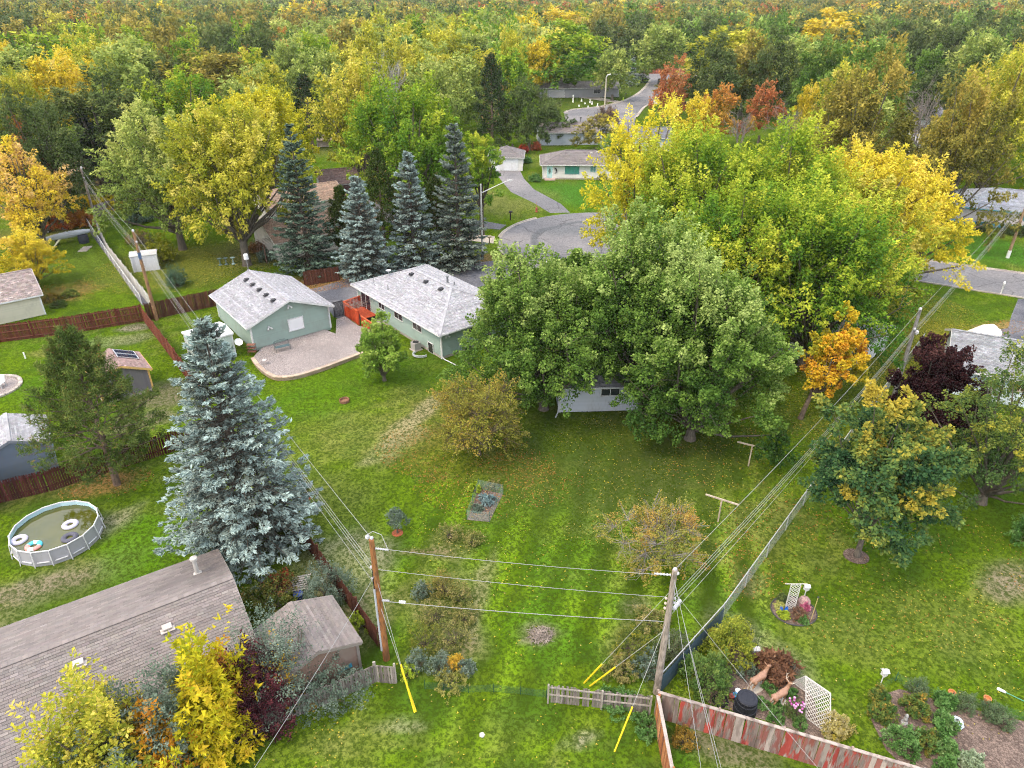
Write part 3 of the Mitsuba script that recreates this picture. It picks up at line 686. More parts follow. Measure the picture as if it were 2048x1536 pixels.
def side_frame(h, side):
    """origin, run and outward directions of a wall: front, right, back, left"""
    o = h['ov']; c = [(o, o), (h['L'] - o, o), (h['L'] - o, h['W'] - o), (o, h['W'] - o)]
    i = ['front', 'right', 'back', 'left'].index(side)
    q = [h['E'] + h['u'] * s + h['v'] * t for s, t in c]
    d = unit(q[(i + 1) % 4] - q[i])
    return q[i], d, np.array([d[1], -d[0]]), np.linalg.norm(q[(i + 1) % 4] - q[i])

def window(h, side, s, z, w, hh, frame=(.6, .6, .6), pane=(.03, .035, .045), panes=2, name='window', label=None):
    o, d, n, L = side_frame(h, side); k = h['key'] + '__' + name
    f = MB(); t = .07
    P = lambda a, b, q: (*(o + d * a + n * q), b)
    f.beam(P(s - t, z - t / 2, .055), P(s + w + t, z - t / 2, .055), .06, t, frame); f.beam(P(s - t, z + hh + t / 2, .055), P(s + w + t, z + hh + t / 2, .055), .06, t, frame)
    for a in np.linspace(0, w, panes + 1):
        f.beam(P(a + s, z, .054), P(a + s, z + hh, .054), .05, t * .9, frame, up=(*d, 0))
    wk = part(h['key'], name, f, 'mat_paint', label=label)
    pw = w / panes
    for i in range(panes):
        m = MB(); m.add([P(s + i * pw, z, .045), P(s + (i + 1) * pw, z, .045), P(s + (i + 1) * pw, z + hh, .045), P(s + i * pw, z + hh, .045)], [[0, 1, 2, 3]], pane)
        part(wk, 'pane', m, 'mat_glass')
    return wk

def door(h, side, s, w, hh, col, z=None, name='door', label=None, ribs=0):
    o, d, n, L = side_frame(h, side); z = h['z0'] if z is None else z
    P = lambda a, b, q: (*(o + d * a + n * q), b)
    m = MB(); m.beam(P(s + w / 2, z, .05), P(s + w / 2, z + hh, .05), w, .05, col, up=(*n, 0))
    k = part(h['key'], name, m, 'mat_paint', label=label)
    for i in range(ribs):
        zz = z + hh * (i + .5) / ribs
        part(k, 'panel', MB().beam(P(s + .06, zz, .08), P(s + w - .06, zz, .08), .02, hh / ribs - .05, col), 'mat_paint')
    f = MB()
    for a in (s - .05, s + w + .05):
        f.beam(P(a, z, .05), P(a, z + hh + .08, .05), .08, .09, (.8, .8, .8), up=(*n, 0))
    f.beam(P(s - .08, z + hh + .06, .05), P(s + w + .08, z + hh + .06, .05), .08, .1, (.8, .8, .8))
    part(k, 'frame', f, 'mat_paint')
    return k

def roof_point(h, s, t):
    """point on the front or side slope at plan position s, t"""
    if h['ridge'] == 'u':
        z = h['ze'] + h['rise'] * (1 - abs(t - h['W'] / 2) / (h['W'] / 2))
    else:
        z = h['ze'] + h['rise'] * (1 - abs(s - h['L'] / 2) / (h['L'] / 2))
    return np.array(h['P'](s, t, z))

def box_vent(h, s, t, size=.36, col=(.05, .05, .055), hh=.14):
    p = roof_point(h, s, t); m = MB()
    m.box(p + [0, 0, .02], (size * 1.5, size * 1.3, .03), h['ang'], np.asarray(col) * 1.15); m.box(p + [0, 0, hh * .5 + .03], (size * .8, size * .7, hh), h['ang'], col); m.box(p + [0, 0, hh + .03], (size, size * .9, .05), h['ang'], np.asarray(col) * 1.1)
    return part(h['key'], 'roof_vent', m, 'mat_plain')

def stack(h, s, t, r, hh, col, cap=True, name='vent_pipe'):
    p = roof_point(h, s, t); m = MB()
    m.lathe([(r * 2.2, -.1), (r * 2.0, .04), (r * 1.05, .1), (r, .12), (r, hh)], p, 12, col)
    if cap:
        m.lathe([(r * 1.7, hh + .02), (r * 1.7, hh + .14), (r * .2, hh + .22), (0, hh + .22)], p, 12, col)
    return part(h['key'], name, m, 'mat_plain')

def downspout(h, p, z, out, col=(.62, .62, .62)):
    p = np.asarray(p, float); o = np.asarray(out, float); m = MB()
    m.tube([(*p, z), (*p, h['z0'] + .25), (*(p + o * .15), h['z0'] + .1), (*(p + o * 1.0), h['z0'] + .06)], .05, 6, col)
    return part(h['key'], 'downspout', m, 'mat_paint')

SAGE = (.27, .355, .315)
GR = house('garage', 'sage green garage with a pale grey gable roof beside the gravel terrace', (-24.43, 59.11), 38.5, 8.75, 10.5, 2.72, 1.72, ridge='v', ov=.45, z0=.3, wall=SAGE,
           tile=(.335, .335, .36), e=.14, tab=.31, cat='garage', seed=11)
for i in range(5):
    box_vent(GR, 3.45, 1.6 + i * 1.75, .42)
window(GR, 'front', 3.6, 1.15, 1.5, 1.15, pane=(.75, .76, .78), panes=1, label='window of the green garage closed by a white blind')
pm = MB(); pm.tube([roof_point(GR, 4.3, 10.2), roof_point(GR, 4.3, 10.2) + [0, 0, 1.2]], .04, 6, (.2, .2, .2)); pm.lathe([(0, .0), (.22, .05), (.24, .1), (.24, .5), (.2, .62), (0, .66)], roof_point(GR, 4.3, 10.2) + [0, 0, 1.2], 10, (.6, .61, .6))
part(GR['key'], 'service_mast', pm, 'mat_plain')
def wall_lamp(h, side, s, z):
    o, d, n, L = side_frame(h, side); c = o + d * s + n * .12; m = MB()
    m.box((*c, z), (.16, .2, .16), h['ang'], (.5, .5, .5))
    for sg in (-1, 1):
        m.tube([(*c, z + .02), (*(c + n * .18 + d * .14 * sg), z - .05), (*(c + n * .3 + d * .2 * sg), z - .16)], [.04, .06, .08], 8, (.5, .5, .5))
    part(h['key'], 'floodlight', m, 'mat_plain')
wall_lamp(GR, 'front', 3.9, 3.75); wall_lamp(GR, 'front', 1.7, 2.15)

GH = house('house', 'sage green bungalow with a pale grey hip roof beyond the gravel terrace', (-6.56, 57.61), 39.6, 9.7, 16.6, 2.72, 1.95, roof='hip', ov=.5, z0=0., wall=SAGE,
           tile=(.37, .37, .395), e=.14, tab=.31, base=(.4, .32, .29), seed=12)
hp = lambda s, t: (s, t)
def hip_pt(h, s, t):
    d = min(s, h['L'] - s, t, h['W'] - t); return np.array(h['P'](s, t, h['ze'] + h['rise'] * d / (min(h['L'], h['W']) / 2)))
def hip_vent(h, s, t, col=(.05, .05, .055)):
    p = hip_pt(h, s, t); m = MB(); m.box(p + [0, 0, .03], (.55, .5, .04), h['ang'], col); m.box(p + [0, 0, .13], (.4, .36, .16), h['ang'], col); part(h['key'], 'roof_vent', m, 'mat_plain')
for t in (5.6, 8.2, 10.9):
    hip_vent(GH, 4.15, t)
hip_vent(GH, 4.4, 13.4)
def hip_pipe(h, s, t, r, hh, cap=True):
    p = hip_pt(h, s, t); m = MB(); m.lathe([(r * 2.4, -.08), (r * 2, .05), (r, .1), (r, hh)], p, 10, (.16, .17, .18))
    if cap: m.lathe([(r * 1.6, hh), (r * 1.6, hh + .1), (0, hh + .16)], p, 10, (.2, .21, .22))
    part(h['key'], 'vent_pipe', m, 'mat_plain')
hip_pipe(GH, 5.9, 7.0, .1, .65); hip_pipe(GH, 6.3, 6.4, .06, .35, False); hip_pipe(GH, 1.5, 11.3, .04, .5, False); hip_pipe(GH, 1.2, 13.6, .025, .95, False)
dm = MB(); q = hip_pt(GH, 2.9, 13.4); dm.tube([q, q + [0, 0, .5]], .03, 6, (.4, .4, .42)); dm.lathe([(0, 0), (.18, .03), (.3, .1)], q + [0, 0, .5], 12, (.5, .5, .52)); part(GH['key'], 'dish', dm, 'mat_plain')
# left long wall runs back from the near corner
Wl = GH['W'] - 2 * GH['ov']
for s, w, z in ((3.2, 1.5, 1.55), (6.6, 1.5, 1.55), (10.0, 1.1, 1.6)):
    window(GH, 'left', Wl - s - w, z, w, .75, pane=(.035, .03, .03), panes=2)
window(GH, 'left', Wl - 14.8, .35, 1.9, 1.95, pane=(.02, .02, .03), panes=2, name='patio_door')
window(GH, 'left', Wl - 2.2, .0, .85, 1.0, pane=(.03, .03, .03), panes=1, name='basement_window')
window(GH, 'front', 3.0, 1.6, 2.0, .6, panes=2, pane=(.03, .03, .035))
window(GH, 'front', 2.5, .03, .8, .35, panes=1, name='basement_window', pane=(.03, .03, .03), frame=(.35, .3, .28))
n0 = side_frame(GH, 'front')
downspout(GH, n0[0] + n0[2] * .08 - n0[1] * .02, 2.6, n0[2] * 1.5 + np.array([.5, -.2]))
wall_lamp(GH, 'front', .5, 2.35)

BR = (.225, .198, .188)
LH = house('long_house', 'long low house with a weathered brown shingle roof nearest the swimming pool', (-31.78, 9.46), 33., 24., 9.0, 2.5, 1.6, ridge='u', ov=.5, wall=(.55, .5, .43), tile=BR, trim=(.3, .27, .25),
           e=.15, tab=.33, seed=13, single=300, stain=(-16.3, 28.0, 2.3), spread=.075)
for s in (20.6, 16.9, 13.1, 8.6):
    box_vent(LH, s, 3.25, .42, (.4, .36, .33), .1)
stack(LH, 22.6, 6.6, .11, .95, (.42, .4, .37), name='flue_pipe')
lm = MB(); lm.beam(roof_point(LH, 10.4, .1) + [0, 0, .05], roof_point(LH, 10.4, 4.2) + [0, 0, .05], .1, .09, np.array(BR) * .75); lm.beam(roof_point(LH, 9.9, .1) + [0, 0, .045], roof_point(LH, 9.9, 4.2) + [0, 0, .045], 1.0, .04, BR)
part(LH['key'], 'roof_step', lm, 'mat_roof')
SS = house('brown_shed', 'small shed with a brown shingle roof between the long house and the near utility pole', (-13.05, 24.55), -54.4, 3.75, 4.3, 2.05, .8, ridge='u', ov=.2, wall=(.2, .13, .1), tile=(.235, .205, .192), trim=(.22, .19, .17),
           e=.15, tab=.33, seed=14, single=300, cat='shed', spread=.075)
SO = house('playhouse_shed', 'small shed with a red brown roof, solar panels and yellow corner trim', (-36.3, 52.8), -51, 4.1, 4.4, 2.15, .98, ridge='u', ov=.28, wall=(.16, .15, .16), tile=(.29, .2, .185), trim=(.62, .4, .13),
           e=.14, tab=.3, seed=15, cat='shed', base=(.42, .38, .36), upright=True, spread=.16)
for i in range(2):
    t0 = 3.05 - i * .0
    s0 = .75 + i * .95
    m = MB(); c = roof_point(SO, s0, 2.95); sl = SO['rise'] / 2.2
    a4 = [roof_point(SO, s0 - .42, 2.45), roof_point(SO, s0 + .42, 2.45), roof_point(SO, s0 + .42, 3.95), roof_point(SO, s0 - .42, 3.95)]
    a4 = [p + [0, 0, .1] for p in a4]
    k = thing('solar_panel', ('upper' if i == 0 else 'lower') + ' of the two framed solar panels on the red brown shed roof', 'solar panel', 'solar panels on the shed')
    fm = MB()
    for p, q in zip(a4, a4[1:] + a4[:1]):
        fm.beam(p, q, .05, .05, (.7, .72, .75))
    part(k, 'frame', fm, 'mat_metal')
    for ci in range(4):
        for cj in range(2):
            f = lambda a, b: (a4[0] * (1 - a) + a4[1] * a) * (1 - b) + (a4[3] * (1 - a) + a4[2] * a) * b
            cell = MB().add([f(cj / 2 + .02, ci / 4 + .01), f(cj / 2 + .48, ci / 4 + .01), f(cj / 2 + .48, ci / 4 + .24), f(cj / 2 + .02, ci / 4 + .24)], [[0, 1, 2, 3]], (.025, .03, .055))
            part(k, 'cell', cell, 'mat_glass')
WS = house('white_roofed_shed', 'pale green shed with a bright white metal roof behind the big blue spruce', (-28.3, 56.5), 41, 3.55, 3.3, 2.45, .3, ridge='u', ov=.15, wall=(.5, .58, .54), tile=(.62, .62, .63), trim=(.62, .62, .63), cat='shed', seed=16, sheetroof=True, upright=True)
window(WS, 'front', 1.7, .9, .8, 1.0, panes=1, pane=(.6, .62, .62))
CG = house('cream_garage', 'cream sided garage with a mottled brown roof beyond the picket fence', (-55.8, 62.9), 39, 9., 7.6, 2.3, 1.75, ridge='u', ov=.35, wall=(.55, .52, .4), tile=(.3, .25, .235), seed=17, cat='garage', spread=.2)
BS = house('slate_shed', 'blue grey shed with a pale shingle roof behind the dark picket fence', (-36.1, 38.6), 35, 4.6, 4.4, 2.25, .95, ridge='v', ov=.2, wall=(.17, .21, .28), tile=(.34, .34, .36), trim=(.2, .22, .27), seed=18, cat='shed', lap=.3)
WG = house('white_cottage', 'white sided outbuilding half hidden under the big green maple', (3.56, 48.55), 3, 7.4, 6.5, 2.4, 1.3, ridge='u', ov=.3, wall=(.5, .53, .58), tile=(.3, .3, .32), seed=19, cat='garage', lap=.17)
window(WG, 'front', 3.3, 1.5, 1.5, .6, panes=2)
o_, d_, n_, L_ = side_frame(WG, 'front'); downspout(WG, o_ + n_ * .08 - d_ * .1, 2.3, n_ * .8 - d_ * .3)
WH = house('white_house', 'white bungalow with a teal front door facing the cul-de-sac', (5.04, 128.98), -1.5, 14.5, 9.2, 2.6, 1.75, roof='hip', ov=.5, wall=(.62, .61, .58), tile=(.2, .18, .175), seed=20, base=(.42, .3, .26), tab=.5, e=.2)
door(WH, 'front', .75, .95, 2.1, (.42, .66, .66), z=.25, label='teal front door with an oval light')
ov_ = MB(); a_ = side_frame(WH, 'front'); ov_.add([(*(a_[0] + a_[1] * (1.22 + .2 * math.cos(t)) + a_[2] * .09), 1.45 + .5 * math.sin(t)) for t in np.linspace(0, 2 * PI, 13)[:-1]], [[0, i, i + 1] for i in range(1, 11)], (.12, .16, .16))
part(WH['key'] + '__door', 'light', ov_, 'mat_glass')
window(WH, 'front', 4.0, 1.0, 2.5, 1.3, panes=3, pane=(.06, .24, .2), frame=(.1, .2, .25)); window(WH, 'front', 8.5, 1.35, 1.0, 1.0, pane=(.12, .25, .25)); window(WH, 'front', 12.0, 1.35, 1.0, 1.05, pane=(.12, .16, .18))
window(WH, 'left', 5.0, 1.3, .5, .9, panes=1)
for s, t in ((9.3, 3.6), (10.4, 3.9)):
    hip_vent(WH, s, t, (.45, .42, .4))
st_ = MB()
for i, zz in enumerate((.22, .12)):
    st_.box((*(a_[0] + a_[1] * 1.3 + a_[2] * (.55 + .35 * i)), zz / 2), (1.9, .9 if i == 0 else .4, zz), WH['ang'], (.42, .3, .26))
part(WH['key'], 'front_step', st_, 'mat_paint')
hook = MB(); hook.tube([(*(a_[0] + a_[1] * (2.2 + .25 * math.sin(t)) + a_[2] * .12), 1.5 + .42 * math.cos(t)) for t in np.linspace(-.5, 3.4, 9)], [.05, .09, .12, .13, .12, .1, .08, .05, .02], 6, (.02, .02, .02)); part(WH['key'], 'wall_ornament', hook, 'mat_plain')
WGR = house('white_garage', 'white garage with a wide overhead door at the end of the cracked driveway', (-4.59, 135.91), -2, 6.9, 7.2, 2.5, 1.5, roof='hip', ov=.35, wall=(.62, .62, .6), tile=(.19, .175, .175), seed=21, cat='garage', tab=.5, e=.2)
door(WGR, 'front', .9, 4.4, 2.05, (.72, .74, .77), name='garage_door', ribs=4, z=.05)
TR = (.33, .23, .17)
BH = house('tan_roofed_house', 'pale house with tan brown roofs behind the row of spruces', (-29.27, 84.24), 37, 15, 9.5, 2.6, 1.9, ridge='u', ov=.5, wall=(.62, .58, .52), tile=TR, seed=22, base=(.2, .17, .2), tab=.4, e=.18, trim=(.62, .58, .52))
o_, d_, n_, L_ = side_frame(BH, 'front'); downspout(BH, o_ + n_ * .08 - d_ * .05, 2.5, n_ * 1.2 - d_ * .8, (.7, .66, .6))
BH2 = house('upper_wing', 'pale upper wing with a tan roof and dark twin window above the deck', (-34.12, 97.17), 33, 12, 8.5, 3.4, 1.5, ridge='u', ov=.45, wall=(.64, .61, .57), tile=(.36, .26, .2), seed=23, tab=.4, e=.18)
window(BH2, 'front', 1.0, 1.75, 1.6, 1.1, pane=(.02, .025, .04), frame=(.3, .3, .32))
BG = house('brown_garage', 'garage with a brown roof and dark brown door beyond the spruces', (-30.90, 114.66), 21, 6.6, 8.0, 2.5, 1.55, ridge='u', ov=.35, wall=(.7, .68, .66), tile=(.21, .145, .135), seed=24, cat='garage', tab=.5, e=.2, trim=(.25, .17, .16))
door(BG, 'front', .55, 4.8, 2.1, (.085, .045, .05), name='garage_door', ribs=4)
TH = house('ochre_house', 'ochre sided house with a tan roof behind the yellow maple at the edge', (-80.24, 120.70), 24, 17, 9, 2.8, 1.9, ridge='u', ov=.5, wall=(.3, .215, .095), tile=(.42, .3, .2), seed=25, tab=.5, e=.2, trim=(.5, .3, .1))
window(TH, 'front', 1.9, 1.35, 1.5, .95, pane=(.02, .02, .025)); window(TH, 'front', 6.3, .6, 1.0, 1.7, panes=1, pane=(.05, .035, .035), frame=(.1, .05, .05)); window(TH, 'front', 14.2, .4, .9, 1.9, panes=1, pane=(.015, .015, .02), frame=(.2, .15, .1))
PS = house('garden_shed', 'small pale grey garden shed with a white roof beside the utility pole', (-45.89, 81.14), 20, 3.0, 2.1, 2.0, .35, ridge='u', ov=.1, wall=(.6, .6, .63), tile=(.6, .6, .6), seed=26, cat='shed', sheetroof=True, upright=True, gut=False)
TS = house('tan_shed', 'small tan shed with a gable vent among the trees far behind', (-42.56, 158.81), 14, 5.2, 5, 2.4, 1.4, ridge='v', ov=.3, wall=(.55, .45, .38), tile=(.5, .34, .26), seed=27, cat='shed', tab=.5, e=.2, z0=0)
lf_ = MB(); a_ = side_frame(TS, 'front'); lf_.plate([(*(a_[0] + a_[2] * 2.0), 1.7), (*(a_[0] + a_[1] * a_[3] + a_[2] * 2.0), 1.7), (*(a_[0] + a_[1] * a_[3]), 2.25), (*a_[0], 2.25)], .06, (.6, .45, .33)); part(TS['key'], 'lean_to', lf_, 'mat_roof')
NH = house('grey_house', 'grey house with a low roof behind the white bungalow', (5.87, 160.51), 4, 17, 9, 2.7, 1.5, ridge='u', ov=.4, wall=(.36, .4, .45), tile=(.24, .21, .2), seed=28, tab=.6, e=.25)
NH2 = house('blue_grey_house', 'pale blue house with a dark slate roof beside the far street', (18.92, 154.60), -1, 15, 8, 2.7, 1.6, ridge='u', ov=.4, wall=(.45, .55, .66), tile=(.17, .18, .21), seed=29, tab=.6, e=.25)
SH = house('shaded_house', 'grey house in deep shade behind the two white cars', (8.47, 238.40), 4, 26, 10, 2.8, 1.6, ridge='u', ov=.5, wall=(.3, .3, .32), tile=(.2, .185, .185), seed=30, tab=.7, e=.3)
door(SH, 'front', 3.0, 4.6, 2.2, (.42, .42, .45), name='garage_door', ribs=3); window(SH, 'front', 17, 1.2, 2.2, 1.1)
TB = house('teal_trimmed_house', 'beige house with teal trim and a grey hip roof across the street', (63.80, 101.69), -24, 17, 10.5, 2.6, 2.0, roof='hip', ov=.55, wall=(.52, .48, .47), tile=(.27, .29, .33), trim=(.05, .27, .36), seed=31, tab=.5, e=.2)
o_, d_, n_, L_ = side_frame(TB, 'front')
part(TB['key'], 'teal_band', MB().beam((*(o_ + n_ * .06), .36), (*(o_ + d_ * 9.5 + n_ * .06), .36), .08, .55, (.045, .3, .45)), 'mat_paint')
window(TB, 'front', 8.6, 1.5, 1.5, .95, pane=(.015, .05, .05), frame=(.05, .3, .4), panes=2)
RH = house('grey_roofed_house', 'pale blue house with a grey shingle roof beside the purple tree', (36.28, 51.92), -27, 17, 8.6, 2.5, 1.75, ridge='u', ov=.45, wall=(.48, .57, .62), tile=(.28, .29, .31), seed=32, tab=.34, e=.15)
window(RH, 'front', 4.2, 1.45, 1.6, .7, pane=(.08, .04, .03), frame=(.5, .45, .4))
OH = house('hidden_house', 'house with a pale hip roof mostly hidden behind the orange maple', (29.34, 54.12), 42, 9., 14., 2.5, 1.7, roof='hip', ov=.45, wall=(.62, .64, .66), tile=(.36, .36, .38), seed=33, tab=.34, e=.15)
FH1 = house('far_house', 'small pale grey house far away beside the red trees', (-126.96, 432.84), 8, 16, 10, 3, 2, ridge='u', ov=.5, wall=(.45, .45, .48), tile=(.36, .38, .43), seed=34, tab=.8, e=.4)
FH2 = house('far_house', 'white house beyond the bare tree on the far right lots', (100.66, 182.72), -12, 16, 10, 2.9, 1.8, ridge='u', ov=.5, wall=(.68, .68, .7), tile=(.36, .36, .4), seed=35, tab=.7, e=.3)
window(FH2, 'front', 3, 1.1, 1.8, 1.2); window(FH2, 'front', 8, 1.1, 1.2, 1.2)
FH3 = house('far_house', 'pale house with a white roof just above the golden maple', (80.03, 150.15), -14, 12, 9, 2.8, 1.5, ridge='u', ov=.4, wall=(.66, .66, .68), tile=(.4, .4, .43), seed=36, tab=.7, e=.3)
FH4 = house('far_house', 'grey far house in the dark trees at the upper right', (172.05, 300.36), -10, 16, 10, 2.8, 1.8, ridge='u', ov=.4, wall=(.4, .37, .37), tile=(.3, .28, .29), seed=37, tab=.8, e=.4)
FH5 = house('far_house', 'pale far house seen between yellow trees above the round golden tree', (184.79, 398.95), -6, 14, 10, 2.8, 1.8, ridge='u', ov=.4, wall=(.6, .58, .58), tile=(.48, .46, .48), seed=38, tab=.8, e=.4)

# ---------------------------------------------------------------- the trees of the near gardens, each grown on its own
GRN = ((.052, .115, .025), (.1, .19, .035), (.18, .29, .053), (.37, .46, .14))
GRY = ((.06, .15, .024), (.135, .265, .03), (.28, .39, .035), (.5, .53, .06))
YGR = ((.16, .21, .028), (.34, .37, .04), (.52, .49, .055), (.64, .57, .13))
GLD = ((.38, .34, .025), (.58, .48, .035), (.72, .58, .06), (.76, .6, .16))
ORG = ((.36, .27, .05), (.48, .28, .05), (.5, .22, .06), (.52, .34, .1))
RED = ((.3, .11, .05), (.42, .15, .06), (.48, .2, .08), (.46, .3, .14))
OLV = ((.11, .12, .03), (.21, .2, .045), (.34, .29, .06), (.48, .38, .09))
DRK = ((.05, .08, .03), (.085, .125, .042), (.125, .17, .055), (.2, .22, .07))
PAL = ((.15, .22, .055), (.26, .34, .08), (.38, .44, .11), (.54, .55, .17))
PUR = ((.016, .01, .012), (.034, .016, .02), (.06, .026, .028), (.13, .06, .055))
SIL = ((.07, .105, .075), (.13, .18, .13), (.19, .245, .19), (.28, .33, .27))
BRN = ((.2, .2, .04), (.31, .3, .055), (.4, .28, .06), (.36, .36, .1))
PNK = ((.68, .56, .04), (.72, .56, .06), (.68, .46, .14), (.62, .48, .3))
FIR = ((.045, .06, .04), (.075, .115, .08), (.12, .18, .13), (.19, .26, .2))
BLU = ((.1, .1, .08), (.17, .21, .185), (.265, .34, .31), (.36, .46, .43))
def grow(name, x, y, seed, H, R, label, rot=0., **k):
    return plant(name, x, y, broadleaf(seed, H, R, **k), label, rot=rot)
grow('maple_tree', 2.6, 49.4, 101, 12.2, 5.9, 'broad dark green maple hanging over the left end of the white sided outbuilding', cols=GRN, base=.08, lobes=40, sprays=13, leaves=140, size=.2, up=.35, tip=.75, hue=.6, lean=(-1.0, 1.2), twigs=30)
grow('maple_tree', 10.6, 48.6, 102, 15.0, 6.2, 'tallest dark green maple standing at the right end of the white sided outbuilding', cols=GRN, base=.1, lobes=43, sprays=13, leaves=140, size=.2, up=.5, tip=.85, hue=.7, twigs=40, lean=(-.6, 1.))
grow('maple_tree', 13.6, 45.0, 103, 13.0, 5.7, 'green maple whose lowest boughs hang nearest the clothesline posts', cols=GRN, base=.1, lobes=40, sprays=13, leaves=140, size=.2, up=.3, tip=.8, hue=.8, twigs=30, lean=(.3, .6))
grow('maple_tree', 5.2, 58.5, 111, 9.6, 4.4, 'dark green maple brushing the hip roof of the sage bungalow', cols=GRN, base=.2, lobes=32, sprays=10, leaves=105, size=.26, up=.45, tip=.5, hue=.6)
grow('silver_maple', 18, 70, 104, 17.6, 6.8, 'tall feathery yellow green maple at the top of the big tree clump', cols=GRY, base=.22, lobes=40, sprays=10, leaves=105, size=.26, up=1.35, tip=.85, hue=.9, twigs=30, plume=1.35, cone=.15, tri=True)
grow('silver_maple', 27, 69.5, 105, 17.4, 6.6, 'feathery green maple with yellow tips beside the golden maples', cols=GRY, base=.22, lobes=40, sprays=10, leaves=105, size=.26, up=1.35, tip=.9, hue=.9, twigs=30, plume=1.35, cone=.15, tri=True)
grow('silver_maple', 20, 59, 106, 14.2, 6.2, 'green maple with one yellow upright bough in the middle of the clump', cols=GRY, base=.2, lobes=38, sprays=10, leaves=105, size=.25, up=1.25, tip=.7, hue=1.0, twigs=30, plume=1.35, cone=.15, tri=True)
grow('silver_maple', 26.5, 57, 107, 15.2, 6.2, 'bright yellow green maple at the right flank of the big clump', cols=GRY, base=.18, lobes=40, sprays=10, leaves=105, size=.25, up=1.05, tip=.8, hue=.9, twigs=30, plume=1.35, cone=.15, tri=True)
grow('yellow_maple', 14, 76.3, 108, 18.0, 5.6, 'bright yellow maple rising at the edge of the cul-de-sac', cols=((.36, .36, .03), (.58, .54, .04), (.72, .64, .06), (.78, .66, .14)), base=.22, lobes=32, sprays=7, leaves=105, size=.26, up=.95, tip=.4, hue=.6, plume=1.35, cone=.15, tri=True)
grow('yellow_maple', 38, 73.5, 109, 16.4, 7.0, 'golden maple with bare grey limbs beside the street', cols=((.4, .39, .03), (.62, .55, .045), (.74, .62, .07), (.78, .62, .16)), base=.2, lobes=38, sprays=9, leaves=105, size=.26, up=.6, tip=.4, hue=.8, bare=.25, twigs=60, tri=True)
grow('yellow_maple', 43.2, 75.0, 110, 14.0, 4.9, 'golden maple reaching towards the teal trimmed house', cols=((.42, .4, .03), (.64, .56, .045), (.76, .63, .07), (.78, .62, .16)), base=.22, lobes=32, sprays=8, leaves=105, size=.26, up=.5, tip=.35, hue=.7, bare=.3, twigs=60, wild=.4, tri=True)
grow('yellow_maple', 33.5, 66, 112, 13.6, 5.8, 'yellow green maple between the golden ones and the green clump', cols=YGR, base=.2, lobes=35, sprays=10, leaves=105, size=.28, up=.6, tip=.6, hue=.9, tri=True)
grow('orange_maple', 23.1, 47.9, 113, 7.4, 2.3, 'small maple with orange leaves and a thick bare trunk on the lawn', cols=((.42, .42, .04), (.68, .5, .04), (.7, .4, .04), (.64, .32, .05)), base=.36, lobes=22, sprays=7, leaves=105, size=.22, up=.2, tip=.2, hue=1.2, bare=.3, lean=(3.0, 1.6), bark=(.2, .15, .115), wild=.4)
grow('silver_maple', -33, 83.9, 121, 18.2, 7.6, 'big yellow maple with three grey stems behind the sage garage', cols=YGR, base=.24, lobes=40, sprays=10, leaves=105, size=.30, up=.55, tip=.5, hue=.9, twigs=50, lean=(.2, .5), tri=True)
grow('silver_maple', -43.5, 90, 122, 16.8, 7.4, 'green maple with pale yellow tips left of the big yellow maple', cols=PAL, base=.2, lobes=38, sprays=9, leaves=105, size=.31, up=.6, tip=.7, hue=.8, twigs=20, tri=True)
grow('yellow_maple', -38, 112, 123, 17.0, 7.6, 'vivid yellow maple standing behind the dark spruce tip', cols=((.2, .25, .02), (.42, .42, .03), (.58, .54, .04), (.68, .6, .08)), base=.2, lobes=35, sprays=7, leaves=105, size=.36, up=.9, tip=.5, hue=.8, tri=True)
grow('green_maple', -14.3, 101, 124, 18.6, 9.0, 'tall green maple with yellow tips behind the spruce row', cols=GRY, base=.16, lobes=46, sprays=7, leaves=105, size=.36, up=.95, tip=.5, hue=.7, tri=True)
grow('street_maple', -4.2, 96.5, 125, 13.6, 2.9, 'slim yellow green tree with a bare lower trunk beside the street lamp', cols=GRY, base=.38, lobes=16, sprays=10, leaves=70, size=.28, up=.5, tip=.5, hue=.9, bare=.35, twigs=30, bark=(.1, .085, .07), tri=True)
grow('norway_maple', 20.9, 32.2, 126, 10.4, 3.6, 'maple with dark green and orange leaves in a round mulch bed', cols=((.04, .1, .045), (.075, .155, .055), (.16, .23, .055), (.38, .35, .06), (.5, .4, .06)), girth=.6, base=.26, lobes=32, sprays=10, leaves=105, size=.22, up=.25, tip=.55, hue=.75, bare=.22, twigs=30)
grow('purple_maple', 30.3, 43.6, 127, 8.4, 2.8, 'dark purple leaved maple beside the grey shingle roof', cols=PUR, base=.14, lobes=30, sprays=11, leaves=105, size=.17, up=.45, tip=.3, hue=.7)
grow('locust_tree', 31.4, 37.3, 128, 10.4, 4.3, 'feathery green locust at the edge beside the purple maple', cols=((.06, .11, .04), (.1, .17, .05), (.2, .25, .05), (.42, .38, .05)), base=.1, lobes=32, sprays=10, leaves=105, size=.15, up=.1, tip=.6, hue=.9, bare=.25, wild=.45)
grow('crabapple_tree', -2.4, 42.9, 129, 6.0, 3.5, 'brown and rust coloured crabapple with thin leaves at the corner of the bungalow lawn', cols=BRN, base=.1, lobes=26, sprays=18, leaves=46, size=.125, up=.1, tip=.2, hue=1.0, bare=.35, twigs=420, bark=(.17, .13, .1), droop=.1, girth=.6, cone=.1)
grow('young_maple', -11.2, 54.2, 130, 5.9, 2.15, 'small light green tree beside the gravel terrace', cols=((.12, .22, .035), (.2, .33, .05), (.29, .42, .07), (.42, .5, .14)), base=.1, lobes=22, sprays=8, leaves=105, size=.17, up=.8, tip=.5, hue=.6, wild=.4)
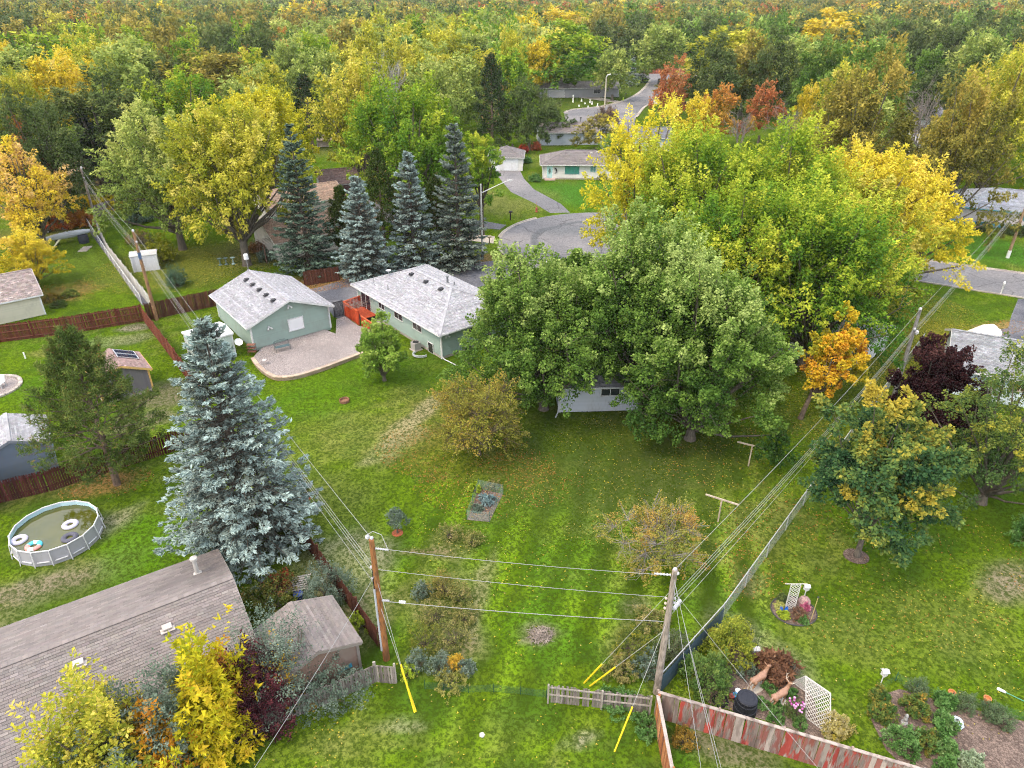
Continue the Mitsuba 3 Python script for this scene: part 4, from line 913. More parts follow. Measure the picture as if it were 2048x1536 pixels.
grow('apple_tree', 8.6, 31.4, 131, 3.7, 2.9, 'sprawling old apple tree with grey bare twigs and rusty leaves on the lawn', cols=((.2, .23, .05), (.32, .31, .07), (.42, .3, .07), (.45, .25, .08)), base=.16, lobes=20, sprays=15, leaves=50, size=.1, up=.15, tip=.1, hue=1.0, bare=.3, twigs=520, bark=(.36, .33, .3), wild=.5, squash=.9, girth=.55, cone=0)
plant('blue_spruce', -16.0, 33.3, spruce(140, 15.4, 5.2, levels=40, per=15, twig=34, size=.28, cols=BLU, ragged=.3), 'big silvery blue spruce beside the long brown roof', mat='mat_needle')
plant('red_pine', -27.4, 39.3, pine(141, 11.2, 4.4, boughs=90, tufts=30, needles=17, size=.25, cols=((.06, .095, .025), (.11, .165, .035), (.22, .25, .07))), 'shaggy green pine with a pale trunk beside the pool yard', mat='mat_needle')
plant('blue_spruce', -36.6, 36.3, spruce(142, 7.4, 2.6, levels=26, per=12, twig=24, size=.28, cols=BLU), 'pale spruce cut off by the edge beside the slate shed', mat='mat_needle')
SPR = ((-24.3, 80.8, 17.2, 4.6, FIR, 'tallest dark green spruce of the row behind the small brown fence'),
       (-17.4, 79.8, 12.2, 4.3, BLU, 'silvery spruce second in the row behind the driveway'),
       (-11.9, 82.5, 14.2, 3.9, BLU, 'slender blue spruce in the middle of the spruce row'),
       (-6.5, 83.2, 17.4, 4.3, ((.05, .07, .05), (.1, .13, .105), (.17, .21, .175), (.25, .3, .26)), 'tall grey green spruce nearest the street lamp'))
for i, (x, y, h, r, c, lab) in enumerate(SPR):
    plant('spruce_tree', x, y, spruce(150 + i, h, r, levels=32, per=12, twig=24, size=.36, cols=c, ragged=.35), lab, mat='mat_needle')
for i, (x, y, h, r, lab) in enumerate(((-15.6, 83.5, 13.5, 3.0, 'green pine between the two blue spruces of the row'), (-9.3, 86, 10, 2.6, 'shorter green pine tucked behind the slender blue spruce'), (-20.6, 84.5, 9, 2.4, 'low dark pine between the tallest spruce and the silvery one'))):
    plant('pine_tree', x, y, pine(160 + i, h, r, boughs=56, tufts=20, needles=12, size=.36, cols=((.03, .055, .016), (.06, .1, .02), (.11, .14, .04)), base=.25), lab, mat='mat_needle')
plant('spruce_tree', *(-66.70, 115.61), spruce(156, 14.5, 3.1, levels=28, per=11, twig=18, size=.42, cols=((.04, .05, .05), (.075, .095, .095), (.12, .15, .155), (.17, .21, .22)), ragged=.45, base=.3), 'dusky blue spruce with a bare lower trunk beside the ochre house', mat='mat_needle')

# ---------------------------------------------------------------- the farther trees: a few grown forms, set as copies of different size, turn and colour
groups = {}
FORM = {}
def form(kind, lod):
    """(trunk, crown as function of colours); unit tree 10 m high, radius 4"""
    sd = {'feather': 201, 'feather_b': 202, 'round': 203, 'round_b': 204, 'loose': 205}.get(kind, 209)
    q = {0: dict(lobes=26, sprays=9, leaves=70, size=.22), 1: dict(lobes=20, sprays=7, leaves=36, size=.38), 2: dict(lobes=14, sprays=5, leaves=11, size=.85)}[lod]
    s = {'feather': dict(up=1.1, tip=.6, base=.14), 'feather_b': dict(up=.9, tip=.6, base=.1, wild=.4), 'round': dict(up=.3, tip=.3, base=.12), 'round_b': dict(up=.4, tip=.4, base=.08, wild=.35), 'loose': dict(up=.4, tip=.3, base=.2, bare=.4, wild=.45)}[kind]
    return lambda cols: broadleaf(sd, 10, 4., cols=cols, hue=.7, tri=True, limb=lod == 0, **q, **s)
PALS = dict(green=GRN, mixed=GRY, yellowgreen=YGR, gold=GLD, orange=ORG, red=RED, olive=OLV, dark=DRK, pale=PAL, pink=PNK, brown=BRN)
def group_for(kind, pal, lod):
    k = 'form_%s_%s_%d' % (kind, pal, lod)
    if k not in scene:
        if kind == 'bare':
            t, c = bare_tree(31, 10, 4, splits=3 if lod < 2 else 2, stems=8 if lod < 2 else 5, col=(.42, .4, .39) if pal == 'white' else (.27, .235, .225)); mat = 'mat_bark'
        elif kind == 'spruce':
            t, c = spruce(41, 10, 2.2, levels=20 if lod < 2 else 11, per=10 if lod < 2 else 7, twig=13 if lod < 2 else 6, size=.42 if lod < 2 else .8, cols=BLU if pal == 'blue' else FIR, tri=True); mat = 'mat_needle'
        elif kind == 'pine':
            t, c = pine(42, 10, 3.2, boughs=44, tufts=14, needles=7, size=.55, cols=((.025, .045, .02), (.045, .075, .03), (.08, .11, .05))); mat = 'mat_needle'
        else:
            t, c = form(kind, lod)(PALS[pal]); mat = 'mat_leaf'
        scene[k] = {'type': 'shapegroup', 'trunk': shape(t, 'mat_bark'), 'crown': shape(c, mat)}
    return k
def tree_at(name, label, x, y, H, R, kind, pal, lod, rot, group=None, cat='tree', z=0.):
    k = thing(name, label, cat, group)
    r0 = {'spruce': 2.2, 'pine': 3.2}.get(kind, 4.)
    scene[k] = {'type': 'instance', 'g': {'type': 'ref', 'id': group_for(kind, pal, lod)}, 'to_world': T().translate([x, y, z]).rotate([0, 0, 1], rot).scale([R / r0, R / r0, H / 10])}
    return k
placed = []
MID = [  # x, y, height, crown radius, form, colours, name, what sets it apart
    ((-61.47, 89.92, 13.0, 5.38), 'loose', 'pink', 'gold_maple', 'golden maple with pinkish half bare boughs at the left edge'),
    ((-66.69, 98.17, 14.0, 3.75), 'loose', 'red', 'red_maple', 'red leaved maple at the left edge above the golden one'),
    ((-55.06, 76.98, 6.0, 3.41), 'round', 'gold', 'gold_shrub_tree', 'low bright yellow tree behind the cream garage at the edge'),
    ((-64.66, 115.65, 18.0, 10.17), 'round_b', 'dark', 'dark_oak', 'large dark green oak above the ochre house'),
    ((-64.03, 98.96, 17.0, 5.79), 'round', 'dark', 'dark_oak', 'dark green oak at the left edge above the red maple'),
    ((-61.20, 120.76, 16.0, 6.13), 'round', 'dark', 'dark_oak', 'dark green oak between the dusky spruce and the pale green maple'),
    ((-54.01, 122.78, 18.0, 8.68), 'feather_b', 'mixed', 'mixed_maple', 'green maple with a yellow right side above the pale green maple'),
    ((-70.19, 135.16, 13.0, 3.20), 'loose', 'gold', 'gold_tree', 'small golden tree squeezed beside the dusky spruce'),
    ((-94.01, 155.95, 18.0, 6.70), 'round', 'gold', 'gold_tree', 'bright golden tree among green crowns near the left edge'),
    ((-93.26, 165.16, 17.0, 4.91), 'round_b', 'gold', 'gold_tree', 'second bright golden tree right of the first near the left edge'),
    ((-120.91, 188.87, 18.0, 10.50), 'feather', 'pale', 'pale_maple', 'pale yellow green maple at the left edge below the dark woods'),
    ((-93.47, 141.69, 17.0, 5.67), 'feather', 'yellowgreen', 'pale_maple', 'yellow green maple at the left edge below the palest one'),
    ((-104.89, 211.43, 19.0, 10.30), 'feather', 'pale', 'pale_maple', 'pale green spiky maple high in the left woods'),
    ((-87.86, 168.79, 18.0, 7.22), 'feather_b', 'yellowgreen', 'pale_maple', 'yellow green maple just below the pale spiky one'),
    ((-80.32, 177.86, 16.0, 5.27), 'round', 'dark', 'dusky_tree', 'small grey green tree among the yellow green maples'),
    ((-70.02, 180.63, 18.0, 11.25), 'feather', 'olive', 'olive_maple', 'wide olive yellow maple left of the round dark tree'),
    ((-65.32, 212.80, 14.0, 7.24), 'round', 'dark', 'round_tree', 'round dark tree with rusty tinge beside the fiery orange ones'),
    ((-92.00, 308.62, 15.0, 5.15), 'round_b', 'orange', 'orange_maple', 'fiery orange maple beside the small far house'),
    ((-83.92, 294.01, 12.0, 3.80), 'round', 'red', 'orange_maple', 'coral red maple just below the fiery orange one'),
    ((-87.12, 258.15, 13.0, 5.02), 'loose', 'orange', 'orange_maple', 'low orange maple above the round dark tree'),
    ((-87.91, 272.38, 18.0, 7.88), 'round', 'dark', 'dark_oak', 'dark green oak just above the orange maples'),
    ((-42.47, 156.01, 14.0, 4.79), 'pine', 'x', 'dark_pine', 'dark pine standing alone above the tan shed'),
    ((-25.45, 123.35, 20.0, 7.84), 'feather_b', 'yellowgreen', 'yellow_poplar', 'tall soft yellow poplar left of the tall green maple'),
    ((-29.36, 183.84, 18.0, 6.02), 'bare', 'white', 'white_poplar', 'whitish bare poplar above the yellow poplar'),
    ((-43.20, 180.24, 14.0, 2.68), 'bare', 'white', 'white_poplar', 'small whitish bare poplar left of the yellow poplar'),
    ((-4.21, 157.59, 17.4, 4.80), 'pine', 'x', 'grey_pine', 'tall grey green pine above the white garage'),
    ((3.63, 155.96, 13.3, 5.21), 'loose', 'dark', 'grey_elm', 'loose grey green tree with a red vine trunk left of the white bungalow'),
    ((0.11, 155.96, 7.6, 3.69), 'loose', 'dark', 'grey_elm', 'lower loose green tree between the white garage and the grey house'),
    ((8.58, 165.60, 8.2, 4.45), 'round', 'dark', 'round_tree', 'dense green tree at the corner of the grey house'),
    ((18.67, 243.30, 19.7, 13.72), 'feather_b', 'mixed', 'big_maple', 'big yellow tinged maple above the two white cars'),
    ((30.89, 232.78, 15.2, 6.35), 'feather', 'pale', 'street_tree', 'neat pale green tree on the far lawn beside the lamp post'),
    ((48.08, 280.92, 12.2, 2.91), 'spruce', 'green', 'spruce_tree', 'narrow dark spruce at the corner of the far street'),
    ((42.26, 270.16, 9.4, 3.16), 'spruce', 'blue', 'blue_spruce', 'small blue spruce at the corner of the far street'),
    ((52.63, 272.35, 20.0, 9.61), 'feather', 'pale', 'pale_maple', 'pale green maple behind the far red fence'),
    ((50.63, 221.03, 8.4, 8.00), 'loose', 'olive', 'olive_tree', 'olive tree with orange tips above the black car'),
    ((69.42, 245.93, 20.0, 14.26), 'feather', 'yellowgreen', 'big_maple', 'big yellow green maple above the orange trees'),
    ((78.56, 216.18, 19.0, 10.52), 'feather', 'pale', 'pale_maple', 'soft yellow green maple right of the big yellow green one'),
    ((133.21, 330.79, 21.0, 16.86), 'feather_b', 'gold', 'gold_maple', 'tall bright golden maple above the olive band of trees'),
    ((89.20, 225.06, 14.0, 12.47), 'round', 'olive', 'olive_tree', 'olive trees forming a low band below the golden maple'),
    ((42.99, 156.92, 12.0, 5.25), 'loose', 'orange', 'orange_maple', 'orange maple with thinning crown nearest the far street'),
    ((38.30, 151.81, 11.0, 4.08), 'loose', 'gold', 'orange_maple', 'golden orange maple beside the black car'),
    ((54.44, 162.10, 12.0, 4.06), 'loose', 'red', 'red_maple', 'red orange maple among the bare trees'),
    ((44.78, 144.64, 11.0, 3.42), 'bare', 'brown', 'bare_tree', 'bare brown tree below the red orange maple'),
    ((53.42, 143.82, 12.0, 3.88), 'bare', 'brown', 'bare_tree', 'bare brown tree left of the round golden olive tree'),
    ((55.28, 132.62, 12.0, 3.15), 'bare', 'white', 'bare_tree', 'bare pale tree just left below the round golden olive tree'),
    ((63.71, 162.10, 12.0, 2.71), 'round', 'gold', 'gold_tree', 'small bright gold tree among the bare trees'),
    ((49.70, 106.36, 21.0, 7.54), 'round', 'olive', 'round_maple', 'huge round olive gold maple above the golden maples'),
    ((55.71, 125.10, 12.0, 4.27), 'round', 'olive', 'olive_tree', 'olive tree tucked under the huge round maple'),
    ((167.95, 345.37, 14.0, 6.19), 'round', 'brown', 'brown_tree', 'brown tinged tree right of the golden maple'),
    ((126.99, 260.82, 11.0, 4.75), 'round', 'brown', 'brown_tree', 'rusty brown small tree above the round maple'),
    ((74.13, 134.66, 17.0, 4.96), 'bare', 'brown', 'bare_tree', 'bare brown tree standing before the white far house'),
    ((57.48, 93.64, 20.0, 6.10), 'feather_b', 'olive', 'yellow_ash', 'wide yellow olive ash below the upper right corner'),
    ((76.70, 116.96, 21.0, 7.84), 'feather_b', 'yellowgreen', 'yellow_ash', 'tall yellow ash cut by the right edge'),
    ((65.24, 110.83, 13.0, 4.58), 'round', 'olive', 'yellow_ash', 'lower olive ash right of the white roofed far house'),
    ((81.83, 109.02, 5.7, 2.30), 'loose', 'orange', 'orange_maple', 'orange maple at the right edge beside the teal trimmed house'),
    ((153.44, 299.59, 19.0, 9.59), 'round', 'dark', 'dark_oak', 'dark green oak at the upper right beyond the brown trees'),
    ((119.57, 220.01, 15.0, 5.02), 'round', 'green', 'green_tree', 'blue green tree beside the grey far house'),
    ((144.86, 237.44, 19.0, 9.97), 'feather', 'green', 'green_maple', 'pale green maple above the wide yellow ash'),
    ((155.12, 270.52, 19.0, 8.69), 'round', 'dark', 'dark_oak', 'dark oak left of the pale green maple in the upper right'),
    ((17.56, 153.12, 7.0, 4.67), 'loose', 'olive', 'olive_tree', 'small olive tree behind the white bungalow'),
    ((20.46, 143.28, 6.0, 3.42), 'loose', 'mixed', 'olive_tree', 'small yellow green tree between bungalow and blue grey house'),
    ((-82.48, 360.04, 19.0, 13.75), 'feather', 'pale', 'pale_maple', 'pale yellow maple right of the small far house'),
    ((-52.32, 286.42, 19.0, 11.94), 'feather', 'pale', 'pale_maple', 'soft green maple above the white poplar'),
    ((-42.75, 324.39, 19.0, 11.39), 'feather_b', 'mixed', 'mixed_maple', 'green maple with yellow top above the tall green maple'),
    ((-31.50, 347.33, 19.0, 12.18), 'feather', 'yellowgreen', 'pale_maple', 'yellow topped maple in the middle of the pale row'),
    ((-14.99, 265.54, 18.0, 8.55), 'feather', 'pale', 'pale_maple', 'pale green maple right of the yellow topped one'),
    ((-18.86, 190.67, 17.0, 7.49), 'feather', 'yellowgreen', 'pale_maple', 'light yellow maple directly above the tall green maple'),
    ((-3.25, 270.52, 19.0, 10.43), 'feather', 'pale', 'pale_maple', 'pale maple above the tall grey pine'),
    ((-0.46, 179.06, 18.0, 6.46), 'feather', 'mixed', 'mixed_maple', 'green maple right of the tall grey pine'),
    ((8.63, 241.89, 17.0, 6.26), 'feather', 'gold', 'gold_maple', 'gold tinged maple left of the big yellow tinged maple'),
    ((25.21, 418.85, 20.0, 17.25), 'round', 'gold', 'gold_maple', 'wide tan gold maple beyond the big yellow tinged maple'),
    ((-45.28, 183.84, 18.0, 6.62), 'feather', 'pale', 'green_maple', 'pale green maple with a dark base beside the small far house')]
mg = rng_for(500)
for (x, y, H, R), kind, pal, name, lab in MID:
    lod = 0 if y < 150 and kind not in ('bare', 'spruce', 'pine') else 1
    tree_at(name, lab, x, y, H, R, kind, pal, lod, mg.uniform(0, 360))
    placed.append((x, y, R))
# the wooded lots behind: single trees as far as they can be told apart
open_ = [(np.array(p), r) for p, r in (((16.86, 218.02), 16), ((23.58, 199.72), 14), ((34.29, 228.38), 16), ((45.36, 258.78), 16), ((54.14, 289.12), 16), ((60.59, 303.21), 26), ((37.20, 261.54), 15), ((11.64, 179.11), 17), ((22.49, 168.64), 13), ((54.49, 230.56), 14),
          ((-127.94, 459.60), 13), ((112.49, 195.58), 14), ((90.03, 161.50), 11), ((194.85, 326.97), 13), ((207.47, 432.63), 12), ((-106.70, 389.87), 16), ((-1.35, 139.01), 14), ((11.66, 132.72), 20), ((-42.37, 161.50), 8), ((-73.90, 119.85), 24), ((71.95, 103.57), 22))]
fg = rng_for(501); far_specs = []; n_try = 0
WORD = dict(green='green', mixed='green and yellow', yellowgreen='yellow green', gold='golden', orange='orange', red='red', olive='olive brown', dark='dark green', pale='pale green')
while n_try < 9000 and len(far_specs) < 225:
    n_try += 1
    y = fg.uniform(118, 420); x = fg.uniform(-.74, .74) * y * 1.02
    R = fg.uniform(5.0, 8.6)
    if y < 150 and abs(x / y) < .42: continue
    if any(math.hypot(x - a, y - b) < (R + r) * (.62 if y > 200 else .8) for a, b, r in placed): continue
    if any(np.hypot(*(c - (x, y))) < r + R * .6 for c, r in open_): continue
    w = meshkit.noise(np.array([[x / 45, y / 45, 3.]]), 11)[0] + fg.normal(0, .16) + (y - 200) / 900
    t = x / y
    if t < -.3: seq = ['pale', 'yellowgreen', 'mixed', 'dark', 'olive', 'dark']
    elif t < .1: seq = ['pale', 'pale', 'yellowgreen', 'mixed', 'green', 'olive']
    else: seq = ['yellowgreen', 'pale', 'olive', 'dark', 'green', 'dark']
    pal = seq[int(np.clip(w * 6, 0, 5))]
    if fg.uniform() < .06: pal = ['red', 'orange', 'gold', 'gold'][fg.integers(4)]
    if pal in ('red', 'orange'): R *= .55
    kind = ['feather', 'feather_b', 'round', 'round_b'][fg.integers(4)]
    H = fg.uniform(14, 21) * (.7 if pal in ('red', 'orange') else 1)
    far_specs.append((x, y, H, R, kind, pal, fg.uniform(0, 360)))
    placed.append((x, y, R))
# each is told by its colour and by the nearest tree that is told by name
def short(s):
    for c in (' with ', ' above ', ' at ', ' beside ', ' left ', ' right ', ' between ', ' among ', ' behind ', ' just ', ' before ', ' standing ', ' below ', ' near ', ' nearest ', ' beyond ', ' cut ', ' tucked ', ' on ', ' forming ', ' squeezed ', ' in '):
        s = s.split(c)[0]
    return s
marks = [((m[0][0], m[0][1]), short(m[4])) for m in MID]
words = [m[1] for m in marks]; marks = [m for m in marks if words.count(m[1]) == 1 and len(m[1].split()) >= 3]
ORDN = ('', 'second ', 'third ', 'fourth ', 'fifth ', 'sixth ', 'seventh ', 'eighth ', 'ninth ', 'tenth ')
told = {}
for x, y, H, R, kind, pal, rot in sorted(far_specs, key=lambda q: q[1]):
    (mx_, my_), w = min(marks, key=lambda m: math.hypot((m[0][0] / m[0][1] - x / y) * 330, (m[0][1] - y) * .55))
    rel = 'behind' if abs(x / y - mx_ / my_) < .035 and y > my_ else 'in front of' if abs(x / y - mx_ / my_) < .035 else 'left of' if x / y < mx_ / my_ else 'right of'
    base = '%s tree %s the %s' % (WORD[pal], rel, w); i = told[base] = told.get(base, -1) + 1
    name = {'dark': 'dark_tree', 'gold': 'gold_tree', 'orange': 'orange_tree', 'red': 'red_tree', 'olive': 'olive_tree'}.get(pal, 'green_tree')
    tree_at(name, ORDN[min(i, 9)] + base, x, y, H, R, kind, pal, 1 if y < 230 else 2, rot, 'trees of the wooded lots')
# beyond them the woods read as one mass up to the skyline
tag('far_woods', 'woods in autumn colours running to the skyline', kind='stuff')
wg_ = rng_for(502); nn_ = 0
yy = 408.
while yy < 1900:
    sp = 11 + (yy - 400) * .012
    for x in np.arange(-.78 * yy - 20, .78 * yy + 20, sp * 1.15):
        x = x + wg_.uniform(-.4, .4) * sp; y = yy + wg_.uniform(-.5, .5) * sp
        w = meshkit.noise(np.array([[x / 80, y / 80, 9.]]), 13)[0] + wg_.normal(0, .2)
        pal = ['pale', 'olive', 'dark', 'dark', 'olive', 'brown', 'green'][int(np.clip(w * 7, 0, 6))]
        if wg_.uniform() < .09: pal = ['red', 'orange', 'gold', 'yellowgreen'][wg_.integers(4)]
        nn_ += 1; R = sp * wg_.uniform(.55, .85)
        scene['far_woods__%04d' % nn_] = {'type': 'instance', 'g': {'type': 'ref', 'id': group_for(['round', 'round_b', 'feather'][wg_.integers(3)], pal, 2)},
            'to_world': T().translate([x, y, -1]).rotate([0, 0, 1], wg_.uniform(0, 360)).scale([R / 4, R / 4, wg_.uniform(13, 20) / 10])}
    yy += sp * (1. + (yy - 400) * .0022)
# ---------------------------------------------------------------- fences, board by board
def fence(name, label, pts, h, bw, gap, cols, seed, post=2.4, rails=(.35, .95, 1.5), side=1, thick=.02, tip='flat', postc=None, ph=.08, rough=.03, cap=None, lean=.012, missing=0., railc=None, mat='mat_wood'):
    g = rng_for(seed); k = thing(name, label, 'fence'); pts = np.asarray(pts, float); cols = np.asarray(cols, float)
    for p, q in zip(pts[:-1], pts[1:]):
        d = q - p; L = np.linalg.norm(d); d = d / L; n = np.array([d[1], -d[0]]) * side; a = math.atan2(d[1], d[0])
        for s in np.arange(bw / 2, L - bw / 2 + 1e-6, bw + gap):
            if g.uniform() < missing: continue
            c = p + d * s; hh = h + g.normal(0, rough); col = cols[g.integers(len(cols))] * math.exp(g.normal(0, .13))
            w = bw / 2; t = g.normal(0, lean); off = g.normal(0, .004)
            if tip == 'flat': o = [(-w, 0), (w, 0), (w, hh), (-w, hh)]
            elif tip == 'dog': o = [(-w, 0), (w, 0), (w, hh - w * .8), (w * .4, hh), (-w * .4, hh), (-w, hh - w * .8)]
            else: o = [(-w, 0), (w, 0), (w, hh - w * 1.3), (0, hh), (-w, hh - w * 1.3)]
            f = [(*(c + d * (x + t * z) + n * (off - thick / 2)), z) for x, z in o]; b = [(*(c + d * (x + t * z) + n * (off + thick / 2)), z) for x, z in o]; m = len(o)
            mb = MB()
            fan = [[0, i, i + 1] for i in range(1, m - 1)]
            mb.add(f, [x[::-1] for x in fan], col).add(b, fan, col).add(f + b, [[i, (i + 1) % m, m + (i + 1) % m, m + i] for i in range(m)], col)
            part(k, 'board', mb, mat)
        pc = np.asarray(postc if postc is not None else cols[0])
        nb = max(1, round(L / post))
        for i in range(nb + 1):
            c = p + d * L * i / nb + n * (.055 + thick / 2)
            part(k, 'post', MB().box((*c, (h + ph) / 2), (.09, .09, h + ph), a, pc * math.exp(g.normal(0, .1))), mat)
            if i < nb:
                e = p + d * L * (i + 1) / nb + n * (.03 + thick / 2); c2 = p + d * L * i / nb + n * (.03 + thick / 2)
                for z in rails:
                    part(k, 'rail', MB().beam((*(c2 + d * .05), z + g.normal(0, .01)), (*(e - d * .05), z + g.normal(0, .01)), .04, .085, np.asarray(railc if railc is not None else pc) * math.exp(g.normal(0, .1))), mat)
        if cap is not None:
            for i in range(nb):
                c2, e = p + d * L * i / nb, p + d * L * (i + 1) / nb
                part(k, 'cap_rail', MB().beam((*(c2 + d * .004), h + .03), (*(e - d * .004), h + .03), .15, .04, np.asarray(cap) * math.exp(g.normal(0, .06))), mat)
    return k
WINE = ((.13, .038, .026), (.15, .047, .032), (.105, .032, .024))
fence('picket_fence', 'long reddish brown picket fence running below the cream garage', [(-57.5, 58.9), (-49.85, 61.88), (-44.26, 63.83), (-38.1, 66.9)], 1.85, .1, .014, WINE, 700, post=2.45, tip='point', rails=(.3, 1.0, 1.65), railc=(.17, .06, .045))
fence('board_fence', 'dark brown board fence running behind the sage garage to the utility pole', [(-37.75, 67.1), (-32.34, 70.76), (-29.6, 72.6)], 1.85, .13, .008, ((.10, .045, .03), (.14, .06, .038), (.08, .036, .026)), 701, rails=(.3, 1.5), side=-1)
RB = ((.2, .065, .04), (.15, .05, .035), (.24, .09, .06))
fence('lot_line_fence', 'red brown fence seen end on beside the white roofed shed', [(-38.0, 66.7), (-30.52, 56.93), (-25.2, 49.8)], 1.75, .13, .015, RB, 702, rails=(.35, 1.0, 1.6), side=-1, railc=(.3, .12, .08))
fence('lot_line_fence', 'dark brown fence emerging from under the big blue spruce towards the brown shed', [(-14.6, 35.6), (-6.9, 25.3)], 1.5, .13, .015, ((.12, .05, .035), (.09, .04, .03)), 703, rails=(.35, 1.2), side=-1)
fence('dark_picket_fence', 'dark wine red picket fence between the swimming pool and the shaggy pine', [(-38.4, 35.1), (-34.26, 37.27), (-31.59, 38.56), (-25.62, 43.0), (-22.0, 45.2)], 1.75, .12, .03, ((.085, .026, .026), (.11, .034, .032), (.065, .02, .02)), 704, tip='point', rails=(.4, 1.4), side=-1)
GRYW = ((.27, .235, .215), (.22, .19, .175), (.32, .285, .265), (.18, .155, .145))
fence('weathered_fence', 'weathered grey board fence running out from the brown shed past the shrubs', [(-5.75, 23.2), (-6.73, 23.3), (-8.95, 22.04), (-10.87, 21.06), (-13.39, 19.44), (-17, 17.1), (-20.5, 14.9)], 1.25, .095, .022, GRYW, 705, post=2.5, rails=(.12, .62, 1.12), side=1, postc=(.4, .36, .32), ph=.14, rough=.035, missing=.02)
fence('weathered_fence', 'short weathered grey board fence with missing slats ending at the near utility pole', [(1.74, 22.18), (4.26, 21.85), (6.5, 21.56)], 1.22, .1, .016, GRYW, 706, post=2.5, rails=(.6, 1.1), side=1, postc=(.38, .34, .3), ph=.12, rough=.04, missing=.1, lean=.03)
PATCH = ((.36, .07, .055), (.3, .06, .05), (.27, .1, .08), (.2, .15, .13), (.3, .12, .1), (.24, .1, .085), (.36, .3, .27), (.3, .06, .05))
fence('red_board_fence', 'peeling red and grey board fence along the flower garden', [(6.72, 21.38), (17.1, 17.65), (20.6, 16.4)], 1.76, .2, .006, PATCH, 707, post=2.8, rails=(.16,), side=-1, cap=(.4, .34, .3), thick=.025, rough=.006, postc=(.3, .22, .19), mat='mat_peel')
fence('orange_board_fence', 'orange brown board fence seen end on below the near utility pole', [(6.68, 21.2), (6.65, 17.74), (6.6, 15.6)], 1.76, .14, .02, ((.42, .17, .07), (.34, .13, .06), (.48, .23, .11), (.25, .12, .08)), 708, post=2.6, rails=(.3,), side=-1, cap=(.42, .36, .32), thick=.03, rough=.01)
fence('deck_fence', 'bright orange red privacy fence beside the sage bungalow', [(-15.9, 70.2), (-17.6, 68.34), (-15.65, 65.86)], 1.55, .15, .006, ((.52, .075, .03), (.47, .065, .028), (.57, .1, .04)), 709, rails=(.4, 1.2), side=-1, cap=(.56, .12, .05), rough=.004)
fence('stair_fence', 'lower orange red panel in front of the privacy fence', [(-15.3, 65.5), (-13.2, 62.9)], 1.2, .15, .006, ((.55, .09, .035), (.5, .075, .03)), 710, rails=(.4, 1.0), side=-1, cap=(.58, .14, .06), rough=.004)
fence('small_brown_fence', 'short dark brown fence in front of the spruces', [(-23.98, 76.80), (-20.33, 78.57)], 1.75, .14, .01, ((.11, .045, .03), (.15, .06, .04)), 711, rails=(.4, 1.4), side=-1)
fence('grey_fence', 'grey board fence at the far end of the fenced lane', [(-62.63, 105.15), (-60.70, 111.93)], 1.75, .16, .01, ((.24, .21, .2), (.3, .26, .25)), 712, rails=(.4, 1.4), side=-1)
fence('pale_slat_fence', 'tall pale grey slat fence along the fenced lane', [(-38.9, 70.4), (-52.06, 87.72), (-59.18, 98.57)], 1.5, .13, .012, ((.5, .49, .46), (.44, .43, .41), (.55, .53, .5)), 713, post=2.6, rails=(.3, 1.2), side=1, mat='mat_paint')
fence('far_red_fence', 'reddish fence across the end of the far street', [(53.67, 311.73), (70.34, 311.73)], 2.0, .5, .02, ((.33, .1, .07), (.28, .09, .065)), 714, post=4, rails=(.4, 1.6), side=-1)
# black gate by the garage
k = thing('iron_gate', 'black barred gate between the sage garage and the orange red fence', 'gate')
p, q = np.array((-18.9, 67.3)), np.array((-17.75, 68.25)); p = np.array((-18.53, 67.73)); q = np.array((-17.70, 68.34)); d = q - p
for z in (.12, 1.7): part(k, 'rail', MB().beam((*p, z), (*q, z), .05, .06, (.03, .03, .035)), 'mat_plain')
for i, t in enumerate(np.linspace(0, 1, 13)):
    c = p + d * t; part(k, 'post' if i in (0, 12) else 'bar', MB().box((*c, .92), (.07 if i in (0, 12) else .045,) * 2 + (1.75 if i in (0, 12) else 1.6,), math.atan2(d[1], d[0]), (.05, .052, .06)), 'mat_plain')

def mesh_fence(name, label, pts, h, col, cell, wire, post=3.0, rail=True, postc=(.4, .4, .4), seed=1, cat='fence', pr=.03):
    k = thing(name, label, cat); pts = np.asarray(pts, float)
    for p, q in zip(pts[:-1], pts[1:]):
        d = q - p; L = np.linalg.norm(d); d = d / L; w = MB()
        for sg in (1, -1):
            for s in np.arange(-h, L, cell):
                a, b = (s, s + h) if sg > 0 else (s + h, s); t0, t1 = 0., 1.
                lo, hi = sorted((a, b))
                if hi <= 0 or lo >= L: continue
                ta = np.clip((0 - a) / (b - a), 0, 1); tb = np.clip((L - a) / (b - a), 0, 1); t0, t1 = min(ta, tb), max(ta, tb)
                if t1 - t0 < .02: continue
                x0, x1 = a + (b - a) * t0, a + (b - a) * t1
                w.add([(*(p + d * (x0 - wire)), h * t0 + .03), (*(p + d * (x0 + wire)), h * t0 + .03), (*(p + d * (x1 + wire)), h * t1), (*(p + d * (x1 - wire)), h * t1)], [[0, 1, 2, 3]], col)
        part(k, 'wire_mesh', w, 'mat_plain', kind='stuff')
        n = max(1, round(L / post))
        for i in range(n + 1):
            c = p + d * L * i / n
            part(k, 'post', MB().tube([(*c, -.05), (*c, h + .06)], pr, 6, postc), 'mat_plain')
        if rail:
            part(k, 'top_rail', MB().tube([(*p, h), (*q, h)], .028, 6, postc), 'mat_plain')
    return k
CL = mesh_fence('chain_link_fence', 'long grey chain link fence running up the lawn beside the power lines', [(7.15, 22.75), (11.42, 27.24), (19.38, 37.01), (25.78, 44.83), (33.7, 54.29), (39.5, 61.2)], 1.25, (.36, .37, .38), .075, .0085)
tb = MB()
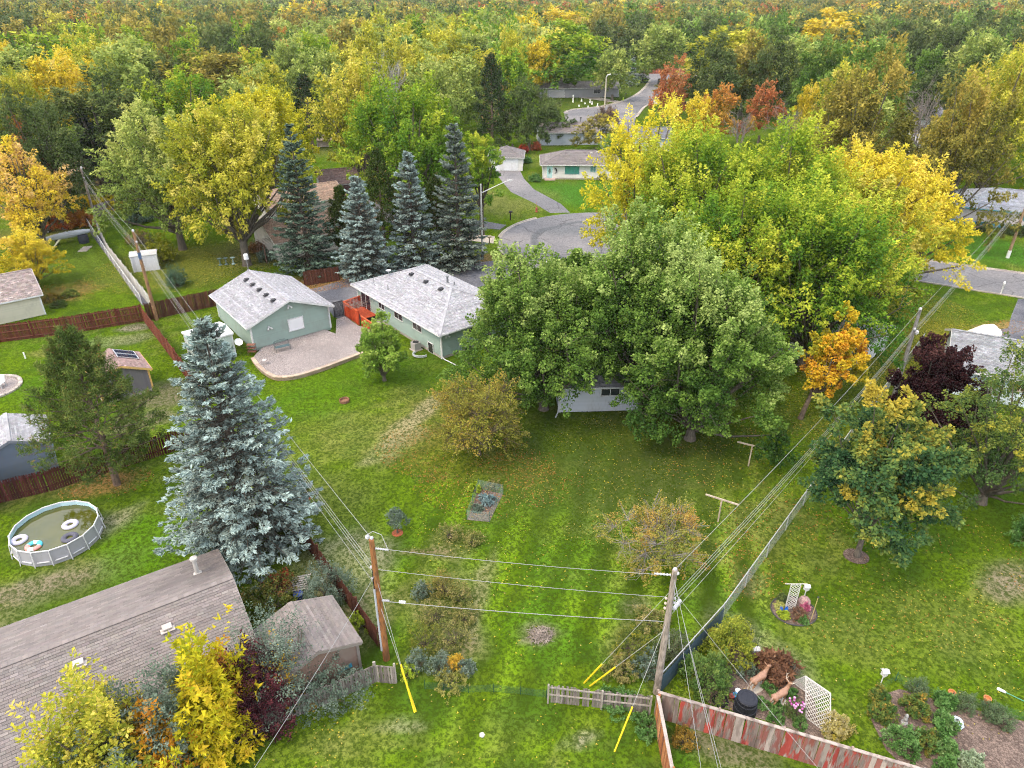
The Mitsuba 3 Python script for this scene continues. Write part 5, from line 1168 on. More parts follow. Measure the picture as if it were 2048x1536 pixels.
for i in range(16):
    t = np.array([i, i + 1]) / 16; a_, b_ = np.array((7.2, 22.72)), np.array((11.3, 27.0)); nn = np.array([.69, -.72]) * .035
    p, q = a_ + (b_ - a_) * t[0] + nn, a_ + (b_ - a_) * t[1] + nn
    w0, w1 = .03 * math.sin(i * 1.7), .03 * math.sin((i + 1) * 1.7)
    tb.add([(*(p + nn * 2 * (w0 + .5)), .02), (*(q + nn * 2 * (w1 + .5)), .02), (*q, 1.22 + w1), (*p, 1.22 + w0)], [[0, 1, 2, 3]], (.05, .085, .12))
part(CL, 'blue_screen', tb, 'mat_paint', label='dark blue fabric screen tied to the near end of the fence')
mesh_fence('lane_fence', 'low chain link fence with a white top rail along the fenced lane', [(-61.69, 100.77), (-51.04, 85.79), (-40.35, 71.31)], 1.15, (.42, .42, .42), .09, .011, postc=(.68, .68, .68))
mesh_fence('green_wire_fence', 'low green wire fence across the lawn between the two weathered fences', [(-4.27, 22.90), (-3.36, 22.81), (-2.13, 22.67), (-0.91, 22.73), (0.41, 22.59), (1.67, 22.40)], .55, (.05, .14, .1), .06, .003, post=1.6, rail=False, postc=(.02, .06, .045), pr=.018)
VG = [(-2.91, 35.54), (-1.45, 35.34), (-0.61, 38.24), (-2.30, 38.79)]
mesh_fence('garden_cage', 'green wire cage round a small vegetable bed on the lawn', VG + VG[:1], .8, (.3, .42, .38), .05, .0035, post=1.4, rail=False, postc=(.05, .12, .1), pr=.018)
mesh_fence('garden_fence', 'thin green wire fence round the vegetable garden at the lower corner', [(17.92, 22.70), (19.04, 23.36), (19.70, 22.70), (21.16, 22.23), (22.96, 21.61), (24.29, 21.09)], .6, (.06, .2, .15), .07, .003, post=1.8, rail=False, postc=(.03, .1, .08), pr=.018)
mesh_fence('garden_fence', 'thin wire fence along the flower garden beside the deer figures', [(12.37, 25.37), (13.10, 24.62), (14.06, 23.71), (14.57, 22.70)], .7, (.3, .36, .33), .07, .003, post=1.4, rail=False, postc=(.1, .14, .12), pr=.018)

# ---------------------------------------------------------------- utility poles, wires, guys and lamps
def pole(label, x, y, h, r, col, name='utility_pole', lean=(0, 0)):
    k = thing(name, label, 'utility pole' if 'lamp' not in name else 'street lamp')
    zs = np.linspace(-.3, h, 8)
    part(k, 'shaft', MB().tube([(x + lean[0] * z / h, y + lean[1] * z / h, z) for z in zs], [r * (1.12 - .38 * max(z, 0) / h) for z in zs], 12, col), 'mat_bark', smooth=True)
    return k
def knob(k, p, s=.8, name='insulator', col=(.45, .45, .47)):
    part(k, name, MB().lathe([(0, -.12 * s), (.05 * s, -.1 * s), (.05 * s, -.02), (.11 * s, .0), (.06 * s, .04 * s), (.1 * s, .07 * s), (.05 * s, .12 * s), (0, .16 * s)], p, 10, col), 'mat_plain')
def strain(k, p, q, name='strain_insulator'):
    p, q = np.asarray(p, float), np.asarray(q, float); m = MB(); t = np.linspace(0, 1, 11)
    m.tube([p + (q - p) * a for a in t], [.025 if i % 2 else .06 for i in range(11)], 8, (.45, .45, .47)); part(k, name, m, 'mat_plain')
def wire(label, p, q, sag=.25, r=.009, col=(.3, .3, .31), name='power_line', cat='wire', group=None):
    p, q = np.asarray(p, float), np.asarray(q, float); t = np.linspace(0, 1, 15)
    pts = p + (q - p) * t[:, None]; pts[:, 2] -= 4 * sag * t * (1 - t)
    return solo(name, MB().tube(pts, r, 5, col), 'mat_plain', label, cat, group)
A, B = np.array((-6.44, 24.68)), np.array((7.06, 22.70))
P1 = pole('utility pole of orange brown wood with a grey conduit at the weathered fence corner', *A, 8.0, .165, (.34, .15, .06))
P2 = pole('utility pole of pale grey wood at the corner of the red board fence', *B, 8.05, .165, (.38, .32, .27))
P3 = pole('grey utility pole in the lawn beside the purple maple', 32.37, 51.66, 7.8, .17, (.27, .26, .25))
P4 = pole('brown utility pole with a blue band beside the garden shed', -36.9, 67.18, 9.35, .17, (.33, .19, .1))
P5 = pole('pale utility pole at the far end of the fenced lane', -58.3, 97.4, 8.9, .17, (.36, .31, .28))
P6 = pole('brown utility pole with a pale foot on the lawn of the teal trimmed house', 63.4, 86.6, 9.5, .17, (.36, .24, .15))
part(P4, 'blue_band', MB().tube([(-36.9, 67.18, 6.6), (-36.9, 67.18, 7.3)], .155, 12, (.06, .1, .2)), 'mat_plain')
part(P6, 'foot_sleeve', MB().tube([(63.4, 86.6, 0), (63.4, 86.6, 1.0)], .21, 12, (.62, .62, .62)), 'mat_plain')
part(P1, 'conduit', MB().tube([(A[0] - .15, A[1] - .1, .75), (A[0] - .13, A[1] - .1, 5.0)], .06, 8, (.4, .42, .45)), 'mat_plain')
part(P1, 'riser_cable', MB().tube([(A[0] - .13, A[1] - .1, 4.9), (A[0] - .14, A[1] - .08, 5.6), (A[0] - .1, A[1] - .1, 6.2)], .025, 6, (.02, .02, .02)), 'mat_plain')
for z, s in ((8.05, 1.3), (6.2, .9), (5.5, .8)):
    knob(P1, (A[0] - .2, A[1] + .12, z), s * .75)
knob(P1, (A[0] + .02, A[1], 8.1), .8)
strain(P1, (A[0] + .15, A[1] - .02, 7.5), (A[0] + .75, A[1] - .1, 7.48)); strain(P1, (A[0] + .15, A[1] - .02, 4.2), (A[0] + .5, A[1] - .05, 4.2))
part(P1, 'jumper', MB().tube([(A[0] - .2, A[1] + .1, 8.2), (A[0] + .1, A[1], 8.5), (A[0] + .5, A[1] - .05, 8.35), (A[0] + .72, A[1] - .1, 7.55)], .012, 5, (.5, .5, .52)), 'mat_plain')
strain(P2, (B[0] - .15, B[1] + .02, 7.75), (B[0] - .85, B[1] + .12, 7.73)); knob(P2, (B[0], B[1], 8.1), .8); knob(P2, (B[0] + .12, B[1] - .05, 7.9), .7)
for i in range(3):
    knob(P2, (B[0] + .2, B[1] + .05, 6.3 - i * .28), .55); knob(P2, (B[0] - .2, B[1], 6.35 - i * .3), .6, col=(.5, .42, .36))
part(P2, 'splice_case', MB().tube([(B[0] + .35, B[1] + .45, 5.2), (B[0] + .75, B[1] + .95, 5.25)], .09, 8, (.45, .45, .47)), 'mat_plain')
part(P2, 'drop_cable', MB().tube([(B[0] + .1, B[1] + .1, 4.8), (B[0] + .2, B[1], 3.8), (B[0] + .25, B[1] - .1, 3.2)], .015, 5, (.6, .6, .6)), 'mat_plain')
for p in (P3,): knob(p, (32.37, 51.66, 7.85), 1.3); knob(p, (32.55, 51.5, 5.9), 1.6); knob(p, (32.3, 51.5, 6.2), 1.)
knob(P4, (-36.9, 67.18, 9.45), 1.3); knob(P5, (-58.1, 97.2, 8.95), 1.5); knob(P4, (-36.75, 67.0, 8.4), 1.); knob(P5, (-58.1, 97.2, 7.6), 1.)
LN = 'power lines between the poles'
for z, lab in ((7.48, 'topmost of the three wires crossing the lawn between the two near poles'), (6.25, 'middle of the three wires crossing the lawn between the two near poles'), (4.2, 'lowest and thickest wire crossing the lawn between the two near poles')):
    z2 = {7.48: 7.73, 6.25: 6.35, 4.2: 4.82}[z]
    wire(lab, (A[0] + (.75 if z == 7.48 else .15), A[1] - .08, z), (B[0] - (.85 if z == 7.48 else .15), B[1] + .08, z2), .12, .011 if z > 5 else .015, group=LN)
part(P1, 'line_clamp', MB().tube([(A[0] + 1.0, A[1] - .15, 4.22), (A[0] + 1.3, A[1] - .19, 4.23)], .07, 8, (.75, .75, .75)), 'mat_plain')
def run(a, za, b, zb, lab, n, ends):
    for i in range(n):
        wire(lab % ends[i], (*a, za[i]), (*b, zb[i]), .45, .01 if i else .011, group=LN)
ORD = ('topmost', 'second', 'third', 'fourth', 'lowest')
run(A, (8.1, 6.3, 6.0, 5.7, 5.0), (-36.8, 67.1), (9.4, 8.2, 7.9, 7.6, 6.9), '%s wire from the orange brown pole past the big blue spruce', 5, ORD)
run((-36.9, 67.18), (9.4, 8.2, 7.9, 7.6, 6.9), (-58.2, 97.3), (8.9, 7.7, 7.4, 7.1, 6.4), '%s wire above the fenced lane', 5, ORD)
run(B, (8.1, 6.3, 6.05, 5.75, 5.1), (32.37, 51.66), (7.85, 6.2, 6.0, 5.8, 5.4), '%s wire above the chain link fence', 5, ORD)
run((32.37, 51.66), (7.85, 6.2, 6.0, 5.8, 5.4), (63.3, 86.5), (9.4, 8.2, 8., 7.7, 7.2), '%s wire crossing the street to the teal trimmed house', 5, ORD)
DR = 'service wires leaving the pale grey pole'
for e, z, lab in (((6.86, 14.55), 7.3, 'service wire running straight down from the pale grey pole'), ((7.56, 14.55), 7.6, 'left of the paired service wires from the pale grey pole'), ((7.69, 14.55), 7.5, 'right of the paired service wires from the pale grey pole'), ((11.77, 14.55), 6.9, 'thin slanting wire from the pale grey pole over the deer figures')):
    wire(lab, (*B, z), (*e, 5.), .1, .008, group=DR)
wire('thin wire from the orange brown pole over the brown shed', (*A, 5.9), (*(-9.94, 16.08), 4.), .15, .01)
def guy(lab, top, foot, frac=.42, guard=True, glab=''):
    top, foot = np.asarray(top, float), np.asarray(foot, float)
    k = thing('guy_wire', lab, 'guy wire')
    part(k, 'cable', MB().tube([foot, top], .009, 5, (.45, .45, .45)), 'mat_plain')
    if guard: part(k, 'yellow_guard', MB().tube([foot, foot + (top - foot) * frac], .042, 8, (.72, .52, .02)), 'mat_plain')
F1 = np.array((*(-4.63, 21.61), .0))
guy('guy wire with a yellow guard in front of the orange brown pole', (*A, 5.6), F1, .36); guy('second yellow guarded guy wire close beside the first at the orange brown pole', (*A, 3.9), F1 + [.06, .05, 0], .40)
guy('yellow guarded guy wire standing in front of the weathered fence and grey pole', (*B, 5.0), (*(4.62, 19.64), 0.), .34)
guy('left of two yellow guarded guy wires behind the weathered fence', (*B, 6.9), (*(3.57, 23.24), 0.), .22); guy('right of two yellow guarded guy wires behind the weathered fence', (*B, 4.4), (*(3.85, 23.07), 0.), .35)
guy('plain guy wire slanting down beside the pale far pole', (-58.3, 97.4, 8.0), (*(-65.21, 99.78), 0.), guard=False)
SL = thing('street_lamp', 'tall street lamp with a long arm at the edge of the cul-de-sac', 'street lamp'); lx, ly = (-3.79, 86.36)
part(SL, 'pole', MB().tube([(lx, ly, 0), (lx, ly, 9.4)], [.15, .1], 10, (.55, .54, .5)), 'mat_plain'); part(SL, 'foot', MB().tube([(lx, ly, -.05), (lx, ly, .9)], .2, 10, (.06, .06, .06)), 'mat_plain')
e = np.array((*(-0.50, 89.04), 9.2)); part(SL, 'arm', MB().tube([(lx, ly, 8.3), (np.array((lx, ly, 8.35)) * .5 + e * .5) + [0, 0, .0], e], [.055, .05, .04], 8, (.6, .6, .6)), 'mat_plain')
part(SL, 'lamp_head', MB().box(e + [.25, .1, -.02], (.6, .25, .14), .2, (.5, .5, .5)), 'mat_plain')
S2 = thing('street_lamp', 'street lamp on a pale wooden pole at the bend of the far street', 'street lamp'); sx, sy = (26.77, 217.03)
part(S2, 'pole', MB().tube([(sx, sy, 0), (sx, sy, 8.2)], [.22, .16], 8, (.5, .45, .36)), 'mat_plain'); part(S2, 'lamp_head', MB().tube([(sx, sy, 8.1), (sx + .3, sy, 8.8), (sx + 1.2, sy, 9.)], [.08, .1, .2], 8, (.7, .7, .7)), 'mat_plain')

# ---------------------------------------------------------------- shrubs and garden plants
def shrub(name, label, x, y, H, R, seed, cols, size=.12, n=150, leaves=26, up=.5, cat='shrub', group=None, bare=.0, tip=.3, hue=.8, droop=0., spiky=1., z=0., tri=False):
    """many stems from one root, each ending in leafy sprays"""
    g = rng_for(seed); k = thing(name, label, cat, group)
    az = g.uniform(0, 2 * PI, n); el = np.arccos(g.uniform(0.02, 1, n)); rr = g.uniform(.45, 1, n) ** .5 * (1 + .22 * np.sin(az * 3 + seed) + .12 * np.sin(az * 7 + seed * 2))
    d = np.c_[np.cos(az) * np.sin(el), np.sin(az) * np.sin(el), np.cos(el)]
    e = d * np.c_[R * rr, R * rr, H * .86 * rr] ; e[:, 2] += H * .06
    sd = unit(d * .8 + [0, 0, up] + g.normal(0, .3, (n, 3)) - np.array([0, 0, droop])); sl = (.16 * (H + R)) * g.uniform(.6, 1.4, n) * spiky
    t = g.uniform(0, 1, (n, leaves)); a, b = basis(sd); an = g.uniform(0, 2 * PI, (n, leaves))
    rv = np.cos(an)[..., None] * a[:, None] + np.sin(an)[..., None] * b[:, None]
    P = (e[:, None] + sd[:, None] * ((t - .25) * sl[:, None])[..., None] + rv * (sl[:, None] * .36 / spiky * (1.1 - t) * g.uniform(.2, 1, t.shape))[..., None]).reshape(-1, 3)
    N = len(P); D = unit(rv.reshape(-1, 3) + np.repeat(sd, leaves, 0) * .6 + g.normal(0, .4, (N, 3)))
    nn = unit(np.repeat(d, leaves, 0) * .5 + [0, 0, .7] + g.normal(0, .42, (N, 3)))
    P[:, 2] = np.maximum(P[:, 2], .03)
    L = size * g.uniform(.7, 1.35, N); W = L * g.uniform(.4, .7, N)
    ct = np.repeat(.42 + g.normal(0, .16, n) * hue + (meshkit.noise(e * (2.2 / R) + seed, 5) - .5) * hue, leaves) + (t.reshape(-1) - .5) * tip + g.normal(0, .1, N)
    keep = np.repeat(g.uniform(0, 1, n) > bare, leaves)
    put(k + '__foliage', moved(leaf_mesh(P[keep], D[keep], nn[keep], L[keep], W[keep], ramp(ct[keep], cols) * np.exp(g.normal(0, .15, (keep.sum(), 1))), tri or size > .19), x, y, z), 'mat_leaf')
    st = MB()
    for i in range(0, n, max(1, n // 26)):
        o = g.normal(0, R * .1, 2); st.tube([(x + o[0], y + o[1], z - .05), (x + e[i, 0] * .5, y + e[i, 1] * .5, z + e[i, 2] * .6), (x + e[i, 0], y + e[i, 1], z + e[i, 2])], [.03 * H / 2 + .006, .018 * H / 2 + .004, .004], 4, (.2, .16, .12), caps=False)
    put(k + '__stems', st, 'mat_bark')
    return k
SUM = ((.3, .33, .02), (.5, .46, .025), (.62, .5, .03), (.62, .42, .04))
YLW = ((.24, .3, .04), (.4, .42, .05), (.55, .48, .06), (.62, .5, .14))
LIM = ((.2, .3, .02), (.35, .45, .04), (.5, .55, .1))
LUSHG = ((.05, .13, .03), (.09, .2, .05), (.16, .3, .09), (.25, .36, .15))
TOM = ((.05, .11, .03), (.1, .18, .045), (.2, .22, .05), (.42, .25, .05))
WEEDS = ((.12, .16, .045), (.2, .22, .06), (.32, .28, .1), (.44, .36, .18))
# the row of shrubs along the weathered fence
shrub('yellow_shrub', 'yellow green shrub at the lower left corner in front of the long roof', *(-17.00, 17.92), 6.2, 1.9, 901, YLW, .19, 300, 44, .8)
shrub('silver_shrub', 'silvery grey green shrub at the very bottom left below the yellow green one', *(-16.26, 17.51), 4.4, 1.4, 902, SIL, .12, 240, 36)
shrub('silver_shrub', 'silvery shrub between the yellow green and the bright yellow shrubs', *(-14.91, 19.28), 5.3, 1.7, 903, SIL, .11, 330, 46, .7)
shrub('sumac_shrub', 'tall bright yellow sumac before the long roof', *(-13.20, 20.33), 6.2, 1.3, 904, SUM, .24, 230, 34, 1.0, spiky=1.2, bare=.1)
shrub('sumac_shrub', 'spreading yellow sumac at the foot of the tall one by the weathered fence', *(-13.58, 19.25), 3.6, 1.7, 905, SUM, .22, 210, 30, .4, droop=.3)
shrub('sumac_shrub', 'orange and yellow sumac between silvery shrub and tall yellow one', *(-14.92, 18.38), 4.3, 1.5, 906, ((.45, .35, .03), (.58, .34, .03), (.6, .24, .03), (.65, .5, .2)), .2, 170, 28, .4, droop=.2)
shrub('orange_shrub', 'orange leaved shoot between the yellow sumac and the dark purple shrub', *(-12.75, 20.74), 5.2, .6, 907, ((.5, .2, .04), (.58, .3, .05), (.6, .34, .09)), .17, 100, 26, .8)
shrub('purple_shrub', 'dark purple red shrub at the weathered fence', *(-11.78, 21.26), 4.3, 1.55, 908, ((.035, .016, .02), (.06, .022, .03), (.1, .03, .038), (.18, .05, .05)), .1, 380, 50, .6)
shrub('silver_shrub', 'loose silvery shrub leaning over the end of the long roof', *(-11.18, 22.18), 5.9, 1.7, 909, SIL, .095, 300, 30, .6, bare=.15)
shrub('silver_shrub', 'thin silvery shrub over the left slope of the brown shed roof', *(-10.43, 22.85), 4.8, 1.3, 910, SIL, .09, 170, 20, .5, bare=.3)
shrub('orange_shrub', 'orange yellow twigs on the silvery shrub beside the brown shed', *(-10.74, 22.05), 4.3, .8, 911, ((.5, .34, .03), (.58, .36, .03), (.6, .42, .05)), .11, 60, 16, .6)
shrub('silver_shrub', 'silvery shrub behind the upper corner of the brown shed roof', *(-10.39, 28.68), 2.3, 1.35, 912, SIL, .085, 240, 28, .5)
shrub('silver_shrub', 'silvery shrub hanging over the teal tarp and the weathered fence', *(-8.56, 22.51), 2.0, 1.5, 913, SIL, .085, 250, 24, .4, droop=.2)
shrub('lime_shrub', 'lime green shrub beside the right eave of the brown shed', *(-8.30, 26.62), 1.0, .5, 914, LIM, .1, 60, 20)
shrub('tangled_shrub', 'tangle of dark weeds and vines between the spruce and the brown shed', *(-13.32, 28.13), 1.6, 1.6, 915, ((.045, .075, .02), (.1, .13, .03), (.2, .19, .05), (.28, .12, .06)), .1, 230, 26)
shrub('red_vine', 'red leaved vine beside the stacked pallets', *(-13.22, 29.44), 1.2, .8, 916, ((.14, .035, .03), (.28, .05, .035), (.22, .12, .04)), .1, 100, 20)
shrub('marigold_tuft', 'small orange yellow tuft poking through the weathered fence', *(-9.64, 21.96), .7, .35, 917, ((.5, .3, .02), (.6, .4, .03)), .09, 40, 16)
shrub('yellow_tuft', 'yellow green tuft at the base of the yellow guy guard', *(-5.16, 23.65), .8, .4, 918, LIM, .1, 40, 16)
# weedy strip
for i, (at, h, r, c, lab) in enumerate((((-3.89, 33.87), .8, .75, WEEDS, 'straw coloured weeds just below the wire cage'), ((-2.45, 33.41), .7, .6, WEEDS, 'brown weeds right of the straw coloured ones below the wire cage'), ((-5.08, 29.06), .8, .5, SIL, 'blue grey weed clump in the rough strip'),
        ((-3.96, 29.25), 1.4, .7, ((.14, .15, .04), (.26, .22, .06), (.34, .26, .08)), 'tall yellowing weeds in the middle of the rough strip'), ((-2.93, 28.68), 1.1, .6, WEEDS, 'tall brown weeds right of the yellowing ones'), ((-4.20, 27.24), 1.0, .8, WEEDS, 'green brown weeds below the tall yellowing ones'),
        ((-2.56, 27.24), .8, .7, WEEDS, 'weeds along the mown edge of the rough strip'), ((-4.56, 25.56), 1.2, .8, ((.1, .15, .03), (.2, .22, .04), (.34, .3, .04)), 'yellow green goldenrod left in the rough strip'), ((-3.13, 25.73), 1.1, .9, WEEDS, 'broad clump of weeds above the orange tuft'),
        ((-4.79, 24.16), 1.0, .5, SIL, 'grey green weed left of the orange tuft'), ((-3.64, 24.01), .9, .6, SIL, 'blue green weed directly beside the orange tuft'), ((-2.89, 24.16), .7, .38, ((.5, .36, .04), (.55, .32, .05)), 'round orange tuft in the rough strip'), ((-2.24, 23.86), .7, .4, SIL, 'small blue green weed right of the orange tuft'),
        ((-3.06, 23.07), .5, .8, ((.25, .26, .06), (.36, .33, .1)), 'pale yellow grass tuft at the green wire fence'))):
    shrub('weed_clump', lab, *at, h, r, 930 + i, c, .085, 170, 13, 1.1, cat='plant', group='weeds in the rough strip', spiky=1.5, bare=.35)
for i, (at, h, r, c, lab) in enumerate((((7.46, 26.90), .9, .9, WEEDS, 'weeds behind the pale grey pole'), ((6.27, 25.24), 1.0, 1.0, ((.08, .13, .03), (.17, .2, .04), (.33, .3, .03)), 'yellow flowered weeds left of the pale grey pole'), ((5.43, 23.86), .7, .8, WEEDS, 'low weeds behind the short weathered fence'),
        ((6.84, 24.01), 1.0, .8, SIL, 'grey green weeds at the foot of the pale grey pole'), ((8.29, 24.93), 1.5, .8, ((.07, .1, .05), (.13, .16, .08), (.2, .22, .12)), 'tall grey green bush right of the pale grey pole'), ((4.96, 22.15), .35, .9, LUSHG, 'low ivy at the foot of the short weathered fence'), ((6.31, 20.83), .4, .7, LUSHG, 'low green ivy along the orange brown fence'))):
    shrub('weed_clump', lab, *at, h, r, 950 + i, c, .09, 120, 20, .7, cat='plant', group='weeds about the pale grey pole')
# flower garden behind the red fence
struct('garden_bed', MB().prism([(9.16, 22.56), (10.82, 25.24), (12.48, 25.56), (13.69, 24.46), (14.64, 22.56), (14.33, 20.20), (12.52, 20.96), (9.52, 22.07)], .01, .01), 'mat_mulch', 'dark soil of the flower garden')
shrub('golden_shrub', 'yellow green shrub spilling over the chain link fence', *(11.25, 25.08), 1.9, 1.15, 960, ((.13, .19, .03), (.27, .31, .04), (.42, .4, .06)), .1, 240, 30)
shrub('green_shrub', 'green shrub beside the blue fence screen', *(9.57, 23.07), 1.9, 1.1, 961, ((.06, .13, .03), (.12, .2, .05), (.24, .3, .07)), .1, 240, 30)
shrub('ornamental_grass', 'reddish brown ornamental grass behind the first deer', *(13.23, 23.86), .9, .85, 962, ((.11, .06, .04), (.2, .1, .06), (.3, .18, .1)), .2, 170, 16, 1.2, cat='plant', spiky=1.6, droop=0)
shrub('grey_plant', 'grey green sage plant left of the first deer', *(11.77, 23.86), .6, .5, 963, SIL, .09, 70, 18, cat='plant')
for i, (at, r, lab) in enumerate((((11.99, 21.96), .36, 'round green mound beside the compost barrel'), ((12.66, 21.80), .3, 'upper of two small green mounds below the antlered deer'), ((12.45, 21.29), .36, 'lower of two small green mounds below the antlered deer'), ((13.57, 22.51), .3, 'dark green clump right of the antlered deer'), ((12.68, 22.90), .4, 'green tuft between the two deer'), ((13.46, 20.96), .35, 'dark green plant under the pink flowers'))):
    shrub('green_mound', lab, *at, .35, r, 970 + i, LUSHG, .08, 60, 18, cat='plant')
fp = shrub('phlox', 'pink flowered phlox beside the white lattice', *(13.34, 21.43), .85, .42, 980, ((.08, .13, .04), (.15, .2, .06)), .08, 70, 16, cat='plant')
gq = rng_for(981); fm = MB()
for i in range(26):
    x, y = (13.34, 21.43); a = gq.uniform(0, 6.3); r = gq.uniform(.05, .42); fm.lathe([(0, -.02), (.055, .0), (.05, .04), (0, .06)], (x + r * math.cos(a), y + r * math.sin(a), gq.uniform(.65, .95)), 7, (.6, .3, .52) if i % 3 else (.42, .08, .3))
part(fp, 'blossoms', fm, 'mat_plain', kind='stuff')
shrub('pale_shrub', 'yellow and cream shrub below the white lattice at the red fence', *(14.93, 20.65), .9, .62, 982, ((.4, .33, .05), (.45, .4, .17), (.48, .44, .28)), .1, 150, 24)
shrub('rusty_shrub', 'orange brown shrub inside the corner of the red fence', *(7.84, 20.03), .8, .5, 983, ((.17, .12, .03), (.3, .2, .04), (.4, .25, .05)), .07, 110, 22)
# vegetable garden
struct('vegetable_bed', MB().prism([(16.89, 21.22), (17.83, 22.51), (19.06, 22.90), (21.07, 22.07), (24.67, 20.96), (22.39, 17.46), (18.15, 17.46), (16.90, 19.72)], .01, .01), 'mat_mulch', 'bare brown soil of the vegetable garden')
for i, (at, h, r, c, lab) in enumerate((((17.46, 21.43), .95, .55, TOM, 'tomato bush with orange tinge at the left of the vegetable garden'), ((17.73, 22.29), .7, .4, TOM, 'small tomato plant below the white feeder'), ((19.18, 21.74), .8, .6, TOM, 'mottled tomato bush in the middle of the vegetable garden'), ((17.74, 19.91), 1.0, .72, LUSHG, 'big bright green bush nearest the red fence'), ((18.74, 19.96), .9, .5, TOM, 'yellow tinged bush right of the big bright green one'),
        ((20.67, 21.96), .75, .42, LUSHG, 'topmost of the row of glossy pepper plants'), ((20.07, 20.83), .75, .42, LUSHG, 'second of the row of glossy pepper plants'), ((19.52, 19.72), .75, .44, LUSHG, 'third of the row of glossy pepper plants'), ((19.07, 18.67), .75, .46, LUSHG, 'lowest of the row of glossy pepper plants'), ((20.30, 19.01), .5, .5, ((.2, .28, .15), (.3, .38, .24), (.42, .48, .34)), 'pale leaved squash at the bottom of the vegetable garden'))):
    shrub('vegetable_plant', lab, *at, h, r, 990 + i, c, .11, 120, 22, .5, cat='plant', group='vegetables in the garden')
FERN = ((.09, .14, .07), (.14, .2, .1), (.2, .26, .14))
for i, (at, lab) in enumerate((((19.73, 22.62), 'first of the feathery asparagus clumps'), ((21.59, 21.80), 'second of the feathery asparagus clumps'), ((22.53, 21.37), 'third of the feathery asparagus clumps'), ((22.77, 20.91), 'last feathery asparagus clump at the edge'))):
    shrub('asparagus_fern', lab, *at, 1.0, .45, 1005 + i, FERN, .045, 150, 30, .8, cat='plant', group='asparagus in the vegetable garden')
# round bed with lattice
bx, by = (15.57, 27.88)
struct('round_bed', MB().prism([(bx + 1.2 * math.cos(t), by + 1.05 * math.sin(t)) for t in np.linspace(0, 2 * PI, 33)[:-1]], .012, .012), 'mat_mulch', 'round mulch bed with a lattice panel')
eg = thing('bed_edging', 'dark curved edging round the small mulch bed', 'edging')
put(eg, MB().tube([(bx + 1.22 * math.cos(t), by + 1.07 * math.sin(t), .04) for t in np.linspace(0, 2 * PI, 41)], .035, 6, (.06, .06, .06), caps=False), 'mat_plain')
for i, (at, h, r, c, lab) in enumerate((((14.90, 27.45), .3, .3, LIM, 'lime hosta at the front of the round bed'), ((14.86, 28.17), .28, .26, ((.4, .42, .1), (.5, .5, .2)), 'pale yellow hosta above the lime one'), ((15.20, 28.61), .4, .3, DRK, 'dark green plant at the back of the round bed'), ((15.69, 27.45), .5, .42, ((.13, .08, .05), (.24, .13, .09), (.3, .24, .12)), 'brown red sedum in the round bed'), ((16.25, 28.02), .4, .2, ((.35, .05, .12), (.55, .2, .3)), 'pink flowered plant in the round bed'), ((15.82, 27.14), .3, .3, LUSHG, 'green plant at the right of the round bed'))):
    shrub('bed_plant', lab, *at, h, r, 1012 + i, c, .08, 70, 18, cat='plant')
for i, at in enumerate(((14.85, 27.88), (15.15, 27.88))):
    solo('blue_vase', MB().lathe([(0, 0), (.09, .02), (.11, .12), (.06, .2), (.08, .26), (.05, .26)], (*at, 0), 12, (.02, .12, .5)), 'mat_glass', ('left' if i == 0 else 'right') + ' of two small blue glass ornaments in the round bed', 'ornament')
solo('pink_boulder', MB().lathe([(0, 0), (.3, .02), (.34, .2), (.24, .38), (.08, .45), (0, .45)], (*(16.34, 28.43), 0), 9, (.46, .3, .28)), 'mat_bark', 'pinkish boulder in the round bed', 'rock')
def lattice(k, a, b, h, z0=0., up=None, name='lattice_panel', slat=.03, cell=.19):
    """diagonal laths between a and b, rising along up"""
    a, b = np.asarray(a, float), np.asarray(b, float); d = b - a; w = np.linalg.norm(d); d = d / w; up = np.array([0, 0, 1.]) if up is None else unit(np.asarray(up, float)); n = np.cross(d, up)
    m = MB()
    P = lambda s, t, o: a + d * s + up * t + n * o
    for sg, off in ((1, .0), (-1, .012)):
        for c in np.arange(-h, w + h, cell):
            s0, s1, t0, t1 = (c, c + h, 0, h)
            if sg < 0: s0, s1 = c + h, c
            ta, tb = np.clip(sorted(((0 - s0) / (s1 - s0), (w - s0) / (s1 - s0))), 0, 1)
            if tb - ta < .03: continue
            p, q = P(s0 + (s1 - s0) * ta, h * ta, off), P(s0 + (s1 - s0) * tb, h * tb, off)
            m.beam(p, q, slat, .011, (.55, .54, .51), up=n)
    part(k, name, m, 'mat_plain', kind='stuff')
    for p, q in ((P(0, 0, 0), P(0, h, 0)), (P(w, 0, 0), P(w, h, 0)), (P(0, h, 0), P(w, h, 0)), (P(0, .02, 0), P(w, .02, 0))):
        part(k, 'frame_bar', MB().beam(p, q, .04, .03, (.55, .54, .51), up=n), 'mat_plain')
k = thing('lattice_screen', 'upright white lattice panel standing in the round mulch bed', 'lattice'); q0, q1 = np.array((*(15.16, 28.06), 0)), np.array((*(15.68, 28.06), 0))
lattice(k, q0, q1, 1.85); part(k, 'cross_bar', MB().tube([(*(q0[:2] - [.35, 0]), 1.86), (*(q1[:2] + [.35, 0]), 1.86)], .02, 6, (.6, .58, .52)), 'mat_plain')
k = thing('lattice_arbor', 'white lattice arbor of two leaning panels in the flower garden', 'lattice')
r0, r1 = np.array((*(13.88, 22.31), 1.7)), np.array((*(14.68, 21.39), 1.7)); dd = unit(r1 - r0); nn_ = np.array([dd[1], -dd[0], 0]) * .0
f0, f1 = np.array((*(13.87, 21.32), .0)), np.array((*(14.40, 20.91), .0))
fr_ = f0 - r0; lattice(k, r0, r1, np.linalg.norm(fr_), up=fr_); b0 = r0 + np.array([-fr_[0], -fr_[1], fr_[2]]) - r0; lattice(k, r0, r1, np.linalg.norm(b0), up=b0)

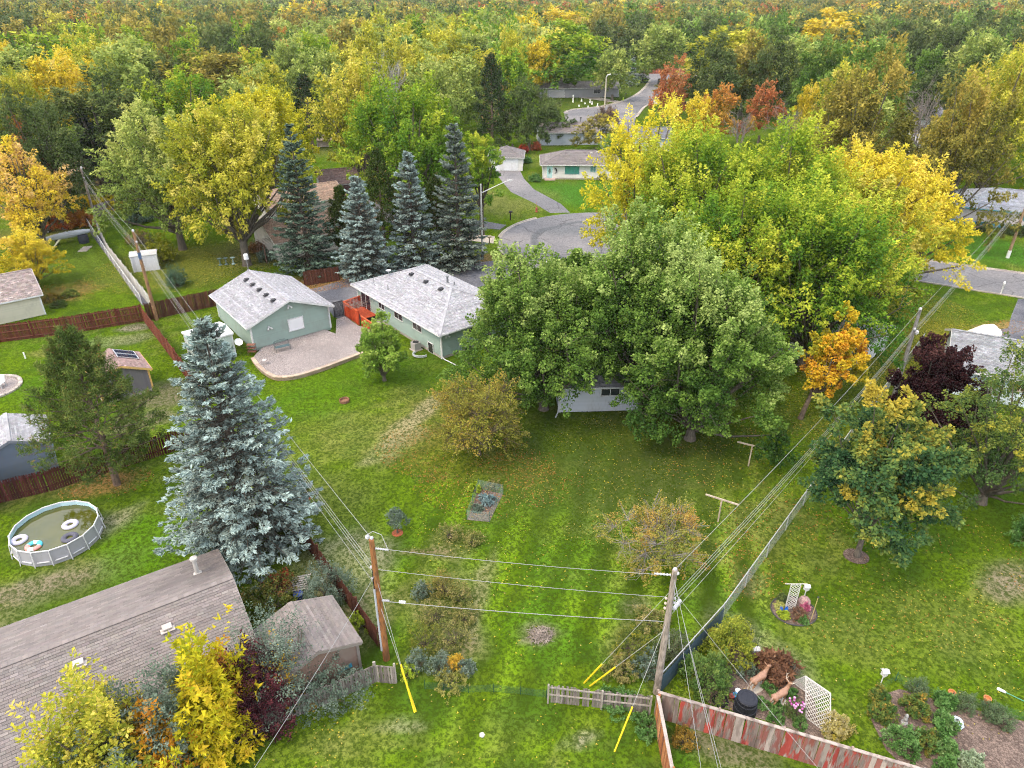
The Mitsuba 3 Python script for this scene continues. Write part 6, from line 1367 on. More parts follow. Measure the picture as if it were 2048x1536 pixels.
# ---------------------------------------------------------------- swimming pool
px_, py_ = -28.3, 33.75; PR, PH = 2.42, 1.07
pk = thing('swimming_pool', 'round above ground swimming pool with green water and a white frame', 'swimming pool'); NS = 16
ang = np.arange(NS) * 2 * PI / NS
pt = lambda r, a, z: (px_ + r * math.cos(a), py_ + r * math.sin(a), z)
for i in range(NS):
    a, b = ang[i], ang[i] + 2 * PI / NS
    part(pk, 'wall_panel', MB().add([pt(PR + .04, a, 0), pt(PR + .04, b, 0), pt(PR, b, PH), pt(PR, a, PH)], [[0, 1, 2, 3]], (.36, .36, .4)), 'mat_paint')
    part(pk, 'liner', MB().add([pt(PR - .03, b, .3), pt(PR - .03, a, .3), pt(PR - .03, a, PH), pt(PR - .03, b, PH)], [[0, 1, 2, 3]], (.42, .6, .66)), 'mat_paint')
    part(pk, 'upright', MB().tube([pt(PR + .16, a, 0), pt(PR + .05, a, PH)], .028, 8, (.6, .6, .62)), 'mat_plain')
    part(pk, 'top_rail', MB().tube([pt(PR, a, PH), pt(PR, b, PH)], .042, 8, (.6, .6, .62)), 'mat_plain')
    part(pk, 'band', MB().tube([pt(PR + .06, a + .06, .3), pt(PR + .06, b - .06, .3)], .035, 6, (.62, .62, .64)), 'mat_plain')
scene['mat_water'] = {'type': 'principled', 'base_color': mikit.proc(lambda p, n, uv: mix((.04, .05, .003), (.08, .08, .004), fbm(p.x * 1.2, p.y * 1.2, 0., 2))), 'roughness': .03, 'specular': .9}
put(key_for(pk + '__water'), MB().add([pt(0, 0, .78)] + [pt(PR - .03, a, .78) for a in np.linspace(0, 2 * PI, 49)[:-1]], [[0, 1 + i, 1 + (i + 1) % 48] for i in range(48)], (.1, .1, .01)), 'mat_water')
RT = 'swim rings floating in the pool'
def ring_(label, at, col, col2=None):
    x, y = at; m = MB(); R, r = .33, .15
    for i in range(24):
        a0, a1 = i * PI / 12, (i + 1) * PI / 12
        c = col if not col2 or i % 24 < 12 else col2
        if col2 and i in (5, 6, 7, 17, 18, 19): c = (.8, .78, .78)
        v = [(x + (R + r * math.cos(t)) * math.cos(a), y + (R + r * math.cos(t)) * math.sin(a), .82 + r * .75 * math.sin(t)) for a in (a0, a1) for t in np.arange(12) * PI / 6]
        m.add(v, [[j, 12 + j, 12 + (j + 1) % 12, (j + 1) % 12] for j in range(12)], c)
    solo('swim_ring', m, 'mat_plain', label, 'swim ring', RT)
ring_('pale lilac swim ring farthest from the pool wall', (-27.61, 34.15), (.52, .5, .6)); ring_('dark grey swim ring against the right pool wall', (-26.99, 32.95), (.1, .1, .13)); ring_('pale lilac swim ring at the left pool wall', (-29.93, 32.73), (.52, .5, .6)); ring_('coral white and turquoise swim ring', (-28.74, 32.20), (.1, .5, .62), (.75, .32, .28))

# ---------------------------------------------------------------- deer figures
import manifold3d as m3
def skin(bones, edge=.045, smooth=12):
    """one continuous body from tapered bones ((p, r), (q, r))"""
    import trimesh
    parts = []
    for (p, a), (q, b) in bones:
        s = [m3.Manifold.sphere(r, 14).translate([float(c) for c in o]) for o, r in ((p, a), (q, b))]
        parts.append(m3.Manifold.batch_hull(s))
    body = m3.Manifold.batch_boolean(parts, m3.OpType.Add).refine_to_length(edge).to_mesh()
    t = trimesh.Trimesh(body.vert_properties[:, :3], body.tri_verts)
    t = trimesh.smoothing.filter_taubin(t, iterations=smooth)
    return np.array(t.vertices), np.array(t.faces)
def deer(label, x, y, rot, antlers=False, s=1.):
    k = thing('deer_figure', label, 'deer statue')
    ca, sa = math.cos(rot), math.sin(rot)
    def w(v):
        v = np.asarray(v, float) * s; return np.c_[x + v[:, 0] * ca - v[:, 1] * sa, y + v[:, 0] * sa + v[:, 1] * ca, v[:, 2] + .05]
    B = [(((-.42, 0, .72), .17), ((-.1, 0, .68), .165)), (((-.1, 0, .68), .165), ((.26, 0, .72), .19)), (((.3, 0, .78), .14), ((.5, 0, 1.05), .085)), (((.5, 0, 1.05), .085), ((.55, 0, 1.18), .085)),
         (((.55, 0, 1.19), .088), ((.68, 0, 1.15), .055)), (((.68, 0, 1.15), .055), ((.77, 0, 1.11), .038))]
    for sg in (-1, 1):
        B += [(((.28, .1 * sg, .66), .075), ((.29, .1 * sg, .38), .036)), (((.29, .1 * sg, .38), .036), ((.28 + .05 * sg, .1 * sg, .03), .024)),
              (((-.42, .1 * sg, .68), .12), ((-.36, .1 * sg, .46), .06)), (((-.36, .1 * sg, .46), .06), ((-.52, .1 * sg, .3), .033)), (((-.52, .1 * sg, .3), .033), ((-.47 - .05 * sg, .1 * sg, .03), .025)),
              (((.5, .06 * sg, 1.24), .022), ((.44, .15 * sg, 1.36), .028)), (((.44, .15 * sg, 1.36), .028), ((.41, .2 * sg, 1.42), .01))]
    B.append((((-.58, 0, .76), .05), ((-.66, 0, .62), .03)))
    v, f = skin(B, .04)
    c = np.tile((.3, .165, .1), (len(v), 1)); leg = v[:, 2] < .42; c[leg] = (.25, .13, .065); c[(v[:, 2] < .6) & (np.abs(v[:, 1]) < .06) & (v[:, 0] > -.35) & (v[:, 0] < .2)] = (.4, .3, .23); c[v[:, 0] > .73] = (.12, .08, .07); c[(v[:, 0] < -.6)] = (.4, .3, .24)
    c[(v[:, 2] > .78) & (v[:, 0] < .35)] = (.34, .2, .14)
    V3, F3 = w(v)[f].reshape(-1, 3), np.arange(len(f) * 3).reshape(-1, 3)
    part(k, 'body', (V3, F3, np.repeat(c[f].mean(1), 3, 0)), 'mat_plain')
    for sg in (-1, 1):
        e = MB().lathe([(0, -.014), (.012, -.006), (.014, .006), (0, .014)], (.6, .062 * sg, 1.2), 8, (.01, .01, .01)); vv, ff, cc = e.arrays(); part(k, 'eye', (w(vv), ff, cc), 'mat_glass')
        if antlers:
            a = MB(); a.tube([(.53, .05 * sg, 1.25), (.46, .2 * sg, 1.42), (.56, .3 * sg, 1.58), (.68, .26 * sg, 1.64)], [.018, .016, .013, .005], 6, (.58, .5, .4)); a.tube([(.46, .2 * sg, 1.42), (.6, .18 * sg, 1.52)], [.014, .004], 6, (.58, .5, .4)); a.tube([(.56, .3 * sg, 1.58), (.5, .34 * sg, 1.7)], [.012, .004], 6, (.58, .5, .4))
            vv, ff, cc = a.arrays(); part(k, 'antler', (w(vv), ff, cc), 'mat_plain')
    b = MB().lathe([(0, .0), (.5, .0), (.48, .035), (0, .04)], (0, 0, 0), 14, (.4, .36, .3)); vv, ff, cc = b.arrays(); vv = vv * [1.25, .62, 1] - [.08, 0, .04]; part(k, 'base', (w(vv), ff, cc), 'mat_plain')
deer('tan deer figure without antlers in front of the reddish grass', *(12.07, 23.01), .55, False, .95)
deer('tan deer figure with antlers nearest the white lattice arbor', *(12.80, 22.09), .5, True, .92)
# ---------------------------------------------------------------- things in the near gardens
bk = thing('compost_barrel', 'black ribbed compost barrel between the deer and the red fence', 'compost barrel'); cx, cy = (11.08, 21.72)
part(bk, 'body', MB().lathe([(.54, 0), (.52, .3), (.535, .31), (.535, .35), (.5, .36), (.475, .66), (.49, .67), (.49, .7), (.455, .71), (.44, .9), (0, .9)], (cx, cy, 0), 24, (.018, .02, .028)), 'mat_plain', smooth=False)
part(bk, 'lid', MB().lathe([(.47, .86), (.48, .92), (.43, .97), (.3, .985), (.29, .97), (0, .98)], (cx, cy, 0), 24, (.022, .025, .036)), 'mat_plain')
hs = MB(); hx, hy = (10.04, 22.20)
for i in range(3): hs.tube([(hx + (.36 - .04 * i) * math.cos(t), hy + (.36 - .04 * i) * math.sin(t), .05 + .05 * i) for t in np.linspace(0, 2 * PI, 25)], .03, 6, (.02, .02, .022))
solo('coiled_hose', hs, 'mat_plain', 'black coiled hose on the soil beside the compost barrel', 'hose')
for i, (at, c, lab) in enumerate((((10.82, 22.40), (.05, .2, .4), 'small blue garden pot beside the compost barrel'), ((11.00, 22.62), (.7, .72, .75), 'small white garden pot beside the compost barrel'), ((10.61, 22.34), (.25, .06, .05), 'small dark red garden pot beside the coiled hose'))):
    solo('garden_pot', MB().lathe([(0, 0), (.1, 0), (.14, .24), (.15, .26), (.12, .26), (0, .2)], (*at, 0), 12, c), 'mat_plain', lab, 'pot')
def birdhouse(label, at, h, col=(.55, .55, .53), rod=(.6, .6, .6)):
    x, y = at; k = thing('bird_feeder', label, 'bird feeder'); part(k, 'post', MB().tube([(x, y, 0), (x, y, h)], .025, 6, rod), 'mat_plain')
    part(k, 'box', MB().box((x, y, h + .14), (.24, .22, .28), .4, col), 'mat_plain')
    r = MB(); r.plate([(x - .17, y - .16, h + .27), (x + .17, y - .16, h + .27), (x + .17, y, h + .38), (x - .17, y, h + .38)], .02, col); r.plate([(x + .17, y + .16, h + .27), (x - .17, y + .16, h + .27), (x - .17, y, h + .38), (x + .17, y, h + .38)], .02, col); part(k, 'roof', r, 'mat_plain')
birdhouse('white bird feeder on a post beside the lattice in the round bed', (16.57, 28.98), .5); birdhouse('white bird feeder above the reddish ornamental grass', (12.42, 24.68), .5); birdhouse('white topped feeder at the green wire of the vegetable garden', (18.06, 22.96), .95)
k = thing('shepherd_hook', 'thin yellow rod with a dark top at the right of the round bed', 'garden stake'); x, y = (16.23, 27.14); part(k, 'rod', MB().tube([(x, y, 0), (x + .05, y + .02, 1.75)], .016, 6, (.5, .4, .16)), 'mat_plain'); part(k, 'knob', MB().lathe([(0, -.06), (.06, 0), (0, .06)], (x + .05, y + .02, 1.8), 8, (.06, .06, .07)), 'mat_plain')
k = thing('shepherd_hook', 'tall thin black hook among the flowers left of the first deer', 'garden stake'); x, y = (12.29, 24.40); part(k, 'rod', MB().tube([(x, y, 0), (x, y, 1.9), (x + .12, y, 2.02), (x + .22, y, 1.92)], .014, 6, (.02, .02, .02)), 'mat_plain')
k = thing('garden_wand', 'white headed garden light on a leaning green pole at the right edge', 'garden light'); p, q = np.array((*(25.04, 21.96), 0)), np.array((*(23.48, 22.12), .8)); part(k, 'pole', MB().tube([p, q], .02, 6, (.1, .34, .24)), 'mat_plain'); part(k, 'head', MB().tube([q, q + unit(q - p) * .42], [.06, .075], 8, (.72, .74, .76)), 'mat_plain')
solo('stone_figure', MB().lathe([(0, 0), (.16, 0), (.15, .08), (.07, .14), (.1, .3), (.06, .42), (.09, .5), (.05, .6), (0, .62)], (*(18.37, 21.06), 0), 12, (.42, .42, .42)), 'mat_bark', 'small grey stone figure between the tomato bushes', 'statue')
for i, at in enumerate(((21.33, 22.51), (22.86, 22.18))):
    solo('terracotta_pot', MB().lathe([(0, 0), (.12, 0), (.16, .24), (.18, .25), (.18, .3), (.14, .3), (.12, .2), (0, .18)], (*at, 0), 14, (.5, .2, .08)), 'mat_plain', ('left' if i == 0 else 'right') + ' of two terracotta pots at the back of the vegetable garden', 'pot')
solo('plastic_bag', MB().lathe([(0, 0), (.3, .02), (.34, .14), (.2, .24), (.26, .32), (.1, .34)], (*(20.72, 20.96), 0), 9, (.5, .58, .62)), 'mat_plain', 'crumpled pale plastic bag beside the pepper plants', 'bag')
def tpost(label, at, a, b, z):
    x, y = at; k = thing('clothesline_post', label, 'clothesline post'); d = unit(np.array([*b, 0.]) - np.array([*a, 0.]))
    part(k, 'post', MB().beam((x, y, -.05), (x, y, z - .045), .09, .09, (.5, .42, .33), up=(*d[:2], 0)), 'mat_wood'); part(k, 'crossbar', MB().beam(np.array((x, y, z)) - d * 1.05, np.array((x, y, z)) + d * 1.05, .09, .09, (.55, .46, .36)), 'mat_wood')
tpost('T shaped clothesline post nearer the maple trees', (17.04, 41.47), (16.10, 41.94), (17.60, 41.19), 1.78); tpost('T shaped clothesline post nearer the apple tree', (13.30, 35.39), (12.46, 35.98), (14.23, 34.95), 1.79)
bp = thing('brush_pile', 'round pile of grey brushwood on the mown lawn', 'brush pile'); gb = rng_for(1040); x, y = (1.52, 26.19); m = MB()
for i in range(190):
    a = gb.uniform(0, 6.3); r = gb.uniform(0, .68) ; L = gb.uniform(.2, .6); d = gb.uniform(0, 6.3); c = np.array((x + r * math.cos(a), y + r * .85 * math.sin(a), .03 + (.7 - r) * .4 * gb.uniform()))
    dv = np.array((math.cos(d), math.sin(d), gb.normal(0, .25))) * L / 2; m.tube([c - dv, c + gb.normal(0, .03, 3), c + dv], [.014, .012, .006], 4, np.array((.36, .3, .26)) * math.exp(gb.normal(0, .3)), caps=False)
put(bp + '__sticks', m, 'mat_bark'); tag(bp + '__sticks', kind='stuff')
solo('white_scrap', MB().lathe([(0, .02), (.05, .05), (.09, .02), (.13, .05), (.15, .01)], (*(-1.38, 20.45), 0), 5, (.5, .49, .47)), 'mat_plain', 'crumpled white scrap lying on the lowest lawn', 'scrap')
fr = MB(); x, y = (-13.97, 50.58)
fr.lathe([(.42, 0), (.42, .22), (.38, .22), (.38, .02), (0, .015)], (x, y, 0), 24, (.3, .16, .1)); solo('fire_ring', fr, 'mat_bark', 'rusty round fire ring in the lawn beyond the spruce', 'fire ring')
def sapling(label, at, h, cols, seed, rr=.36):
    x, y = at; k = thing('sapling', label, 'sapling')
    put(k + '__mulch', MB().lathe([(0, .02), (rr * .7, .03), (rr, .012)], (x, y, 0), 14, (.34, .1, .05)), 'mat_bark'); tr, cr = broadleaf(seed, h, h * .3, base=.2, lobes=9, sprays=16, leaves=12, size=.1, cols=cols, up=.8, bare=.3); put(k + '__trunk', moved(tr, x, y), 'mat_bark'); put(k + '__crown', moved(cr, x, y), 'mat_leaf')
sapling('pale leaved sapling in a ring of red mulch beside the rough strip', (-7.24, 34.29), 1.9, SIL, 1050); sapling('bare sapling in a ring of red mulch near the blue spruce', (-13.99, 37.80), 1.6, WEEDS, 1051, .4)
mu = struct('mulch_ring', MB().prism([(20.87 + .75 * math.cos(t), 32.2 + .68 * math.sin(t)) for t in np.linspace(0, 2 * PI, 25)[:-1]], .012, .012), 'mat_mulch', 'dark mulch circle round the maple trunk')
for i, (at, h, r, c, lab) in enumerate((((-2.54, 38.67), .5, .35, LIM, 'bright green plant at the back of the wire cage'), ((-1.35, 38.95), .5, .4, WEEDS, 'brown green plant at the back right of the wire cage'), ((-1.64, 37.32), .55, .5, ((.12, .2, .2), (.2, .3, .31), (.3, .4, .4)), 'blue green kale in the wire cage'), ((-2.28, 36.54), .3, .35, SIL, 'grey green plant at the front of the wire cage'))):
    shrub('caged_plant', lab, *at, h, r, 1060 + i, c, .12, 60, 16, cat='plant')
struct('cage_soil', MB().prism(VG, .012, .012), 'mat_mulch', 'soil inside the wire cage')
# teal tarp, pallets
tp = MB(); n = 10; P0 = [(-10.67, 22.86), (-9.52, 23.49), (-8.17, 24.06), (-10.85, 22.52), (-9.37, 22.95), (-7.92, 23.68)]
zt = [1.0, 1.3, 1.3, .5, .6, .6]; V = [(*p, z) for p, z in zip(P0, zt)]; gp = rng_for(1070)
for a, b, c, d in ((0, 1, 4, 3), (1, 2, 5, 4)):
    A_, B_, C_, D_ = [np.array(V[i]) for i in (a, b, c, d)]
    for i in range(6):
        for j in range(4):
            f = lambda s, t: (A_ * (1 - s) + B_ * s) * (1 - t) + (D_ * (1 - s) + C_ * s) * t + np.array([0, 0, .06 * math.sin(9 * s + 5 * t + a)])
            tp.add([f(i / 6, j / 4), f((i + 1) / 6, j / 4), f((i + 1) / 6, (j + 1) / 4), f(i / 6, (j + 1) / 4)], [[3, 2, 1, 0]], (.02, .17, .25))
solo('teal_tarp', tp, 'mat_plain', 'teal tarpaulin draped beside the brown shed behind the weathered fence', 'tarpaulin')
pl = thing('pallet_stack', 'grey wooden pallet behind the brown shed', 'pallet'); x, y = (-12.21, 29.52)
for i in range(7): part(pl, 'slat', MB().box((x + .0, y + (i - 3) * .18, .45), (1.2, .1, .025), .3, (.42, .4, .38)), 'mat_wood')
for i in range(3): part(pl, 'runner', MB().box((x + (i - 1) * .5, y, .38), (.08, 1.25, .1), .3, (.36, .34, .32)), 'mat_wood')
solo('blue_tub', MB().lathe([(0, 0), (.2, 0), (.26, .4), (.28, .42), (.22, .4), (0, .3)], (*(-12.01, 28.76), 0), 14, (.03, .06, .28)), 'mat_plain', 'small dark blue tub at the top of the brown shed roof', 'tub')
# gravel terrace furniture
bn = thing('garden_bench', 'dark metal garden bench against the sage garage', 'bench'); q0, q1 = np.array((-21.92, 59.07)), np.array((-21.01, 59.65)); d = unit(q1 - q0); a = math.atan2(d[1], d[0]); n_ = np.array([-d[1], d[0]]); L = 1.35; M_ = (q0 + q1) / 2; bc = (.05, .075, .08)
pp = lambda s, t, z: (*(M_ + d * s + n_ * t), TZ + z)
for s in (-L / 2, L / 2):
    for t in (0, .5): part(bn, 'leg', MB().tube([pp(s, t, 0), pp(s, t, .43)], .02, 6, bc), 'mat_plain')
    part(bn, 'armrest', MB().tube([pp(s, 0, .43), pp(s, .0, .62), pp(s, .45, .66)], .02, 6, bc), 'mat_plain')
st = MB()
for i in range(7): st.beam(pp(-L / 2, i * .075, .44), pp(L / 2, i * .075, .44), .05, .02, (.09, .14, .15))
part(bn, 'seat', st, 'mat_plain', kind='stuff')
part(bn, 'back_frame', MB().tube([pp(-L / 2, .5, .43), pp(-L / 2, .58, .82), pp(-L / 4, .6, .94), pp(0, .6, .97), pp(L / 4, .6, .94), pp(L / 2, .58, .82), pp(L / 2, .5, .43)], .022, 6, bc), 'mat_plain')
bb = MB()
for s in np.linspace(-L / 2 + .06, L / 2 - .06, 17): bb.tube([pp(s, .5, .46), pp(s, .59, .82 + .13 * (1 - (2 * s / L) ** 2))], .009, 5, bc)
part(bn, 'back_bars', bb, 'mat_plain', kind='stuff')
ch = thing('garden_chair', 'small wire chair near the curved corner of the gravel terrace', 'chair'); x, y = (-22.43, 56.75); cc = (.4, .36, .33)
for i, (a, b) in enumerate(((-.2, -.2), (.2, -.2), (.2, .2), (-.2, .2))): part(ch, 'leg', MB().tube([(x + a, y + b, TZ), (x + a * .85, y + b * .85, TZ + .4)], .014, 5, cc), 'mat_plain')
part(ch, 'seat', MB().lathe([(.2, .4), (.22, .42), (0, .425)], (x, y, TZ), 12, (.46, .4, .38)), 'mat_plain'); part(ch, 'backrest', MB().tube([(x - .2, y + .18, TZ + .4), (x - .18, y + .22, TZ + .7), (x, y + .24, TZ + .8), (x + .18, y + .22, TZ + .7), (x + .2, y + .18, TZ + .4)], .014, 5, cc), 'mat_plain')
rk = thing('plant_stand', 'rusty iron plant stand at the corner of the sage garage', 'plant stand'); x, y = (-24.36, 59.17)
for a, b in ((-.35, -.2), (.35, -.2), (.35, .2), (-.35, .2)): part(rk, 'upright', MB().tube([(x + a, y + b, .0), (x + a, y + b, 1.1)], .02, 5, (.16, .07, .05)), 'mat_plain')
for z in (.4, .75, 1.08): part(rk, 'shelf', MB().box((x, y, z), (.76, .46, .03), 0, (.2, .09, .06)), 'mat_plain')
sd = thing('satellite_dish', 'pale round satellite dish on the white roofed shed', 'satellite dish'); c = np.array((*(-25.29, 58.74), 1.5)); m = MB(); m.lathe([(0, 0), (.2, .03), (.36, .11), (.38, .13)], (0, 0, 0), 18, (.6, .62, .62)); v, f, cl = m.arrays()
Rm = np.array([[.77, 0, .64], [0, 1, 0], [-.64, 0, .77]]); Rz = np.array([[math.cos(-.8), -math.sin(-.8), 0], [math.sin(-.8), math.cos(-.8), 0], [0, 0, 1]]); put(sd + '__reflector', ((v @ Rm.T) @ Rz.T + c, f, cl), 'mat_plain'); part(sd, 'arm', MB().tube([c, c + (Rz @ Rm @ np.array([.1, 0, .45]))], .02, 5, (.5, .5, .5)), 'mat_plain'); part(sd, 'bracket', MB().tube([c, c + [-.3, .15, -.2]], .03, 5, (.4, .4, .4)), 'mat_plain')
ac = thing('air_conditioner', 'grey air conditioner unit against the sage bungalow', 'air conditioner'); x, y = (-9.29, 60.20)
x, y = x + .15, y + .1
part(ac, 'cabinet', MB().box((x, y, .4), (.72, .72, .8), .69, (.35, .33, .32)), 'mat_plain'); part(ac, 'fan_grille', MB().lathe([(.3, .81), (.3, .83), (.08, .82), (0, .83)], (x, y, 0), 16, (.03, .03, .03)), 'mat_plain'); part(ac, 'pad', MB().box((x, y, .04), (.95, .95, .08), .69, (.4, .38, .36)), 'mat_concrete')
well = MB(); wx, wy = (-8.54, 59.04)
well.tube([(wx + .75 * math.cos(t), wy + .6 * math.sin(t), .12) for t in np.linspace(2.4, 5.6, 13)], .05, 6, (.45, .48, .5)); well.tube([(wx + .75 * math.cos(t), wy + .6 * math.sin(t), .25) for t in np.linspace(2.4, 5.6, 13)], .05, 6, (.45, .48, .5)); solo('window_well', well, 'mat_plain', 'corrugated metal window well beside the air conditioner', 'window well')
bv = MB(); gv = rng_for(1090); x, y = (-16.08, 67.35)
for i in range(60):
    a = gv.uniform(0, 6.3); p = np.array((x + gv.normal(0, .5), y + gv.normal(0, .4), 1.4 + gv.uniform(0, .4))); bv.tube([p, p + [math.cos(a) * .4, math.sin(a) * .4, gv.uniform(0, .5)], p + [math.cos(a) * .9, math.sin(a) * .9, gv.uniform(-.2, .5)]], [.02, .014, .006], 4, (.36, .27, .24), caps=False)
solo('bare_vine', bv, 'mat_bark', 'tangle of bare vine stems on top of the orange red fence', 'vine')
disc = MB(); c = np.array((*(-17.42, 68.51), .95)); disc.tube([c + [.02, .03, 0], c + [-.06, -.07, 0]], .3, 18, (.05, .2, .42)); disc.tube([c + [-.06, -.07, .1], c + [-.09, -.1, .1]], .16, 12, (.6, .65, .7)); solo('round_sign', disc, 'mat_plain', 'round blue and white disc hung on the orange red fence', 'sign')
dk = thing('deck', 'wooden deck behind the orange red fence', 'deck')
for i in range(12): part(dk, 'plank', MB().box((-15.2 - .32 * i * .0 + .0 + math.cos(.69) * (-.95 + i * .17), 68.4 + math.sin(.69) * (-.95 + i * .17), .45), (.155, 3.0, .04), .69, (.5, .1, .05)), 'mat_wood')
# ---------------------------------------------------------------- the gardens to the left
fpx, fpy = (-44.86, 52.78)
fpk = thing('fire_pit_ring', 'ring of pale stones round a gravel fire pit at the left edge', 'fire pit')
for i in range(30):
    a = i * 2 * PI / 30; part(fpk, 'stone', MB().box((fpx + 2.2 * math.cos(a), fpy + 2.2 * math.sin(a), .07), (.3, .42, .16), a, np.array((.5, .45, .4)) * (.85 + .3 * ((i * 7) % 5) / 5)), 'mat_bark')
part(fpk, 'gravel', MB().prism([(fpx + 2.05 * math.cos(t), fpy + 2.05 * math.sin(t)) for t in np.linspace(0, 2 * PI, 25)[:-1]], .015, .015, (.3, .23, .2)), 'mat_gravel')
ck = thing('lawn_chair', 'grey lawn chair on the gravel at the left edge', 'chair'); x, y = (-44.11, 52.95)
for a, b in ((-.28, -.28), (.28, -.28), (.28, .28), (-.28, .28)): part(ck, 'leg', MB().box((x + a, y + b, .2), (.06, .06, .4), 0, (.4, .4, .4)), 'mat_plain')
part(ck, 'seat', MB().box((x, y, .42), (.62, .6, .05), 0, (.5, .5, .5)), 'mat_plain'); part(ck, 'backrest', MB().beam((x, y + .3, .42), (x + .02, y + .5, 1.05), .6, .04, (.55, .55, .55), up=(0, 1, 0)), 'mat_plain')
solo('white_pipe', MB().tube([(*(-45.29, 58.43), -.05), (*(-45.29, 58.43), .62)], .06, 8, (.8, .8, .78)), 'mat_plain', 'short white standpipe in the left lawn', 'pipe')
for i, (at, h, r, c, lab) in enumerate((((-50.83, 72.59), .6, .9, ((.12, .15, .03), (.25, .2, .04), (.34, .2, .05)), 'rusty garden plants beside the cream garage'), ((-49.53, 73.75), .7, .8, ((.08, .14, .03), (.16, .22, .05), (.32, .28, .06)), 'green plants in the leaf strewn bed right of the cream garage'), ((-49.06, 70.89), .5, .8, ((.07, .12, .03), (.14, .18, .05)), 'low green plants at the front of the leaf strewn bed'))):
    shrub('bed_plant', lab, *at, h, r, 1100 + i, c, .14, 90, 18, cat='plant')
shrub('yellow_shrub', 'yellow green shrub right of the garden shed', *(-44.44, 85.22), 3.2, 1.7, 1110, ((.14, .19, .02), (.27, .29, .03), (.4, .38, .04)), .2, 200, 26)
shrub('round_conifer', 'small round blue green conifer on the leaf strewn lawn', *(-38.69, 76.80), 2.3, 1.05, 1111, ((.05, .1, .06), (.09, .16, .1), (.16, .24, .16)), .1, 260, 28, .5)
shrub('dark_conifer', 'dark blue green shrub at the grey fence', *(-54.97, 102.28), 3.0, 1.6, 1112, FIR, .2, 200, 24)
shrub('red_hedge', 'red and orange hedge beyond the covered boat', *(-64.54, 100.52), 1.9, 2.6, 1113, ((.36, .08, .05), (.48, .14, .06), (.5, .26, .06)), .2, 260, 24, .3)
shrub('red_hedge', 'orange end of the hedge at the fenced lane', *(-62.00, 100.52), 2.2, 1.6, 1114, ((.42, .16, .06), (.5, .24, .05), (.45, .3, .06)), .2, 170, 24, .3)
shrub('golden_shrub', 'golden shrub behind the pale far pole', *(-66.66, 107.89), 2.2, 2.4, 1115, ((.3, .28, .03), (.55, .4, .02), (.6, .42, .03)), .22, 200, 24)
shrub('golden_shrub', 'yellow shrub at the foot of the dusky blue spruce', *(-62.44, 109.02), 1.6, 2.6, 1116, ((.2, .24, .03), (.42, .38, .03), (.6, .46, .03)), .22, 200, 24)
shrub('grey_shrub', 'grey brown shrub above the garden shed', *(-47.99, 89.72), 2.0, 1.3, 1117, ((.1, .09, .07), (.17, .15, .11), (.24, .2, .15)), .14, 150, 20)
shrub('brown_shrub', 'tan shrub left of the grey brown one', *(-50.83, 92.88), 1.6, 1.4, 1118, ((.2, .15, .07), (.3, .22, .09), (.36, .25, .1)), .14, 130, 20)
shrub('green_shrub', 'green shrub beside the deck stairs of the tan roofed house', *(-31.04, 85.79), 1.4, 1.2, 1119, SIL, .14, 120, 20)
shrub('rusty_shrub', 'rust coloured shrubs under the deck of the tan roofed house', *(-33.23, 88.71), 1.3, 1.4, 1120, ((.16, .08, .05), (.26, .13, .06), (.3, .2, .07)), .14, 130, 20)
for i, at in enumerate(((-36.34, 83.93), (-35.66, 84.11), (-34.84, 84.30))):
    solo('bird_bath', MB().lathe([(0, 0), (.24, 0), (.2, .08), (.08, .14), (.07, .65), (.2, .74), (.3, .85), (.26, .85), (0, .78)], (*at, 0), 12, ((.12, .18, .17), (.12, .17, .17), (.3, .42, .42))[i]), 'mat_plain', ('left dark bird bath', 'middle dark bird bath', 'pale green bird bath')[i] + ' near the trunk of the big yellow maple', 'bird bath')
bt = thing('covered_boat', 'long boat wrapped in a grey tarpaulin on trestles', 'boat'); p, q = np.array((*(-62.00, 91.27), 1.0)), np.array((*(-58.12, 95.05), 1.0)); t = np.linspace(0, 1, 25)
part(bt, 'cover', MB().tube([p + (q - p) * s + [0, 0, .03 * math.sin(s * 60)] for s in t], [.46 * (math.sin(PI * min(.985, max(.06, s))) ** .3) * (1 + .05 * math.sin(s * 47)) for s in t], 12, (.42, .46, .5)), 'mat_paint', smooth=False)
for s in (.3, .34): part(bt, 'prop', MB().tube([p + (q - p) * s + [0, 0, -.2], (*(-60.71, 89.72), 0)], .06, 6, (.7, .68, .5)), 'mat_plain')
for s in (.2, .8): part(bt, 'trestle', MB().box((p + (q - p) * s) * [1, 1, 0] + [0, 0, .3], (.2, .9, .6), .4, (.05, .05, .05)), 'mat_plain')
solo('rain_barrel', MB().lathe([(0, 0), (.62, 0), (.66, .5), (.62, 1.0), (.5, 1.02), (.5, .9), (0, .9)], (*(-58.03, 92.88), 0), 18, (.035, .04, .055)), 'mat_plain', 'big dark barrel beside the covered boat', 'barrel')
pv = thing('paving_slabs', 'pale paving slabs in the grass below the dark barrel', 'paving')
for i in range(3): part(pv, 'slab', MB().box((*(np.array((-56.57, 90.13)) + [.1 * i, -.75 * i + .7]), .03), (1.1, .68, .06), .3, (.46, .42, .4)), 'mat_concrete')
def wheel(k, x, y, r, w, rot, name='wheel'):
    d = np.array([-math.sin(rot), math.cos(rot), 0]) * w / 2; c = np.array([x, y, r]); wk = part(k, name, MB().tube([c - d, c + d], r, 14, (.02, .02, .02)), 'mat_plain'); part(wk, 'rim', MB().tube([c - d * 1.06, c + d * 1.06], r * .6, 10, (.5, .5, .52)), 'mat_metal')
def local(x, y, rot):
    ca, sa = math.cos(rot), math.sin(rot); return lambda a, b, z: (x + a * ca - b * sa, y + a * sa + b * ca, z)
tk = thing('lawn_tractor', 'small red lawn tractor parked near the golden maple', 'lawn tractor'); x, y = (-66.21, 97.38); Lc = local(x, y, .25)
